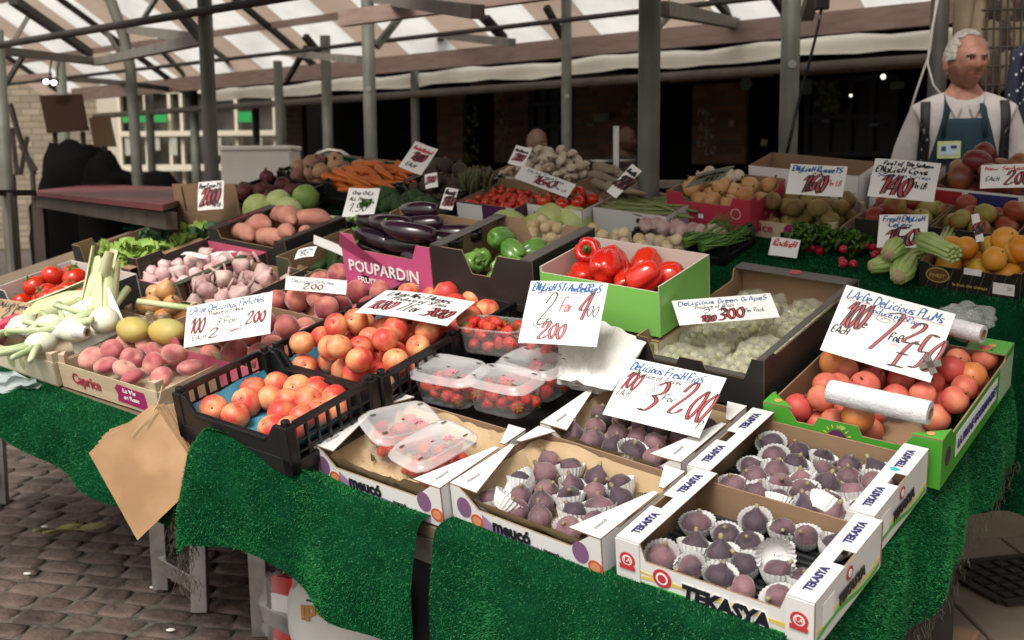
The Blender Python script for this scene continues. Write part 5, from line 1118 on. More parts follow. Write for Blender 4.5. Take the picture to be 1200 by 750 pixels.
STRAW = proto('strawberry', [m_straw, gstem], strawb)

OBJN = 0
def heap(M, w, d, z0, r, n, seed, x0=0, y0=0, rz=None, tries=26, dome=0, cap=9):
    q = random.Random(seed); P = []
    for i in range(n):
        best = None
        for _ in range(tries):
            x, y = q.uniform(x0 + r, x0 + w - r), q.uniform(y0 + r, y0 + d - r); z = z0 + r
            for (a, b, c_) in P:
                D2 = (a-x) ** 2 + (b-y) ** 2; R2 = (1.9 * r) ** 2
                if D2 < R2: z = max(z, c_ + math.sqrt(R2 - D2) * .98)
            e = z + dome * ((x - x0 - w/2) ** 2 + (y - y0 - d/2) ** 2)
            if best is None or e < best[0]: best = (e, x, y, z)
        if best[0] > cap: break
        P.append(best[1:])
    return P
def rrot(q, full=True):
    return Euler((q.uniform(0, 6.28), q.uniform(0, 6.28), q.uniform(0, 6.28))).to_matrix().to_4x4() if full else Euler((q.uniform(-.5, .5), q.uniform(-.5, .5), q.uniform(0, 6.28))).to_matrix().to_4x4()
def fill(M, P, meshes, name, label, cat, group, seed=0, full=True, s=(.92, 1.06), extra=None, rot=None):
    q = random.Random(seed + 77)
    for i, (x, y, z) in enumerate(P):
        me = meshes[q.randrange(len(meshes))] if isinstance(meshes, list) else meshes; k = q.uniform(*s)
        R = rot(q) if rot else rrot(q, full); T = M @ Matrix.Translation((x, y, z)) @ R @ Matrix.Diagonal((k * q.uniform(.95, 1.05), k * q.uniform(.95, 1.05), k * q.uniform(.95, 1.05), 1))
        if extra:
            root = thing(name, label, cat, T, group); child(me, me.name.split('.')[0], root); extra(root)
        else: put(me, name, label, cat, group, T)
# nectarines
def up(q): return Euler((q.uniform(-.9, .9), q.uniform(-.9, .9), q.uniform(0, 6.28))).to_matrix().to_4x4()
P = heap(P1M, .35, .26, .026, .0345, 34, 11, .025, .02, cap=.1); P = [p for p in P if not (p[0] < .16 and p[1] > .13) and not (.15 < p[0] < .22 and p[1] < .1)]
P = [P1M.inverted() @ onr(180 + x / 3.75, 330 + y / 3.75, .119) for x, y in ((265, 562), (360, 590), (408, 532), (513, 512), (545, 452), (633, 470), (440, 478), (590, 525), (565, 582), (680, 530), (655, 598), (522, 648), (722, 478), (795, 512), (600, 660), (735, 575), (800, 560))]
fill(P1M, [tuple(p) for p in P], NECT, 'nectarine', 'red and yellow nectarine in the front black crate', 'nectarine', 'nectarines in the front crate', 1, rot=up, s=(.98, 1.1))
fill(P2M, heap(P2M, .37, .28, .026, .0345, 80, 12, .015, .01, dome=1.2, cap=.17), NECT, 'nectarine', 'red and yellow nectarine in the middle black crate', 'nectarine', 'nectarines in the middle crate', 2, rot=up)
fill(P3M, heap(P3M, .37, .28, .026, .0345, 70, 13, .015, .01, cap=.13), NECT, 'nectarine', 'red and yellow nectarine in the rear black crate', 'nectarine', 'nectarines in the rear crate', 3, rot=up)
fill(PAM, heap(PAM, .42, .28, .01, .037, 60, 14, .01, .01, cap=.145), PEACH, 'peach', 'large dusky peach in the rose box in front', 'peach', 'peaches in the front rose box', 4, rot=up, s=(.95, 1.08))
fill(PBM, heap(PBM, .42, .28, .01, .037, 60, 15, .01, .01, cap=.15), PEACH, 'peach', 'large dusky peach in the rear rose box', 'peach', 'peaches in the rear rose box', 5, rot=up, s=(.95, 1.08))
FP = heap(CAPM, .42, .24, .035, .033, 50, 16, .01, .01, cap=.112)
fill(CAPM, [(x, y, z) for x, y, z in FP], FLATP, 'flat_peach', 'dusky flat peach in the printed wooden crate', 'peach', 'flat peaches in the wooden crate', 6, rot=up)
for k, (x, y, rz, lb) in enumerate(((.09, .2, 1.5, 'yellow mango lying at the left back of the flat peach crate'), (.2, .235, 1.75, 'yellow mango resting at the middle back of the flat peach crate'))):
    put(YMAN, 'mango', lb, 'mango', 'yellow mangoes', CAPM @ Matrix.Translation((x, y, .115)) @ Euler((1.5, 0, rz)).to_matrix().to_4x4() @ Matrix.Scale(1.15, 4))
fill(TOMM, heap(TOMM, .34, .27, .02, .034, 40, 17, .01, .015, cap=.125), TOMA, 'tomato', 'red vine tomato in the dark box at the left edge', 'tomato', 'vine tomatoes', 7, rot=up, s=(1.0, 1.18))
# figs in cups, set in rows
def figs(M, w, d, nx, ny, x0, y0, z, seed, where, cups=.8, skip=()):
    q = random.Random(seed)
    for j in range(ny):
        for i in range(nx):
            if (i, j) in skip: continue
            x = x0 + (i + (.5 if j % 2 else 0) + q.uniform(-.12, .12)) * (w / (nx)) ; y = y0 + (j + .5 + q.uniform(-.1, .1)) * d / ny
            if x > x0 + w + .005: continue
            R = Euler((q.gauss(0, .4), q.gauss(0, .4), q.uniform(0, 6.28))).to_matrix().to_4x4()
            if q.random() < .25: R = Euler((q.uniform(.9, 1.5), 0, q.uniform(0, 6.28))).to_matrix().to_4x4()
            k = q.uniform(1.0, 1.22); zz = z + .021 * k
            put(q.choice(FIGS), 'fig', 'purple fig in ' + where, 'fig', 'figs in ' + where, M @ Matrix.Translation((x, y, zz)) @ R @ Matrix.Scale(k, 4))
            if q.random() < cups:
                t_ = Euler((q.gauss(0, .22), q.gauss(0, .22), 0)).to_matrix().to_4x4()
                put(CUP, 'paper_cup', 'fluted paper cup under a fig in ' + where, 'paper cup', 'paper cups in ' + where, M @ Matrix.Translation((x, y, z + .0225 * k)) @ t_ @ Matrix.Scale(k, 4))
figs(T1M, .29, .27, 5, 4, .07, .018, .022, 1, 'the corner fig box', .75, skip=((0, 3), (4, 2)))
figs(T2M, .29, .26, 5, 5, .07, .02, .022, 2, 'the fig box behind the corner one', .8)
figs(M1M, .27, .24, 4, 5, .07, .025, .03, 3, 'the paper lined fig box left of the corner', .35)
figs(M2M, .27, .24, 5, 4, .06, .02, .035, 4, 'the paper lined fig box under the figs sign', .1)
def loosecup(M, x, y, z, rx, ry, label): put(CUP, 'paper_cup', label, 'paper cup', 'loose empty paper cups', M @ Matrix.Translation((x, y, z)) @ Euler((rx, ry, 0)).to_matrix().to_4x4() @ Matrix.Scale(1.2, 4))
loosecup(M1M, .12, .05, .07, -.7, .4, 'empty fluted paper cup near the front of the paper lined fig box'); loosecup(M1M, .09, .12, .068, .4, -.5, 'empty fluted paper cup at the left of the paper lined fig box')
loosecup(T2M, .28, .06, .062, -1, .3, 'empty paper cup on its side at the front of the second printed fig box'); loosecup(T1M, .26, .14, .065, .9, .8, 'crumpled empty paper cup in the middle of the corner fig box')
# plums
PP = heap(PLUM_, .37, .5, .008, .0315, 110, 18, .012, .04, cap=.12); PP = [p for p in PP if not (p[0] > .26 and p[1] < .2) and not (.16 < p[0] and p[1] < .13 and p[2] > .05)]
fill(PLUM_, PP, PLUM, 'plum', 'red plum in the green box', 'plum', 'red plums', 8, rot=up, s=(.98, 1.12))
for (x, y, z, lb) in ((.2, .055, .1, 'golden plum at the front below the plastic roll'), (.345, .4, .085, 'big golden plum at the right back of the green box'), (.05, .3, .1, 'golden red plum at the left side of the green box')):
    put(GPLUM, 'plum', lb, 'plum', 'golden plums', PLUM_ @ Matrix.Translation((x, y, z)) @ Euler((.4, .3, x * 9)).to_matrix().to_4x4())
polyb = mat('plastic_film_roll', (.72, .72, .73), .25, (.62, .61, .63), 14, spec=.6, stretch=(1, 10, 10), bump=.3, bscale=20, trans=.0)
def roll(A, B, r_, label):
    A, B = Vector(A), Vector(B); X = (B - A); L = X.length; q = X.to_track_quat('Z', 'Y').to_matrix().to_4x4(); q.translation = A; root = thing('bag_roll', label, 'plastic bag roll', q)
    c = MB(); 
    pr = [(.0125, 0), (r_ * .97, .0), (r_, .003), (r_, L - .003), (r_ * .97, L), (.0125, L)]
    lathe(c, pr, 32, lambda a, z: 1 + .012 * math.sin(3 * a) + (.01 * math.sin(9 * a + z * 20))); c.build('rolled_film', polyb, root, True).modifiers.new('e', 'EDGE_SPLIT')
    c = MB(); lathe(c, [(.0125, -.002), (.0125, L + .002), (.0105, L + .002), (.0105, -.002), (.0125, -.002)], 20); c.build('cardboard_core', cardb, root, True)
    c = MB(); c.grid(lambda s, t: Vector((r_ * 1.0 * math.cos(3.6 + t * 1.2) * (1 + .35 * t), r_ * math.sin(3.6 + t * 1.2) * (1 + .35 * t), .02 + s * (L - .03))) + Vector((.003 * math.sin(s * 21), .003 * math.sin(s * 17), 0)), 24, 8); c.build('loose_film', film, root, True)
roll(onr(972, 458, .165), onr(1090, 484, .165), .026, 'big white roll of plastic bags lying across the plums')
roll(onr(1090, 376, .17), onr(1152, 392, .17), .022, 'smaller roll of plastic bags behind the large plums sign')
q = onr(1130, 372, .16); c = MB(); c.ball(lambda d: q + Vector((d.x * .07, d.y * .05, d.z * .035)) * (1 + .2 * math.sin(d.x * 5 + 1) * math.sin(d.y * 6) + .05 * math.sin(d.z * 13 + d.x * 9)), 40, 28)
tag(c.build('plastic_bag', clear('bag_film', (.8, .82, .84), .2), None, True), 'crumpled clear plastic bag behind the small roll', 'plastic bag')
# peppers, aubergines
def st_pep(root): child(PSTEM, 'stem', root, Matrix.Translation((0, 0, .036)))
def lay(q): return Euler((q.uniform(.9, 2.2), q.uniform(-.4, .4), q.uniform(0, 6.28))).to_matrix().to_4x4()
fill(PEPM, heap(PEPM, .34, .25, -.0, .041, 40, 21, .004, .004, cap=.135), PEPS, 'red_pepper', 'glossy red pepper in the lime green box', 'pepper', 'red peppers', 9, extra=st_pep, rot=lay, s=(1.0, 1.12))
fill(BPM, heap(BPM, .33, .29, .0, .039, 40, 22, .006, .005, cap=.12), GPEPS, 'green_pepper', 'green pepper in the black box', 'pepper', 'green peppers', 10, extra=st_pep, rot=lay, s=(.88, 1.0))
def st_aub(root): child(CAL, 'calyx', root, Matrix.Translation((.0, 0, .085)))
AP = heap(AUBM, .3, .25, .0, .037, 30, 23, .025, .01, cap=.2)
fill(AUBM, AP, AUBS, 'aubergine', 'glossy dark aubergine in the pink box', 'aubergine', 'aubergines', 11, extra=st_aub, rot=lambda q: Euler((math.pi/2 + q.uniform(-.2, .2), q.uniform(-.3, .3), q.uniform(-1.9, -1.2))).to_matrix().to_4x4())
# grapes under film
m_grape = mat('green_grape', (.4, .43, .18), .35, (.5, .5, .3), 9, rand=.3, sss=.1, spec=.5)
GRP = proto('grapes', [m_grape, gstem], lambda c: [c.ball(lambda d, p=p: Vector(p) + d * .0115, 8, 6) for p in heap(None, .15, .125, 0, .0115, 140, 31, cap=.046)])
fm = clear('wrap_film', (.6, .58, .46), .4, .15)
k = 0
for j in range(4):
    for i in range(2):
        lab = ['front', 'second', 'third', 'rear'][j] + ' row, ' + ['left', 'right'][i]
        root = thing('grape_pack', 'film wrapped pack of pale green grapes, ' + lab + ' in the black box', 'grapes', GRBM @ Matrix.Translation((.008 + i * .162, .012 + j * .138, .008)) , 'packs of green grapes'); child(GRP, 'grapes', root, Matrix.Translation((.002, .002, .004)))
        c = MB(); r = random.Random(j * 2 + i); ph = r.uniform(0, 6)
        c.grid(lambda s, t: Vector((s * .16, t * .135, .064 * min(1, 8 * min(s, 1-s, t, 1-t)) + .0015 * math.sin(s * 31 + t * 17) + .004 * math.sin(s * 13 + ph + t * 5) * math.sin(t * 11 + ph))), 24, 20); c.build('film', fm, root, True)
# strawberries in punnets
pun = clear('punnet_plastic', (.84, .86, .87), .17, .08); lidm = clear('punnet_lid', (.85, .86, .87), .36, .08)
pinkl = P_('pink_label', (.65, .25, .32))
def punnet(M, label, lid=True, seed=0, w=.175, d=.122, h=.072):
    root = thing('strawberry_punnet', label, 'punnet', M, 'strawberry punnets'); c = MB()
    def ring(s_, z, rr): 
        o = []; 
        for i in range(28):
            a = 6.283 * i / 28; cx, cy = math.cos(a), math.sin(a); p = 5; k = (abs(cx) ** p + abs(cy) ** p) ** (-1/p); o.append((cx * k * w/2 * s_ * (1 + rr * .02 * math.cos(14 * a)), cy * k * d/2 * s_ * (1 + rr * .02 * math.cos(14 * a)), z))
        return o
    R = [ring(.05, 0, 0), ring(.8, 0, 0), ring(.84, .006, 1), ring(.97, h - .004, 1), ring(1, h, 0), ring(1.07, h + .001, 0), ring(1.08, h - .003, 0)]; vs = sum(R, []); fs = [(28*j + i, 28*j + (i+1) % 28, 28*j + 28 + (i+1) % 28, 28*j + 28 + i) for j in range(len(R)-1) for i in range(28)]; c.add(vs, fs); c.build('tub', pun, root, True)
    if lid:
        c = MB(); R = [ring(1.09, h - .002, 0), ring(1.09, h + .003, 0), ring(1.0, h + .004, 0), ring(.97, h + .014, 0), ring(.88, h + .016, 0), ring(.85, h + .013, 0), ring(.05, h + .0135, 0)]; vs = sum(R, []); c.add(vs, fs[:28 * (len(R) - 1)]); c.build('lid', lidm, root, True)
        c = MB()
        for a in (.5, -.5): c.box(-.013, .013, -.0014, .0014, h + .0165, h + .0172, 0, Matrix.Translation((.028, -.02, 0)) @ Matrix.Rotation(a, 4, 'Z'))
        c.box(-.011, .011, -.0014, .0014, h + .0166, h + .0173, 0, Matrix.Translation((.028, -.02, 0))); c.box(-.0014, .0014, -.01, .01, h + .0166, h + .0174, 0, Matrix.Translation((.028, -.02, 0))); c.build('flag_label', pinkl, root)
        for (x, y, a) in ((-.06, .035, .2), (.065, .037, 0), (-.065, -.035, 0), (.06, -.043, .1)): c = MB(); c.box(x - .007, x + .007, y - .0024, y + .0024, h + .0165, h + .017); c.build('vent_slot', mat('vent_dark', (.05, .07, .06), .6), root)
    nm = 'closed' if lid else 'open'
    for p in heap(None, w * .88, d * .88, .002, .0165, 60, seed): 
        if p[2] > h - (.02 if lid else -.004): continue
        q = random.Random(hash(p)); put(STRAW, 'strawberry', 'strawberry inside the ' + label, 'strawberry', 'strawberries in the ' + label, M @ Matrix.Translation((p[0] - w * .43, p[1] - d * .43, p[2])) @ rrot(q) @ Matrix.Scale(1.02, 4))
punnet(M0M @ Matrix.Translation((.12, .16, .04)) @ Euler((.25, .12, 1.25)).to_matrix().to_4x4(), 'closed punnet leaning at the left in the white flapped box', True, 1)
punnet(M0M @ Matrix.Translation((.27, .125, .035)) @ Euler((.05, -.06, 1.42)).to_matrix().to_4x4(), 'closed punnet at the right in the white flapped box', True, 2)
def pf(x, y, h, yaw, rx=0, ry=0): u, v = UV(x, y, h + .06); return frame(u, v, h, yaw, rx, ry)
punnet(pf(528, 440, .07, .1, .05), 'closed punnet beside the middle crate of nectarines, nearest to it', True, 3)
punnet(pf(590, 452, .065, .05, -.05), 'closed punnet in the middle just behind the white flapped box', True, 4)
punnet(pf(628, 432, .06, -.1), 'closed punnet tucked by the white paper bags', True, 5)
punnet(pf(577, 385, .125, .2, -.12), 'open punnet stacked on top beside the rear crate', False, 6)
punnet(pf(632, 395, .1, -.1, -.1), 'open punnet in front of the English strawberries sign', False, 7)
SBX, SBM = tray('strawberry_tray', 'low black tray under the strawberry punnets', -.7, .52, .4, .42, .05, 0, 0, blackcard, blackcard)
for x, y, h, lb in ((.1, .3, .062, 'left'), (.27, .3, .045, 'right')):
    c = MB(); c.box(x - .07, x + .07, y - .05, y + .08, .006, h); o = c.build('packing_block', blackcard); o.matrix_world = SBM.copy(); tag(o, 'dark packing under the ' + lb + ' open strawberry punnet', 'packing')
# green things, left
HUSK = proto('sweetcorn', [m_husk], lambda c: (c.tube([(0, 0, -.1), (0, 0, -.085), (.002, 0, -.02), (.004, 0, .05), (.008, 0, .1), (.013, 0, .125)], [.012, .026, .034, .03, .015, .002], 0, 14, flat=.95), [c.grid(lambda s, t, a=a: Vector(((.035 - .014 * t * t) * math.cos(a + (s-.5) * 1.5) + .02 * t * t * math.cos(a), (.035 - .014 * t * t) * math.sin(a + (s-.5) * 1.5) + .02 * t * t * math.sin(a), -.06 + t * .2)) , 6, 8) for a in (0, 2.1, 4.2)]))
for k, (x, y, z, rx, rz, s_, lb) in enumerate(((.2, .27, .16, .45, .3, 1.05, 'upright green sweetcorn standing highest in the crate'), (.27, .25, .14, .8, -.7, 1.1, 'sweetcorn leaning right behind the white card'), (.07, .2, .12, 1.3, .9, 1.25, 'long sweetcorn lying at the left of the white card'), (.14, .28, .13, .75, .5, .95, 'short pale sweetcorn left of the tallest one'))):
    put(HUSK, 'sweetcorn', lb, 'sweetcorn', 'sweetcorn cobs', CORNM @ Matrix.Translation((x, y, z)) @ Euler((-rx, 0, -rz)).to_matrix().to_4x4() @ Matrix.Scale(s_, 4))
def fennel(c, L=.12):
    c.ball(lambda d: Vector((d.x * .044, d.y * .034, d.z * .05)), 16, 10, 0)
    for k, a in enumerate((-.35, -.1, .15, .38)): c.tube([(a * .03, 0, .02), (a * .12, 0, .07), (a * .3, .01, .07 + L * .6)], [.017, .014, .011], 1, 8, flat=.7)
m_fen = mat('fennel_bulb', (.7, .7, .6), .5, (.62, .65, .48), 8, stretch=(9, 9, 1)); m_fst = mat('fennel_stalk', (.4, .5, .25), .5, (.55, .6, .4), 9)
FEN = proto('fennel', [m_fen, m_fst], fennel)
for k, (x, y, z, rx, rz, lb) in enumerate(((.3, .12, .12, 1.4, -1.3, 'fennel bulb lying at the right end of the corn crate'), (.2, .1, .12, 1.4, 2.5, 'fennel bulb in the middle of the corn crate'), (.09, .08, .11, 1.4, 1.0, 'fennel bulb at the front left of the corn crate'), (.34, .2, .13, 1.4, -2.0, 'fennel bulb with long green stalks at the right back of the corn crate'), (.25, .04, .1, 1.5, .2, 'fennel bulb at the front edge of the corn crate'))):
    put(FEN, 'fennel', lb, 'fennel', 'fennel bulbs', CORNM @ Matrix.Translation((x, y, z)) @ Euler((rx, 0, rz)).to_matrix().to_4x4())
roll(CORNM @ Vector((.1, .03, .115)), CORNM @ Vector((.37, .12, .125)), .018, 'thin roll of plastic bags lying along the front of the corn crate')
c = MB(); c.tube([CORNM @ Vector((.33, .33, .14)), CORNM @ Vector((.5, .4, .12))], [.009, .01], n=10); tag(c.build('leek', m_chard, None, True), 'thin pale leek lying across the onion crate', 'leek')
q = CORNM @ Vector((.06, .05, .11)); c = MB(); c.tube([q + Vector((-.03, -.02, 0)), q + Vector((0, 0, .012)), q + Vector((.03, .02, .02))], [.012, .02, .022], n=6); tag(c.build('wrapped_bundle', P_('red_wrap', (.6, .04, .09))), 'small red wrapped bundle at the front of the corn crate', 'bundle')
for k, (x, y, lb) in enumerate(((.03, .03, 'pinkish turnip at the front left corner of the corn crate'), (.06, .1, 'pinkish turnip at the left side of the corn crate'))):
    put(SWEDE, 'turnip', lb, 'turnip', 'turnips', CORNM @ Matrix.Translation((x, y, .085)) @ Matrix.Scale(.75, 4))
fill(ONM, heap(ONM, .18, .12, .02, .028, 10, 41, .01, .01), ONION, 'onion', 'brown onion in the small wooden crate', 'onion', 'onions in the small crate', 41, rot=up)
fill(GPM, heap(GPM, .34, .32, .01, .024, 95, 42, .01, .01, cap=.095), PGARL, 'garlic_bulb', 'pinkish new garlic bulb in the open cardboard box', 'garlic', 'pinkish garlic', 42, rot=rrot, s=(.78, .9))
for k, (x, y, rz, lb) in enumerate(((.2, .16, .4, 'left white price ticket lying on the pinkish garlic'), (.28, .22, 1.5, 'right white price ticket lying on the pinkish garlic'))):
    M = GPM @ Matrix.Translation((x, y, .125)) @ Matrix.Rotation(rz, 4, 'Z') @ Matrix.Rotation(.1, 4, 'Y'); c = MB(); c.grid(lambda s, t: M @ Vector((s * .09 - .045, t * .03 - .015, .004 * math.sin(s * 5))), 6, 2); tag(c.build('price_ticket', card), lb, 'ticket')
fill(GWM, heap(GWM, .3, .3, .0, .03, 30, 43, .01, .01, cap=.1), GARL, 'garlic_bulb', 'whole purple streaked garlic bulb in the olive sided box', 'garlic', 'whole garlic bulbs', 43, rot=up, s=(1, 1.25))
for k, (x, y, z, rx, rz, me, s_) in enumerate(((.1, .14, .1, 1.57, 1.35, 0, 1.2), (.2, .2, .12, 1.57, 1.2, 1, 1.15), (.13, .23, .11, 1.57, 1.5, 1, 1.0), (.27, .12, .1, 1.57, 1.0, 0, 1.0), (.3, .22, .12, 1.57, 1.8, 2, .95), (.08, .08, .08, 1.57, 1.2, 2, .95), (.34, .15, .1, 1.5, .8, 0, .8), (.2, .1, .07, 1.57, 1.4, 2, 1))):
    put(SPOT[me], 'sweet_potato', 'pink skinned sweet potato in the black edged box', 'sweet potato', 'sweet potatoes', SPM @ Matrix.Translation((x, y, z)) @ Euler((rx, 0, rz)).to_matrix().to_4x4() @ Matrix.Scale(s_ * .85, 4))
fill(COM, heap(COM, .26, .26, .02, .023, 26, 44, .05, .02), COUR, 'courgette', 'dark green courgette in the olive printed box', 'courgette', 'courgettes', 44, rot=lambda q: Euler((math.pi/2 + q.uniform(-.15, .15), 0, q.uniform(.3, .9))).to_matrix().to_4x4())
def leafclump(c, n, R_, L, seed, w_=.3, curl=1.):
    q = random.Random(seed)
    for k in range(n):
        az = q.uniform(0, 6.28); el = q.uniform(.1, 1.4); M = Euler((0, 0, az)).to_matrix().to_4x4(); LL = L * q.uniform(.6, 1.1); o_ = Vector((q.uniform(0, R_), 0, q.uniform(0, R_ * .6)))
        c.grid(lambda s, t: M @ (o_ + Vector((t * LL * math.cos(el) , (s - .5) * LL * w_ * 2 * math.sin(math.pi * min(1, .15 + t * .8)) + .006 * math.sin(t * 18), t * LL * math.sin(el) - curl * .4 * LL * t * t + .01 * math.sin(s * 14 + t * 8)))), 6, 7)
LETT = proto('lettuce', [m_lleaf], lambda c: leafclump(c, 26, .03, .1, 1, .45)); LETD = proto('lettuce', [m_dleaf], lambda c: leafclump(c, 16, .03, .13, 2, .4))
for k, (x, y, me, lb) in enumerate(((.09, .12, LETT, 'yellow green lettuce at the front left of the long box'), (.2, .16, LETT, 'yellow green lettuce in the middle of the long box'), (.27, .28, LETT, 'frilly lettuce in front of the dark leaves'), (.15, .26, LETD, 'dark leafed lettuce in the middle of the long box'), (.3, .38, LETD, 'tall dark leafed lettuce against the raised back'), (.2, .4, LETT, 'lettuce at the back of the long box'))):
    put(me, 'lettuce', lb, 'lettuce', 'lettuces', LETM @ Matrix.Translation((x, y, .05)) @ Matrix.Rotation(k * 1.3, 4, 'Z'))
# cabbage row, far left
for k, (x, y, h, me, s_, lb) in enumerate(((302, 245, .07, CABB[0], .95, 'pale cabbage at the left end of the cabbage row'), (327, 238, .09, CABB[1], .85, 'pale cabbage behind in the cabbage row'), (338, 249, .07, CABB[0], .95, 'pale cabbage at the front middle of the row'), (352, 242, .06, CABB[1], .75, 'small pale cabbage right in the row'), (358, 232, .1, DCAB, 1, 'round green cabbage highest in the row'))):
    put(me, 'cabbage', lb, 'cabbage', 'cabbages beside the sweet potatoes', Matrix.Translation(onr(x, y, h)) @ Euler((.5, .2, k * 1.5)).to_matrix().to_4x4() @ Matrix.Scale(s_ * .82, 4))
LEEK = proto('leek', [m_chard, m_leaf], lambda c: (c.tube([(0, 0, -.15), (0, 0, .0), (0, 0, .06)], [.011, .012, .013], 0, 10), [c.tube([(0, 0, .05), (.01 * a, .004 * a, .12), (.03 * a, .01, .21)], [.011, .009, .002], 1, 8, flat=.4) for a in (-1, 0, 1.2)]))
for k, (x, y, h, rz, lb) in enumerate(((362, 262, .08, 1.2, 'leek lying in front of the cabbages, the nearest one'), (372, 255, .09, 1.0, 'leek lying with its leaf tips raised at right'), (352, 262, .07, 1.35, 'leek half hidden under the others'))):
    put(LEEK, 'leek', lb, 'leek', 'leeks', Matrix.Translation(onr(x, y, h)) @ FR @ Euler((1.45, 0, -rz)).to_matrix().to_4x4())
CUCU = proto('cucumber', [m_cour], lambda c: c.tube([(0, 0, -.12), (0, 0, -.11), (.004, 0, 0), (0, 0, .11), (0, 0, .12)], [.008, .019, .021, .019, .006], 0, 12))
DG = proto('avocado', [mat('avocado_skin', (.02, .035, .018), .6, (.04, .06, .03), 20, bump=.3, bscale=90)], lambda c: c.ball(lambda d: Vector((d.x * .034, d.y * .034, d.z * .045 + .008 * d.z ** 3)), 14, 10))
r = random.Random(4)
for k in range(16): put(DG, 'avocado', 'dark green avocado behind the courgette box', 'avocado', 'avocados', Matrix.Translation(W(r.uniform(-1.85, -1.42), r.uniform(1.4, 1.6), .035 + .05 * (k % 3))) @ rrot(r))
for k in range(6): put(CUCU, 'cucumber', 'green cucumber lying right of the leeks', 'cucumber', 'cucumbers', Matrix.Translation(W(-1.95 + .05 * k, 1.42, .04 + .03 * (k % 2))) @ FR @ Euler((1.5, 0, .2 + .1 * k)).to_matrix().to_4x4())
fill(BEEM, heap(BEEM, .35, .28, .0, .033, 42, 51, .0, .0, cap=.11), BEETR, 'beetroot', 'deep red beetroot in the crate before the white box', 'beetroot', 'beetroots', 51, rot=up)
fill(SWM, heap(SWM, .35, .27, .0, .034, 50, 52, .0, .01, cap=.115), SWEDE, 'swede', 'yellow brown swede left of the carrots', 'swede', 'swedes', 52, rot=up)
fill(CARM, heap(CARM, .28, .27, .05, .02, 60, 53, .025, .02, cap=.13), CARROT, 'carrot', 'orange carrot in the black crate', 'carrot', 'carrots', 53, rot=lambda q: Euler((math.pi/2 + q.uniform(-.2, .2), 0, q.uniform(-2.1, -1.0))).to_matrix().to_4x4(), s=(.95, 1.2))
fill(JERM, heap(JERM, .33, .27, .0, .034, 48, 54, .0, .01, cap=.14), DUST, 'dusty_root', 'dusty dark root vegetable right of the carrots', 'root vegetable', 'dusty dark roots', 54, rot=up)
fill(BROM, heap(BROM, .33, .28, .0, .05, 16, 55, .0, .01, cap=.13), BROC, 'broccoli', 'dark green broccoli head behind the aubergines', 'broccoli', 'broccoli heads', 55, rot=lambda q: Euler((q.uniform(-.3, .5), q.uniform(-.3, .3), q.uniform(0, 6))).to_matrix().to_4x4())
ASP = proto('asparagus', [mat('asparagus_skin', (.07, .12, .03), .5, (.1, .08, .05), 14), m_lleaf], lambda c: (c.tube([(0, 0, 0), (0, 0, .12), (.002, 0, .15), (.003, 0, .17)], [.005, .005, .006, .001], 0, 7),))
r = random.Random(8); aM = frame(-1.7, 2.06 - .14, .08)
for k in range(30): put(ASP, 'asparagus_spear', 'upright asparagus spear behind the broccoli', 'asparagus', 'asparagus spears', aM @ Matrix.Translation((r.uniform(0, .07), r.uniform(0, .14), -.05)) @ Euler((r.uniform(-.25, .15), r.uniform(-.25, .35), 0)).to_matrix().to_4x4())
ASB, _ = tray('asparagus_box', 'small pale box of upright asparagus behind the broccoli', -1.72, 1.9, .09, .17, .06, .02, 0, white_p, cardb)
fill(CHEM, heap(CHEM, .26, .26, .03, .0145, 130, 56, .005, .005, cap=.11), CHERRY, 'cherry_tomato', 'cherry tomato in the white and purple box', 'cherry tomato', 'cherry tomatoes', 56)
fill(TO2M, heap(TO2M, .23, .19, .01, .028, 34, 57, .005, .005, cap=.12), TOMA, 'tomato', 'round red tomato under the large price sign', 'tomato', 'round tomatoes', 57, rot=up, s=(.8, .9))
fill(MUSM, heap(MUSM, .34, .25, .03, .021, 150, 58, .06, .005, dome=2.2, cap=.2), MUSH, 'mushroom', 'white mushroom in the brown box', 'mushroom', 'white mushrooms', 58, rot=up, s=(.9, 1.1))
fill(BEAM_, heap(BEAM_, .2, .2, .07, .012, 46, 59, .05, .02, cap=.12), BEAN, 'runner_bean', 'flat green runner bean in the pale box', 'runner bean', 'runner beans', 59, rot=lambda q: Euler((math.pi/2, 0, q.uniform(-2.0, -1.1))).to_matrix().to_4x4(), s=(.9, 1.15))
PARS = proto('parsnip', [mat('parsnip_skin', (.28, .22, .16), .7, (.2, .15, .11), 12)], lambda c: c.tube([(0, 0, -.1), (0, 0, -.02), (0, 0, .06), (0, 0, .08)], [.003, .012, .021, .014], 0, 10))
r = random.Random(12)
for k in range(9): put(PARS, 'parsnip', 'brownish parsnip between the tomatoes and the beans', 'parsnip', 'parsnips', frame(-1.15, 2.08, .1) @ Matrix.Translation((r.uniform(-.02, .12), r.uniform(0, .12), .012 * k)) @ Euler((math.pi/2, 0, -1.9 + r.uniform(-.3, .3))).to_matrix().to_4x4() @ Matrix.Scale(1.1, 4))
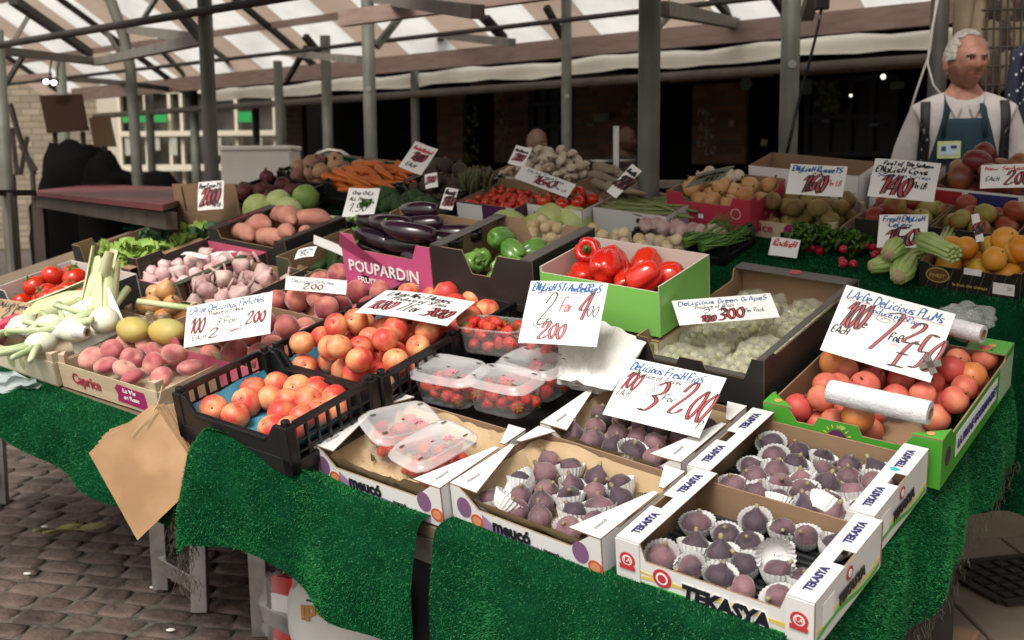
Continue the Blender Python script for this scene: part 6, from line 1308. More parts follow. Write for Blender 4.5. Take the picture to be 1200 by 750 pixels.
# cauliflower-like cabbages and netted onions
for k, (x, y, h, s_, lb) in enumerate(((595, 272, .06, 1.05, 'pale green cabbage behind the green pepper box, leftmost of its row'), (630, 272, .05, .9, 'pale green cabbage second in the row behind the green peppers'), (647, 262, .06, .95, 'netted pale cabbage third in the row behind the green peppers'), (672, 262, .06, .85, 'netted pale cabbage at the right end of the row'))):
    put(CABB[k % 2], 'cabbage', lb, 'cabbage', 'pale cabbages behind the green pepper box', Matrix.Translation(onr(x, y, h)) @ Euler((.5, .2, k * 1.5)).to_matrix().to_4x4() @ Matrix.Scale(s_, 4))
NON = proto('small_onion', [m_net], lambda c: c.ball(lambda d: Vector((d.x * .021, d.y * .021, d.z * .02 + .004 * max(0, d.z) ** 6)), 12, 8))
r = random.Random(21); netf = clear('net_film', (.8, .75, .66), .22)
for bi, (u, v, w_, lb) in enumerate(((-1.2, 1.62, .16, 'left net bag of small onions behind the green pepper box'), (-1.02, 1.68, .17, 'middle clear bag of small onions'), (-.86, 1.72, .2, 'right clear bag of small onions behind the red peppers'))):
    M = frame(u, v, .0); P = heap(None, w_, .17, .0, .021, 34, 60 + bi)
    fill(M, P, NON, 'small_onion', 'small pale onion inside the ' + lb, 'onion', 'onions in the ' + lb, 60 + bi)
    c = MB(); c.ball(lambda d: M @ (Vector((w_/2 + d.x * (w_/2 + .012), .085 + d.y * .1, .05 + d.z * .052)) + d * .006 * math.sin(d.x * 15 + bi) * math.sin(d.y * 13)), 24, 16); tag(c.build('net_bag', netf, None, False), lb, 'net bag')
for k in range(12): put(NON, 'small_onion', 'loose small onion beside the clear bags', 'onion', 'loose onions', W(0,0,0) and Matrix.Translation(W(-.98 + .05 * (k % 5) + r.uniform(-.01, .01), 1.6 + .05 * (k // 5), .022)) @ rrot(r) @ Matrix.Scale(1.15, 4))
# right hand display
fill(RUSM, heap(RUSM, .42, .27, .01, .031, 80, 61, .005, .005, cap=.12), RUSS, 'russet_apple', 'brown russet apple in the pale wooden crate', 'apple', 'russet apples', 61, rot=up, s=(.93, 1.03))
fill(COXM, heap(COXM, .23, .25, .02, .033, 44, 62, .005, .005, cap=.15), COXA, 'apple', 'green and brown apple behind the celery', 'apple', 'apples behind the celery', 62, rot=up, s=(.98, 1.1))
fill(COX2M, heap(COX2M, .25, .25, .02, .033, 44, 63, .005, .005, cap=.14), COXA, 'apple', 'red tinged apple in the printed black box', 'apple', 'apples in the printed black box', 63, rot=up, s=(.98, 1.1))
fill(MANM, heap(MANM, .29, .25, .02, .038, 34, 64, .005, .005, cap=.19, dome=1), MANG, 'mango', 'dark red mango in front of the stallholder', 'mango', 'dark red mangoes', 64, rot=rrot)
fill(REDM, heap(REDM, .3, .27, .02, .028, 60, 65, .01, .01, cap=.125), ONION, 'onion', 'orange brown onion in the bright red box', 'onion', 'onions in the red box', 65, rot=up, s=(1, 1.1))
for k in range(8): put(MUSH, 'mushroom', 'pale mushroom at the left corner of the red box', 'mushroom', 'mushrooms at the red box', REDM @ Matrix.Translation((.02 + .02 * k, .22 + .02 * (k % 2), .13 + .01 * (k % 3))) @ rrot(r))
fill(CITM, heap(CITM, .28, .2, .015, .037, 30, 66, .005, .005, cap=.11), CITR, 'citrus_fruit', 'orange or yellow citrus fruit in the black printed box', 'citrus fruit', 'citrus fruit', 66, rot=up, s=(.86, .98))
for k, (x, y, h, lb) in enumerate(((1178, 282, .13, 'big orange heaped highest at the right edge'), (1197, 292, .12, 'orange at the right edge below the highest one'))):
    put(CITR[0], 'orange', lb, 'orange', 'heaped oranges', Matrix.Translation(onr(x, y, h)) @ Euler((.9, .2, k)).to_matrix().to_4x4() @ Matrix.Scale(1.05, 4))
def celery(c):
    for ring_, (n, r0) in enumerate(((5, .008), (9, .02))):
        for k in range(n):
            a = 6.283 * k / n + ring_ * .3; ca, sa = math.cos(a), math.sin(a); c.tube([(r0 * ca * .75, r0 * sa * .75, 0), (r0 * ca * 1.15, r0 * sa * 1.15, .05), (r0 * ca * .9, r0 * sa * .9, .12), (r0 * ca * 1.1, r0 * sa * 1.1, .2)], [.009, .0125, .009, .006], 0, 8, flat=.8)
    c.ball(lambda d: Vector((d.x * .019, d.y * .019, d.z * .008)), 12, 6, 1)
m_cel = mat('celery_stalk', (.5, .56, .25), .4, (.28, .42, .1), 7, stretch=(1, 1, 1.5)); m_celb = mat('celery_root', (.4, .26, .15), .7, (.5, .42, .26), 60)
CEL = proto('celery', [m_cel, m_celb], celery)
def aim(P, D, s_=1, spin=0): 
    D = Vector(D); M = D.to_track_quat('Z', 'Y').to_matrix().to_4x4() @ Matrix.Rotation(spin, 4, 'Z') @ Matrix.Scale(s_, 4); M.translation = P; return M
for k, (x, y, x2, y2, h, s_, lb) in enumerate(((1053, 324, 1078, 285, .05, 1.15, 'big celery head in front with its cut end facing us'), (1020, 313, 1055, 305, .05, .85, 'small celery head lying at the left'), (1041, 298, 1060, 278, .1, 1, 'celery head behind, leaning on the sign'), (1079, 280, 1105, 292, .13, 1, 'celery head on top of the pile'), (1100, 298, 1110, 278, .07, .9, 'celery head at the right against the citrus box'))):
    A = onr(x, y, h); B_ = onr(x2, y2, h + .01); put(CEL, 'celery', lb, 'celery', 'celery heads', aim(A, B_ - A, s_, k))
def bunch(c, n, L, seed, r0=.04):
    q = random.Random(seed)
    for k in range(n): a = q.uniform(-.5, .5); c.tube([(q.uniform(-r0, r0), q.uniform(-.02, .02), 0), (a * .05, q.uniform(-.02, .02), L * .5), (a * .16, q.uniform(-.03, .05), L * q.uniform(.8, 1.1))], [.004, .0035, .0008], 0, 5)
SPR = proto('spring_onions', [m_leaf], lambda c: bunch(c, 26, .2, 3))
for k, (x, y, x2, y2, lb) in enumerate(((800, 285, 845, 273, 'bunch of green spring onion leaves at the left of the black crate'), (820, 289, 868, 277, 'bunch of green spring onion leaves at the right of the black crate'), (806, 278, 850, 262, 'bunch of green spring onion tips sticking up before the red box'))):
    A = onr(x, y, .08); B_ = onr(x2, y2, .1); put(SPR, 'spring_onions', lb, 'spring onions', 'spring onion bunches', aim(A, B_ - A, .85))
r = random.Random(5)
for k in range(9): put(GARL, 'celeriac', 'pale round root in the black crate by the thick post', 'root vegetable', 'pale roots', SPOM @ Matrix.Translation((.03 + .035 * k, .05 + .02 * (k % 2), .085)) @ rrot(r))
for k in range(16): put(RAD, 'radish', 'bright red radish left of the celery', 'radish', 'radishes', Matrix.Translation(onr(1008 + r.uniform(-22, 26), 302 + r.uniform(-14, 8), .02 + .02 * (k % 3))) @ rrot(r))
for k in range(8): put(RAD, 'radish', 'red radish under its leaves behind the grape box', 'radish', 'radishes with leaves', Matrix.Translation(onr(945 + 8 * k, 290 + r.uniform(-4, 4), .02)) @ rrot(r) @ Matrix.Scale(1.2, 4))
RL_ = proto('radish_leaves', [m_leaf], lambda c: leafclump(c, 20, .04, .1, 6, .25))
for k, (x, y, lb) in enumerate(((945, 284, 'left clump of radish leaves behind the grape box'), (972, 286, 'right clump of radish leaves behind the grape box'), (1000, 292, 'small clump of radish leaves by the celery sign'))):
    put(RL_, 'radish_leaves', lb, 'leaves', 'radish leaves', Matrix.Translation(onr(x, y, .02)))
BEET2 = proto('radish_leaves', [m_leaf], lambda c: leafclump(c, 8, .01, .05, 9, .3)); put(BEET2, 'leafy_sprig', 'green leafy sprig over the corner of the one only sign', 'leaves', None, Matrix.Translation(onr(432, 242, .2)))
# ------------------------------------------------------------------ paper bags
kraftbag = mat('brown_bag_paper', (.4, .24, .125), .75, (.3, .172, .085), 9, bump=.4, bscale=10)
whitebag = mat('white_bag_paper', (.72, .7, .67), .6, (.66, .64, .61), 5, bump=.1, bscale=14)
sb = thing('brown_paper_bags', 'sheaf of brown paper bags hanging on a string from the peach crate', 'paper bags', at(190, 480, 2.9))
M = sb.matrix_world.inverted(); base = [at(180, 474, 2.8), at(104, 532, 2.78), at(161, 632, 2.75), at(238, 558, 2.74)]
r = random.Random(2)
for k in range(13):
    off = Vector((.0045, .006, -.0008)) * k; sw = -k * .024
    c_ = base[0]; R = Matrix.Rotation(-sw * 1.1, 4, 'Y')
    Q = [M @ (c_ + R @ (p - c_) + off + Vector((0, 0, r.uniform(-.003, .003)))) for p in base]
    c = MB(); c.grid(lambda s, t: Q[0].lerp(Q[3], s).lerp(Q[1].lerp(Q[2], s), t) + Vector((0, -.006 * math.sin(math.pi * s) * math.sin(math.pi * t), 0)), 8, 8); c.build('bag', kraftbag, sb, True)
c = MB(); c.tube([M @ at(180, 482, 2.79), M @ at(186, 470, 2.8), M @ at(190, 452, 2.84)], .0012, n=5); c.tube([M @ at(184, 480, 2.785), M @ at(165, 498, 2.78), M @ at(154, 511, 2.775)], .001, n=5); c.tube([M @ at(184, 480, 2.785), M @ at(172, 502, 2.78), M @ at(176, 492, 2.78)], .001, n=5); c.build('string', mat('twine', (.5, .4, .22), .8), sb)
wb = thing('white_paper_bags', 'loose stack of white paper bags lying between the strawberries and the figs sign', 'paper bags', onr(695, 415, .12)); M = wb.matrix_world.inverted()
r = random.Random(3)
for k in range(12):
    dx, dy = k * 2.2 - 14 + r.uniform(-3, 3), r.uniform(-3, 3) - k * 1.2
    Q = [M @ onr(656 + dx * .2, 378 + dy * 1.2, .16 + k * .004), M @ onr(748 + dx, 408 + dy, .14 + k * .004), M @ onr(716 + dx, 462 + dy * .6, .08 + k * .004), M @ onr(655 + dx * .3, 452 + dy * .5, .08 + k * .004)]
    ctr = sum(Q, Vector()) / 4; Rn = Matrix.Rotation(r.uniform(-.12, .12), 4, (Q[1] - Q[0]).cross(Q[3] - Q[0]).normalized()); Q = [ctr + Rn @ (p - ctr) for p in Q]; cr_ = r.uniform(.3, .7); ca_ = r.uniform(.003, .012)
    c = MB(); c.grid(lambda s, t: Q[0].lerp(Q[1], s).lerp(Q[3].lerp(Q[2], s), t) + Vector((0, 0, ca_ * max(0, 1 - abs(s + .3 * t - cr_) / .12) + .0025 * math.sin(s * 23 + k) * math.sin(t * 19))), 22, 18); c.build('bag', whitebag, wb, False)
fb = MB(); Q = [onr(x, y, h) for x, y, h in ((0, 427, .05), (56, 440, .05), (62, 452, -.0), (0, 458, -.0))]
Q = [q + OUTF * .04 for q in Q]; ph = 1
fb.grid(lambda s, t: Q[0].lerp(Q[1], s).lerp(Q[3].lerp(Q[2], s), t) + Vector((.006 * math.sin(s * 17 + t * 5), -.01 * math.sin(s * 9 + t * 11), .005 * math.sin(s * 13))), 22, 12)
tag(fb.build('plastic_bag', clear('tied_film', (.75, .82, .84), .5), None, False), 'clear plastic bag tied at the front of the sweetcorn crate', 'plastic bag')
tape = mat('grey_tape', (.13, .11, .095), .6)

# ------------------------------------------------------------------ handwritten price signs
B_, K_, R_, Pk = 0, 1, 2, 3
# the big one on the plums
sg = sign(*hang((992, 334), (1120, 367), (969, 413), .165, 0.057),
  [('LArGe DeLicious PLuMs', .05, .83, .11, .88, .012, B_), ('_', .05, .8, 0, .35, .006, R_), ('_', .6, .8, 0, .34, .006, R_), ('Produce of SPain', .26, .71, .07, .5, .009, B_), ('_', .28, .68, 0, .2, .005, R_),
   ('100', .06, .42, .32, .2, .015, K_, R_), ('EAcH', .03, .3, .09, .15, .013, K_), ('e', .27, .47, .1, .05, .012, K_), ('7', .36, .2, .46, .17, .014, K_, R_), ('FoR', .53, .4, .1, .11, .013, K_), ('2', .66, .46, .24, .14, .014, K_, R_), ('.', .83, .5, .2, .03, .02, K_), ('£', .62, .12, .3, .13, .014, K_, R_), ('50', .78, .14, .4, .18, .014, K_, R_), ('@', .34, .6, .12, .2, .008, K_), ('_', .55, .35, 0, .1, .006, R_)],
  'largest white sign for large delicious plums, lettered in blue, black and red', 'handwritten price signs', .003)
c = MB(); 
for a in (.5, -.9): c.box(-.024, .024, -.008, .008, .0035, .0045, 0, Matrix.Translation((.245, .04, 0)) @ Matrix.Rotation(a, 4, 'Z'))
c.build('tape', tape, sg)
sign(onr(740, 420, .2), onr(851, 442, .2), onr(704, 486, .115),
  [('DeLicious FresH FigS', .05, .82, .12, .75, .014, B_), ('Produce of Turkey', .12, .72, .07, .5, .007, K_), ('100', .03, .5, .25, .16, .009, K_, R_), ('EAcH', .04, .36, .09, .13, .007, K_), ('3', .33, .25, .42, .14, .016, K_, R_), ('For', .5, .42, .1, .13, .01, K_), ('2', .62, .3, .42, .12, .013, K_, R_), ('00', .77, .25, .42, .18, .013, K_, R_), ('P', .93, .12, .12, .04, .009, K_), ('_', .5, .38, 0, .14, .007, Pk), ('_', .05, .32, 0, .1, .006, K_), ('@', .3, .42, .2, .1, .008, K_), ('_', .08, .28, 0, .06, .006, Pk)],
  'white sign for delicious fresh figs leaning on the back fig box', 'handwritten price signs', .003)
sign(*hang((623, 330), (712, 331), (603, 403), .21, 0.054),
  [('ENgLisH STrAwBeRRieS', .05, .84, .11, .88, .016, B_), ('_', .1, .8, 0, .3, .008, R_), ('_', .55, .8, 0, .2, .008, R_), ('2', .2, .3, .42, .16, .014, K_), ('@', .12, .2, .2, .3, .01, K_), ('For', .46, .5, .2, .14, .013, R_), ('4', .68, .42, .36, .12, .013, K_, R_), ('00', .8, .45, .16, .14, .01, K_), ('200', .25, .1, .2, .3, .012, K_, Pk), ('_', .6, .74, 0, .12, .006, R_)],
  'upright white sign for English strawberries behind the open punnets', 'handwritten price signs', .006)
sign(onr(787, 353, .245), onr(903, 342, .235), onr(783, 384, .205),
  [('DeLicious Green GrApeS', .05, .76, .15, .9, .02, B_), ('Produce of SPain', .2, .58, .12, .4, .013, K_), ('2', .26, .3, .2, .1, .022, K_), ('For', .45, .4, .16, .1, .02, K_), ('300', .4, .12, .35, .25, .03, K_, R_), ('Per Pack', .68, .3, .13, .2, .015, K_), ('100', .22, .06, .2, .14, .03, K_, R_)],
  'white sign for green grapes lying on the wrapped grapes', 'handwritten price signs', .003)
sign(*hang((220, 360), (318, 341), (219, 408), .14, 0.039),
  [('LArge DeLicious PeAcHes', .04, .8, .14, .88, .013, B_), ('Produce of FrAnce', .28, .68, .09, .4, .009, K_), ('100', .05, .32, .3, .17, .012, K_, R_), ('EAcH', .1, .14, .09, .17, .009, K_), ('3 For', .38, .42, .14, .24, .012, K_), ('2', .3, .16, .16, .12, .013, K_, R_), ('200', .72, .34, .22, .2, .014, K_, R_), ('SweeT', .52, .2, .1, .16, .01, R_)],
  'white sign for large delicious peaches standing in the front rose box', 'handwritten price signs', .004)
sign(onr(453, 342, .24), onr(557, 351, .24), onr(420, 371, .235),
  [('LArge NecTArines', .1, .75, .16, .7, .016, K_), ('Produce of SPain', .2, .58, .12, .6, .012, K_), ('100', .05, .2, .28, .25, .02, K_, Pk), ('7 For', .38, .22, .26, .22, .016, K_), ('300', .66, .2, .26, .25, .02, K_, R_)],
  'white sheet lying flat on the rear crate of nectarines', 'handwritten price signs', .008)
sign(onr(335, 323, .2), onr(405, 329, .2), onr(312, 337, .16), [('DeLicious PeAcHes', .1, .6, .2, .7, .02, B_), ('200', .3, .2, .3, .3, .03, K_, R_)], 'white sheet lying at the back of the rear rose box', 'handwritten price signs', .005)
far = dict(group='handwritten price signs')
sign(*hang((927, 192), (993, 194), (928, 228), .24, 0.032), [('ENgLisH RusseTS', .05, .78, .14, .88, .03, B_), ('2 Big', .4, .62, .1, .3, .02, K_), ('160', .25, .12, .48, .38, .04, K_, R_), ('Per LB', .7, .35, .14, .24, .02, R_)], 'white sign for English russets standing behind the brown apples', **far)
sign(*hang((1026, 186), (1103, 191), (1022, 231), .26, 0.037), [('FirsT of THe SeAson', .15, .84, .09, .75, .022, K_), ('ENgLisH Coxs', .05, .66, .13, .8, .025, K_), ('Sweet & Crisp', .1, .54, .08, .8, .014, B_), ('140', .15, .08, .42, .42, .035, K_, R_), ('Per LB', .65, .3, .12, .2, .02, K_)], 'large white sign for first of the season apples beside the mangoes', **far)
sign(*hang((1031, 252), (1088, 250), (1026, 291), .1, 0.033), [('FresH ENgLisH', .08, .8, .13, .85, .025, B_), ('_', .08, .77, 0, .5, .012, R_), ('CeLery', .2, .62, .13, .5, .025, B_), ('150', .15, .08, .42, .6, .04, K_, R_)], 'white sign for fresh English celery behind the celery heads', **far)
sign(*hang((613, 194), (675, 215), (600, 209), .22, 0.019), [('SALAd TomAToes', .12, .72, .14, .7, .02, K_), ('160', .3, .2, .45, .38, .05, K_, R_), ('Per LB', .72, .25, .14, .2, .02, K_)], 'wide white sign tilted over the tomatoes and mushrooms', **far)
sign(*hang((487, 165), (513, 174), (460, 193), .3, 0.027), [('Bunched BeeTrooT', .1, .75, .1, .8, .03, R_), ('100', .2, .4, .25, .5, .03, K_, R_), ('EAcH', .2, .15, .12, .4, .02, K_)], 'large steeply tilted white sign behind the dusty roots', **far)
sign(*hang((605, 170), (623, 173), (594, 192), .33, 0.023), [('MusHrooms', .1, .7, .13, .8, .03, K_), ('200', .2, .25, .3, .5, .04, K_, Pk)], 'small tilted white sign standing up in the mushrooms', **far)
sign(*hang((233, 214), (262, 211), (247, 246), .2, 0.029), [('BeeTrooTS', .06, .78, .12, .85, .03, K_), ('200', .15, .2, .45, .6, .05, K_, R_), ('Per LB', .6, .1, .1, .3, .02, K_)], 'white two hundred sign raised on the edge of the tall cardboard', **far)
sign(*hang((409, 220), (445, 220), (398, 254), .17, 0.03), [('One OnLy', .15, .78, .12, .7, .02, K_), ('ALL THese', .1, .58, .1, .6, .018, K_), ('1.50', .12, .2, .25, .6, .025, K_)], 'pale one only sign standing left of the aubergines', **far)
sign(*hang((498, 205), (512, 202), (508, 220), .25, 0.019), [('200', .1, .35, .35, .7, .05, K_, R_)], 'little tilted ticket sign stuck over the broccoli', **far)
sign(*hang((523, 220), (537, 221), (515, 245), .18, 0.025), [('BroccoLi', .1, .7, .16, .8, .05, K_), ('150', .15, .2, .35, .7, .05, K_, R_)], 'narrow white sign between the broccoli and the cherry tomatoes', **far)
sign(*hang((741, 192), (752, 199), (714, 227), .27, 0.031), [('Runner BeAns', .1, .75, .1, .8, .03, K_), ('250', .2, .3, .3, .6, .05, K_, R_)], 'white sign leaning over the beans, partly behind the thick post', **far)
sign(*hang((1138, 252), (1147, 250), (1155, 282), .14, 0.028), [('50', .1, .3, .3, .8, .06, K_, R_)], 'small tilted ticket sign between the apples and oranges', **far)
sign(*hang((1150, 194), (1215, 190), (1152, 222), .32, 0.027), [('New SeAson', .08, .75, .13, .8, .025, R_), ('200', .45, .15, .45, .4, .03, K_, R_), ('EAcH', .1, .3, .15, .25, .02, K_)], 'wide white new season sign at the right edge above the cartons', **far)
sign(*hang((350, 293), (372, 289), (336, 306), .14, 0.018), [('CourgeTTes', .1, .6, .2, .8, .03, B_), ('150', .2, .15, .35, .5, .04, K_)], 'small white sign leaning on the courgette box', **far)
sign(onr(368, 275, .2), onr(400, 290, .2), onr(365, 283, .17), [], 'blank white card at the back of the courgettes', **far)
sign(*hang((128, 337), (148, 384), (72, 374), .13, 0.029), [], 'blank white card standing among the sweetcorn', **far)
sign(*hang((0, 350), (52, 357), (0, 376), .1, 0.026), [('ENgLisH SweeTcorn', .02, .68, .2, .9, .03, K_), ('2 For 60', .2, .15, .4, .7, .05, K_)], 'brown card sign for English sweetcorn at the left edge', 'handwritten price signs', .004, kraftcard)
sign(onr(818, 205, .36), onr(862, 196, .36), onr(822, 216, .3), [('WHite Onions', .1, .55, .2, .8, .04, K_), ('100', .4, .1, .3, .4, .04, K_)], 'pale sign lying on the bright red box', **far)
sign(*hang((905, 278), (938, 281), (907, 300), .03, 0.023), [('RadisH', .1, .55, .3, .8, .06, R_)], 'low white ticket behind the grape box by the radishes', **far)

# ------------------------------------------------------------------ scale and white stand
scs = mat('scale_metal', (.35, .33, .3), .3, metal=.8)
q = at(707, 187, 4.75); root = thing('weighing_scale', 'shallow metal scale pan on a dark scale behind the beans', 'scale', q)
c = MB(); lathe(c, [(.001, -.05), (.08, -.045), (.12, -.015), (.132, .0), (.136, .0), (.122, -.018), (.08, -.049), (.001, -.054)], 32); c.build('pan', scs, root, True)
c = MB(); lathe(c, [(.04, -.055), (.05, -.16), (.12, -.18), (.12, -.2)], 20); c.build('scale_body', darksteel, root, True)
wp = at(722, 215, 4.6); c = MB(); t0 = at(722, 148, 4.6); c.tube([wp - Vector((0, 0, .1)), t0], .0115, n=12); c.tube([wp - Vector((0, 0, .11)), wp - Vector((0, 0, .09))], .05, n=16); tag(c.build('white_tube', card, None, True), 'slim white upright tube in front of the scale', 'tube')
tb = thing('trolley', 'dark table carrying the weighing scale behind the rear display', 'table', (q.x - .4, q.y - .1, 0)); c = MB(); c.box(0, .9, 0, .5, q.z - .24, q.z - .2); c.build('table_top', darksteel, tb)
for x in (.02, .85):
    for y in (.02, .45): c = MB(); c.box(x, x + .03, y, y + .03, 0, q.z - .24); c.build('leg', darksteel, tb)
# the cable and plug hanging by the post, wires by the stallholder
cb = thing('hanging_plug', 'black plug hanging on its cable right of the grey post', 'plug', at(963, 4, 4.7)); M = cb.matrix_world.inverted()
c = MB(); c.box(-.028, .028, -.02, .02, -.025, .022); c.build('plug_body', blackpl, cb, False, .004)
c = MB(); c.tube([M @ at(963, 8, 4.7), M @ at(959, 30, 4.7), M @ at(948, 75, 4.75), M @ at(938, 110, 4.82), M @ at(930, 145, 4.86), M @ at(920, 188, 4.86)], .006, n=6); c.tube([M @ at(963, 0, 4.7), M @ at(964, -20, 4.7)], .005, n=6); c.build('cable', blackpl, cb, True)
wire = mat('white_wire', (.3, .28, .24), .5)
c = MB(); c.tube([at(1098, -5, 5.25), at(1090, 60, 5.25), at(1073, 110, 5.25), at(1064, 140, 5.25), at(1075, 165, 5.25)], .005, n=6); tag(c.build('wire', wire, None, True), 'pale wire looping outward left of the stallholder', 'wire', 'wires by the stallholder')
c = MB(); c.tube([at(1100, -5, 5.2), at(1090, 45, 5.2), at(1087, 75, 5.2), at(1094, 100, 5.1), at(1104, 112, 5.0)], .005, n=6); tag(c.build('wire', wire, None, True), 'pale wire curving in to the stallholder shoulder', 'wire', 'wires by the stallholder')

# ------------------------------------------------------------------ people
skin = mat('skin', (.42, .2, .135), .55, (.32, .135, .09), 30, sss=.06, bump=.35, bscale=55); hair_w = mat('white_hair', (.6, .57, .52), .9, (.4, .37, .33), 90, bump=1, bscale=220, stretch=(1, .3, 1))
shirt = mat('pale_shirt', (.46, .42, .41), .8, (.38, .345, .34), 9, bump=.9, bscale=14); apron_m = mat('navy_apron', (.006, .03, .045), .8, (.005, .024, .038), 10, bump=.25, bscale=20)
brace_m = mat('black_braces', (.012, .012, .014), .6); trous = mat('dark_trousers', (.03, .03, .035), .8)
def head(c, M, m=0, s_=1.):
    """one sculpted head, facing -Y, centred between the ears"""
    def g(x, a, w_): return math.exp(-((x - a) / w_) ** 2)
    def fn(d):
        x, y, z = d.x, d.y, d.z; X = .077 * x; Y = .096 * y; Z = .118 * z
        front = max(0, -y)
        if z < 0: X *= 1 - .28 * (-z) ** 1.5; Y *= (1 - .12 * (-z)) if y < 0 else (1 - .45 * (-z) ** 1.2)
        if z > .2: Y *= 1 + .03 * (z - .2)
        f2 = front ** 2; ax = abs(x)
        Y -= f2 * (.022 * g(x, 0, .13) * g(z, -.2, .16) + .010 * g(x, 0, .1) * g(z, .02, .14))      # nose
        Y -= f2 * .007 * g(ax, .3, .28) * g(z, .2, .09)                                              # brow
        Y += f2 * .013 * g(ax, .33, .15) * g(z, .06, .1)                                             # eye sockets
        Y -= f2 * .006 * g(ax, .5, .2) * g(z, -.18, .18)                                             # cheeks
        Y += f2 * .004 * g(ax, .26, .07) * g(z, -.4, .16)                                            # folds
        Y -= f2 * .006 * g(x, 0, .28) * g(z, -.46, .05); Y += f2 * .006 * g(x, 0, .26) * g(z, -.525, .02); Y -= f2 * .006 * g(x, 0, .24) * g(z, -.58, .05)
        Y -= f2 * .012 * g(x, 0, .3) * g(z, -.85, .16)
        return Vector((X, Y, Z)) * s_
    c.ball(fn, 64, 56, m, M)
    for sx in (-1, 1):   # ears
        c.ball(lambda d: Vector((sx * (.074 + .008 * d.x * sx + .007 * max(0, d.y)), .008 + d.y * .018, -.012 + d.z * .033)) * s_, 12, 10, m, M)
def person(name, label, pos, yaw, hgt, headyaw, mats_, arms, headscale=1.):
    """pos: feet. body by skin modifier along a skeleton; head joined into the same mesh"""
    k = hgt / 1.75; root = thing(name, label, 'person', Matrix.Translation(pos) @ Matrix.Rotation(yaw, 4, 'Z'))
    def skinned(nm, chain, m, par):
        me = bpy.data.meshes.new(nm); V, Ed, R = chain; me.from_pydata([Vector(v) * k for v in V], Ed, []); o = bpy.data.objects.new(nm, me); C.objects.link(o)
        sk = o.modifiers.new('skin', 'SKIN'); sk.use_smooth_shade = True
        for i, rr in enumerate(R): me.skin_vertices[0].data[i].radius = (rr[0] * k, rr[1] * k)
        me.skin_vertices[0].data[0].use_root = True; o.modifiers.new('sub', 'SUBSURF').levels = 2; o.modifiers['sub'].render_levels = 2
        dg = bpy.context.evaluated_depsgraph_get(); m2 = bpy.data.meshes.new_from_object(o.evaluated_get(dg)); bpy.data.objects.remove(o); return m2
    V = [(0, 0, .95), (0, 0, 1.1), (0, -.01, 1.32), (0, 0, 1.48), (0, .0, 1.54), (0, -.008, 1.62),
         (-.1, 0, .9), (-.1, -.01, .5), (-.1, 0, .08), (-.1, -.14, .03), (.1, 0, .9), (.1, -.01, .5), (.1, 0, .08), (.1, -.14, .03)]
    Ed = [(0, 1), (1, 2), (2, 3), (3, 4), (4, 5), (0, 6), (6, 7), (7, 8), (8, 9), (0, 10), (10, 11), (11, 12), (12, 13)]
    R = [(.15, .1), (.13, .09), (.14, .1), (.11, .08), (.052, .052), (.05, .05), (.09, .09), (.055, .055), (.04, .04), (.035, .025), (.09, .09), (.055, .055), (.04, .04), (.035, .025)]
    for sx in (-1, 1):
        i = len(V); el, ha = arms; V += [(sx * .145, 0, 1.45), (sx * .2, .02, 1.28), (sx * el[0], el[1], el[2]), (sx * ha[0], ha[1], ha[2])]; Ed += [(3, i), (i, i+1), (i+1, i+2), (i+2, i+3)]; R += [(.055, .055), (.045, .045), (.036, .036), (.024, .024)]
        h = Vector((sx * ha[0], ha[1], ha[2]))
    me = skinned('body', (V, Ed, R), None, root); bm_ = MB(); bm_.v = [tuple(v.co) for v in me.vertices]; bm_.f = [list(p.vertices) for p in me.polygons]; bm_.m = [0] * len(bm_.f)
    hM = Matrix.Translation(Vector((0, -.025, 1.655)) * k) @ Euler((.06, 0, headyaw)).to_matrix().to_4x4(); head(bm_, hM, 0, k * headscale)
    for sx in (-1, 1):   # hands with fingers
        h = Vector((sx * arms[1][0], arms[1][1], arms[1][2])) * k; e = Vector((sx * arms[0][0], arms[0][1], arms[0][2])) * k; D = (h - e).normalized(); S_ = D.cross(Vector((0, 0, 1)) if abs(D.z) < .9 else Vector((0, 1, 0))).normalized(); U = S_.cross(D)
        bm_.tube([h - D * .01, h + D * .03, h + D * .08], [.024, .036, .03], 0, 12, flat=.5)
        for f in range(4): o_ = h + D * .078 + S_ * (f - 1.5) * .018; L_ = (.07, .08, .075, .058)[f]; bm_.tube([o_ - D * .02, o_ + D * L_ * .4, o_ + D * L_ * .75 - U * .012, o_ + D * L_ * .9 - U * .03], [.0095, .009, .008, .006], 0, 8)
        o_ = h + D * .02 - S_ * .03; bm_.tube([o_ + S_ * .012, o_ + D * .025 - S_ * .018, o_ + D * .055 - S_ * .025], [.012, .011, .008], 0, 8)
    bm_.build('body', mats_[0], root, True)
    # clothes: the same skeleton, a little fuller, stopping at neck, wrists and ankles
    tv = [0, 1, 2, 3]; V2 = [V[0], V[1], V[2], V[3], (0, .002, 1.555)]; E2_ = [(0, 1), (1, 2), (2, 3), (3, 4)]; R2 = [(.172, .125), (.158, .12), (.168, .125), (.15, .112), (.066, .064)]
    for sx in (-1, 1):
        i = len(V2); el, ha = arms; w_ = Vector(el).lerp(Vector(ha), .92); V2 += [(sx * .145, 0, 1.44), (sx * .205, .02, 1.28), (sx * el[0], el[1], el[2]), (sx * w_[0], w_[1], w_[2])]; E2_ += [(3, i), (i, i+1), (i+1, i+2), (i+2, i+3)]; R2 += [(.078, .075), (.068, .066), (.055, .055), (.04, .04)]
    child(skinned('shirt', (V2, E2_, R2), None, root), 'shirt', root).data.materials.append(mats_[1])
    V3 = [V[0], V[6], V[7], (-.1, 0, .12), V[10], V[11], (.1, 0, .12)]; E3 = [(0, 1), (1, 2), (2, 3), (0, 4), (4, 5), (5, 6)]; R3 = [(.17, .125), (.105, .105), (.075, .075), (.06, .06)] + [(.105, .105), (.075, .075), (.06, .06)]
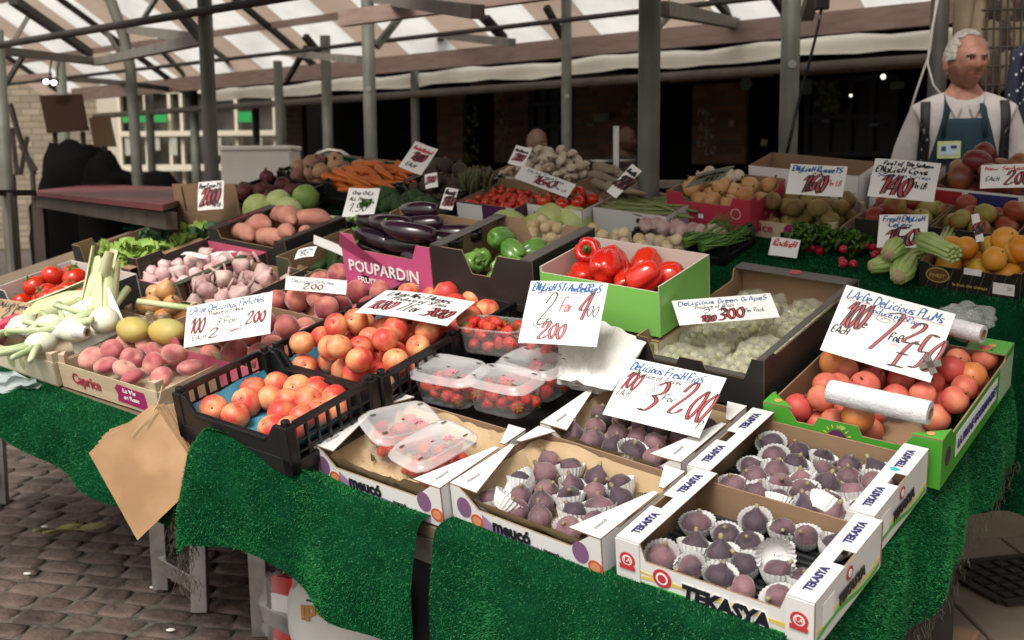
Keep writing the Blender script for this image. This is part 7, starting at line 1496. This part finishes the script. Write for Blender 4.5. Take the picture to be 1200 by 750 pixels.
    child(skinned('trousers', (V3, E3, R3), None, root), 'trousers', root).data.materials.append(mats_[2])
    return root, hM, k
q = at(1131, 72, 4.75); eye = q.z - CAMZ + CAMZ; H_ = 1.84; base_z = q.z - H_ * .9457 - .0
ppos = Vector((q.x, q.y, base_z)); YAW = math.radians(-22)
stall, hM, kk = person('person', 'white haired person in navy apron and spotted black braces behind the mangoes, looking aside', ppos, YAW + math.radians(6), H_, math.radians(24), (skin, shirt, trous), ((.25, -.0, 1.08), (.2, -.2, .98)))
if base_z > .02:
    pf_ = thing('duckboard', 'low wooden platform the stallholder stands on', 'platform', (q.x, q.y, 0)); c = MB()
    for i in range(7): c.box(-.6, .6, -.35 + i * .1, -.27 + i * .1, base_z - .03, base_z - .001)
    c.build('slats', woodold, pf_); c = MB(); c.box(-.55, -.45, -.35, .35, 0, base_z - .03); c.box(.45, .55, -.35, .35, 0, base_z - .03); c.build('bearers', woodold, pf_)
# hair: a cap over the crown, sides and back
def hairfn(d):
    x, y, z = d.x, d.y, d.z; X, Y, Z = .081 * x, .1 * y, .122 * z
    if z < 0: X *= 1 - .2 * (-z) ** 1.5; Y *= 1 - .4 * (-z)
    n_ = 1 + .012 * math.sin(x * 30 + z * 22) + .01 * math.sin(y * 41 + z * 13); return Vector((X, Y, Z)) * n_
c = MB(); c.ball(hairfn, 48, 36, 0); keep = []
for f in c.f:
    ctr = sum((Vector(c.v[i]) for i in f), Vector()) / len(f); x, y, z = ctr.x / .081, ctr.y / .1, ctr.z / .122
    front = -y
    ok = (z > .74 + .1 * max(0, front) - .05 * math.sin(x * 9)) or (y > .05 and z > -.5 - .04 * math.sin(x * 25)) or (abs(x) > .68 and y > -.5 and z > -.02 + .05 * math.sin(y * 30))
    keep.append(ok)
c.m = [m for m, k_ in zip(c.m, keep) if k_]; c.f = [f for f, k_ in zip(c.f, keep) if k_]
hr = c.build('hair', hair_w, stall, True); hr.matrix_local = hM @ Matrix.Scale(kk, 4); so_ = hr.modifiers.new('s', 'SOLIDIFY'); so_.thickness = .004
eyew = mat('eye_white', (.55, .5, .47), .3); eyed = mat('eye_dark', (.03, .02, .015), .2); browm = mat('grey_brow', (.32, .27, .24), .9); lipm = mat('lip', (.3, .11, .09), .6)
for sx in (-1, 1):
    c = MB(); c.ball(lambda d: Vector((sx * .029, -.0755, .006)) + Vector((d.x * .0125, d.y * .009, d.z * .0055)), 14, 10, 0); c.ball(lambda d: Vector((sx * .029 + .001, -.0815, .006)) + d * .0042, 8, 6, 1); c.build('eye', [eyew, eyed], stall, True).matrix_local = hM @ Matrix.Scale(kk, 4)
    c = MB(); c.tube([(sx * .013, -.095, .02), (sx * .03, -.094, .026), (sx * .047, -.082, .019)], [.003, .0045, .002], n=6, flat=.6); c.build('eyebrow', browm, stall, True).matrix_local = hM @ Matrix.Scale(kk, 4)
    c = MB(); c.tube([(sx * .016, -.0865, .012), (sx * .03, -.0868, .0165), (sx * .043, -.078, .011)], [.002, .003, .002], n=6); c.build('eyelid', skin, stall, True).matrix_local = hM @ Matrix.Scale(kk, 4)
c = MB(); c.tube([(-.02, -.0885, -.0615), (0, -.0965, -.0615), (.02, -.0885, -.0615)], [.001, .0022, .001], n=6); c.build('mouth', lipm, stall, True).matrix_local = hM @ Matrix.Scale(kk, 4)
# apron, braces, collar and badge follow the chest: project onto the shirt with a shrink-wrap cast by rays
bpy.context.view_layer.update()
shirt_o = [o for o in stall.children if o.name.startswith('shirt')][0]
def chest(x, z, off):
    dg = bpy.context.evaluated_depsgraph_get(); ok, p, n_, i = shirt_o.evaluated_get(dg).ray_cast(Vector((x, -.6, z)), Vector((0, 1, 0)))
    y = p.y if ok else -.02
    return Vector((x, min(y, -.0) - off, z))
def cloth(name, poly_fn, nu, nv, off, m):
    c = MB(); c.grid(lambda s, t: chest(*poly_fn(s, t), off), nu, nv); o = c.build(name, m, stall, True); s_ = o.modifiers.new('s', 'SOLIDIFY'); s_.thickness = .004; return o
def ap(s, t):   # bib narrows towards the neck
    z = .78 + (1.46 - .78) * t; hw = .215 if t < .45 else .215 - (.215 - .085) * ((t - .45) / .55) ** .7
    return ((s - .5) * 2 * hw * kk + 0.0, z * kk * .98)
cloth('apron', ap, 24, 30, .012, apron_m)
for sx in (-1, 1):
    c = MB(); pts = [chest(sx * .075 * kk, 1.36 * kk, .013), chest(sx * .072 * kk, 1.43 * kk, .014), chest(sx * .066 * kk, 1.47 * kk, .012), Vector((sx * .062 * kk, -.03, 1.515 * kk)), Vector((sx * .05 * kk, .03, 1.54 * kk))]; c.tube(pts, .019, n=8, flat=.3); c.build('apron_strap', apron_m, stall, True)
    o = cloth('brace', lambda s, t: ((sx * (.155 - .01 * t) + (s - .5) * .036) * kk, (.98 + .52 * t) * kk), 3, 26, .011 if sx < 0 else .013, brace_m)
    c = MB()
    for i in range(9):
        p = chest(sx * (.155 - .01 * i / 9) * kk, (1.0 + .045 * i) * kk, .0175); c.tube([p, p - Vector((0, .0015, 0))], .0075, n=10)
    c.build('brace_dots', P_('pale_dot', (.45, .45, .45)), stall)
    c = MB(); c.grid(lambda s, t: chest(sx * (.012 + .06 * s + .02 * t * (1-s)) * kk, (1.475 + .055 * s - .055 * t * (1 - .55 * s)) * kk, .008 + .006 * (1-t)) + Vector((0, .0, .0)), 8, 5); o = c.build('collar', shirt, stall, True); o.modifiers.new('s', 'SOLIDIFY').thickness = .003
bp_ = chest(-.06, 1.31 * kk, .02); c = MB(); c.box(bp_.x - .045, bp_.x + .045, bp_.y - .003, bp_.y, bp_.z - .035, bp_.z + .035); c.build('badge', P_('badge_yellow', (.5, .55, .25)), stall, False, .004)
c = MB(); c.box(bp_.x - .036, bp_.x + .036, bp_.y - .005, bp_.y - .0035, bp_.z - .02, bp_.z + .022); c.build('badge_panel', P_('badge_pale', (.45, .55, .6)), stall)
c = MB(); c.box(bp_.x - .03, bp_.x - .012, bp_.y - .0065, bp_.y - .0052, bp_.z - .004, bp_.z + .014); c.box(bp_.x + .006, bp_.x + .03, bp_.y - .0065, bp_.y - .0052, bp_.z + .006, bp_.z + .018); c.build('badge_print', navy, stall)
# dim customers in the dark
dcl = mat('dark_coat', (.015, .015, .02), .9)
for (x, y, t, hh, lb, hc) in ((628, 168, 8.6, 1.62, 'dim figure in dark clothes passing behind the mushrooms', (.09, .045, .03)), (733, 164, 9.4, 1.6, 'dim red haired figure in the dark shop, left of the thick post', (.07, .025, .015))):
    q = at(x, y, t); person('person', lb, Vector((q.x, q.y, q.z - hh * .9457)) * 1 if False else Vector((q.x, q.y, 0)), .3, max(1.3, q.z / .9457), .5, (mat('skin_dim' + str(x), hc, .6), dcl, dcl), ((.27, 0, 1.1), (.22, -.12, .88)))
# canvas, wire panel and spotted cloth at the right edge
canv = mat('tan_canvas', (.3, .23, .15), .8, (.2, .15, .1), 6, bump=.5, bscale=12)
A, B2 = at(1122, -30, 5.6), at(1160, -30, 5.6); c = MB(); c.grid(lambda s, t: A.lerp(B2, s) + Vector((0, -.06 * math.sin(s * 3.14) + .02 * math.sin(s * 14 + t * 4), -.45 * t * (1 - .0 * s) - .06 * math.sin(s * 3.14) * t)), 20, 16); o = c.build('hanging_canvas', canv, None, True); o.modifiers.new('s', 'SOLIDIFY').thickness = .01; tag(o, 'tan canvas hanging in folds above the stallholder head', 'canvas')
wpn = thing('mesh_stand', 'black wire grid panel hung with goods at the right edge', 'wire panel', at(1180, 80, 5.5)); M = wpn.matrix_world.inverted()
c = MB()
for i in range(8): c.tube([M @ at(1158 + i * 8, -20, 5.5), M @ at(1153 + i * 8, 190, 5.5)], .006, n=5)
for j in range(9): c.tube([M @ at(1150, -10 + j * 22, 5.5), M @ at(1220, -12 + j * 22, 5.5)], .006, n=5)
c.build('wire_grid', darksteel, wpn)
r = random.Random(6)
for k in range(9):
    x, y = 1164 + (k % 3) * 13, 12 + (k // 3) * 36; c = MB(); q = at(x, y, 5.62); c.ball(lambda d: q + Vector((d.x * .075, d.y * .03, d.z * .1)) * (1 + .2 * math.sin(d.x * 8 + k) * math.sin(d.z * 7)), 14, 10)
    tag(c.build('net_sack', canv if k % 2 else mat('brown_sack', (.14, .09, .055), .9, (.06, .04, .03), 8), None, True), 'tan sack hanging behind the wire panel' if k % 2 else 'brown sack hanging behind the wire panel', 'sack', 'pale sacks behind the wire' if k % 2 else 'brown sacks behind the wire')
A, B2 = at(1172, 60, 5.0), at(1225, 30, 5.0); nb = thing('spotted_cloth', 'dark navy cloth with white dots hanging at the right edge', 'cloth', A); M = nb.matrix_world.inverted()
clf = lambda s, t: M @ (A.lerp(B2, s) + Vector((.05 * (1 - t) * (1 - s), -.03 * math.sin(s * 9), -.62 * t)))
c = MB(); c.grid(clf, 24, 16); o = c.build('fabric', mat('navy_cloth', (.012, .016, .035), .8), nb, True); o.modifiers.new('s', 'SOLIDIFY').thickness = .006
c = MB()
for i in range(6):
    for j in range(8):
        p = clf((i + .5 * (j % 2) + .3) / 6.5, (j + .5) / 8) + Vector((0, -.009, 0)); c.tube([p, p - Vector((0, .001, 0))], .006, n=8)
c.build('white_dots', P_('dot_white', (.5, .5, .5)), nb)
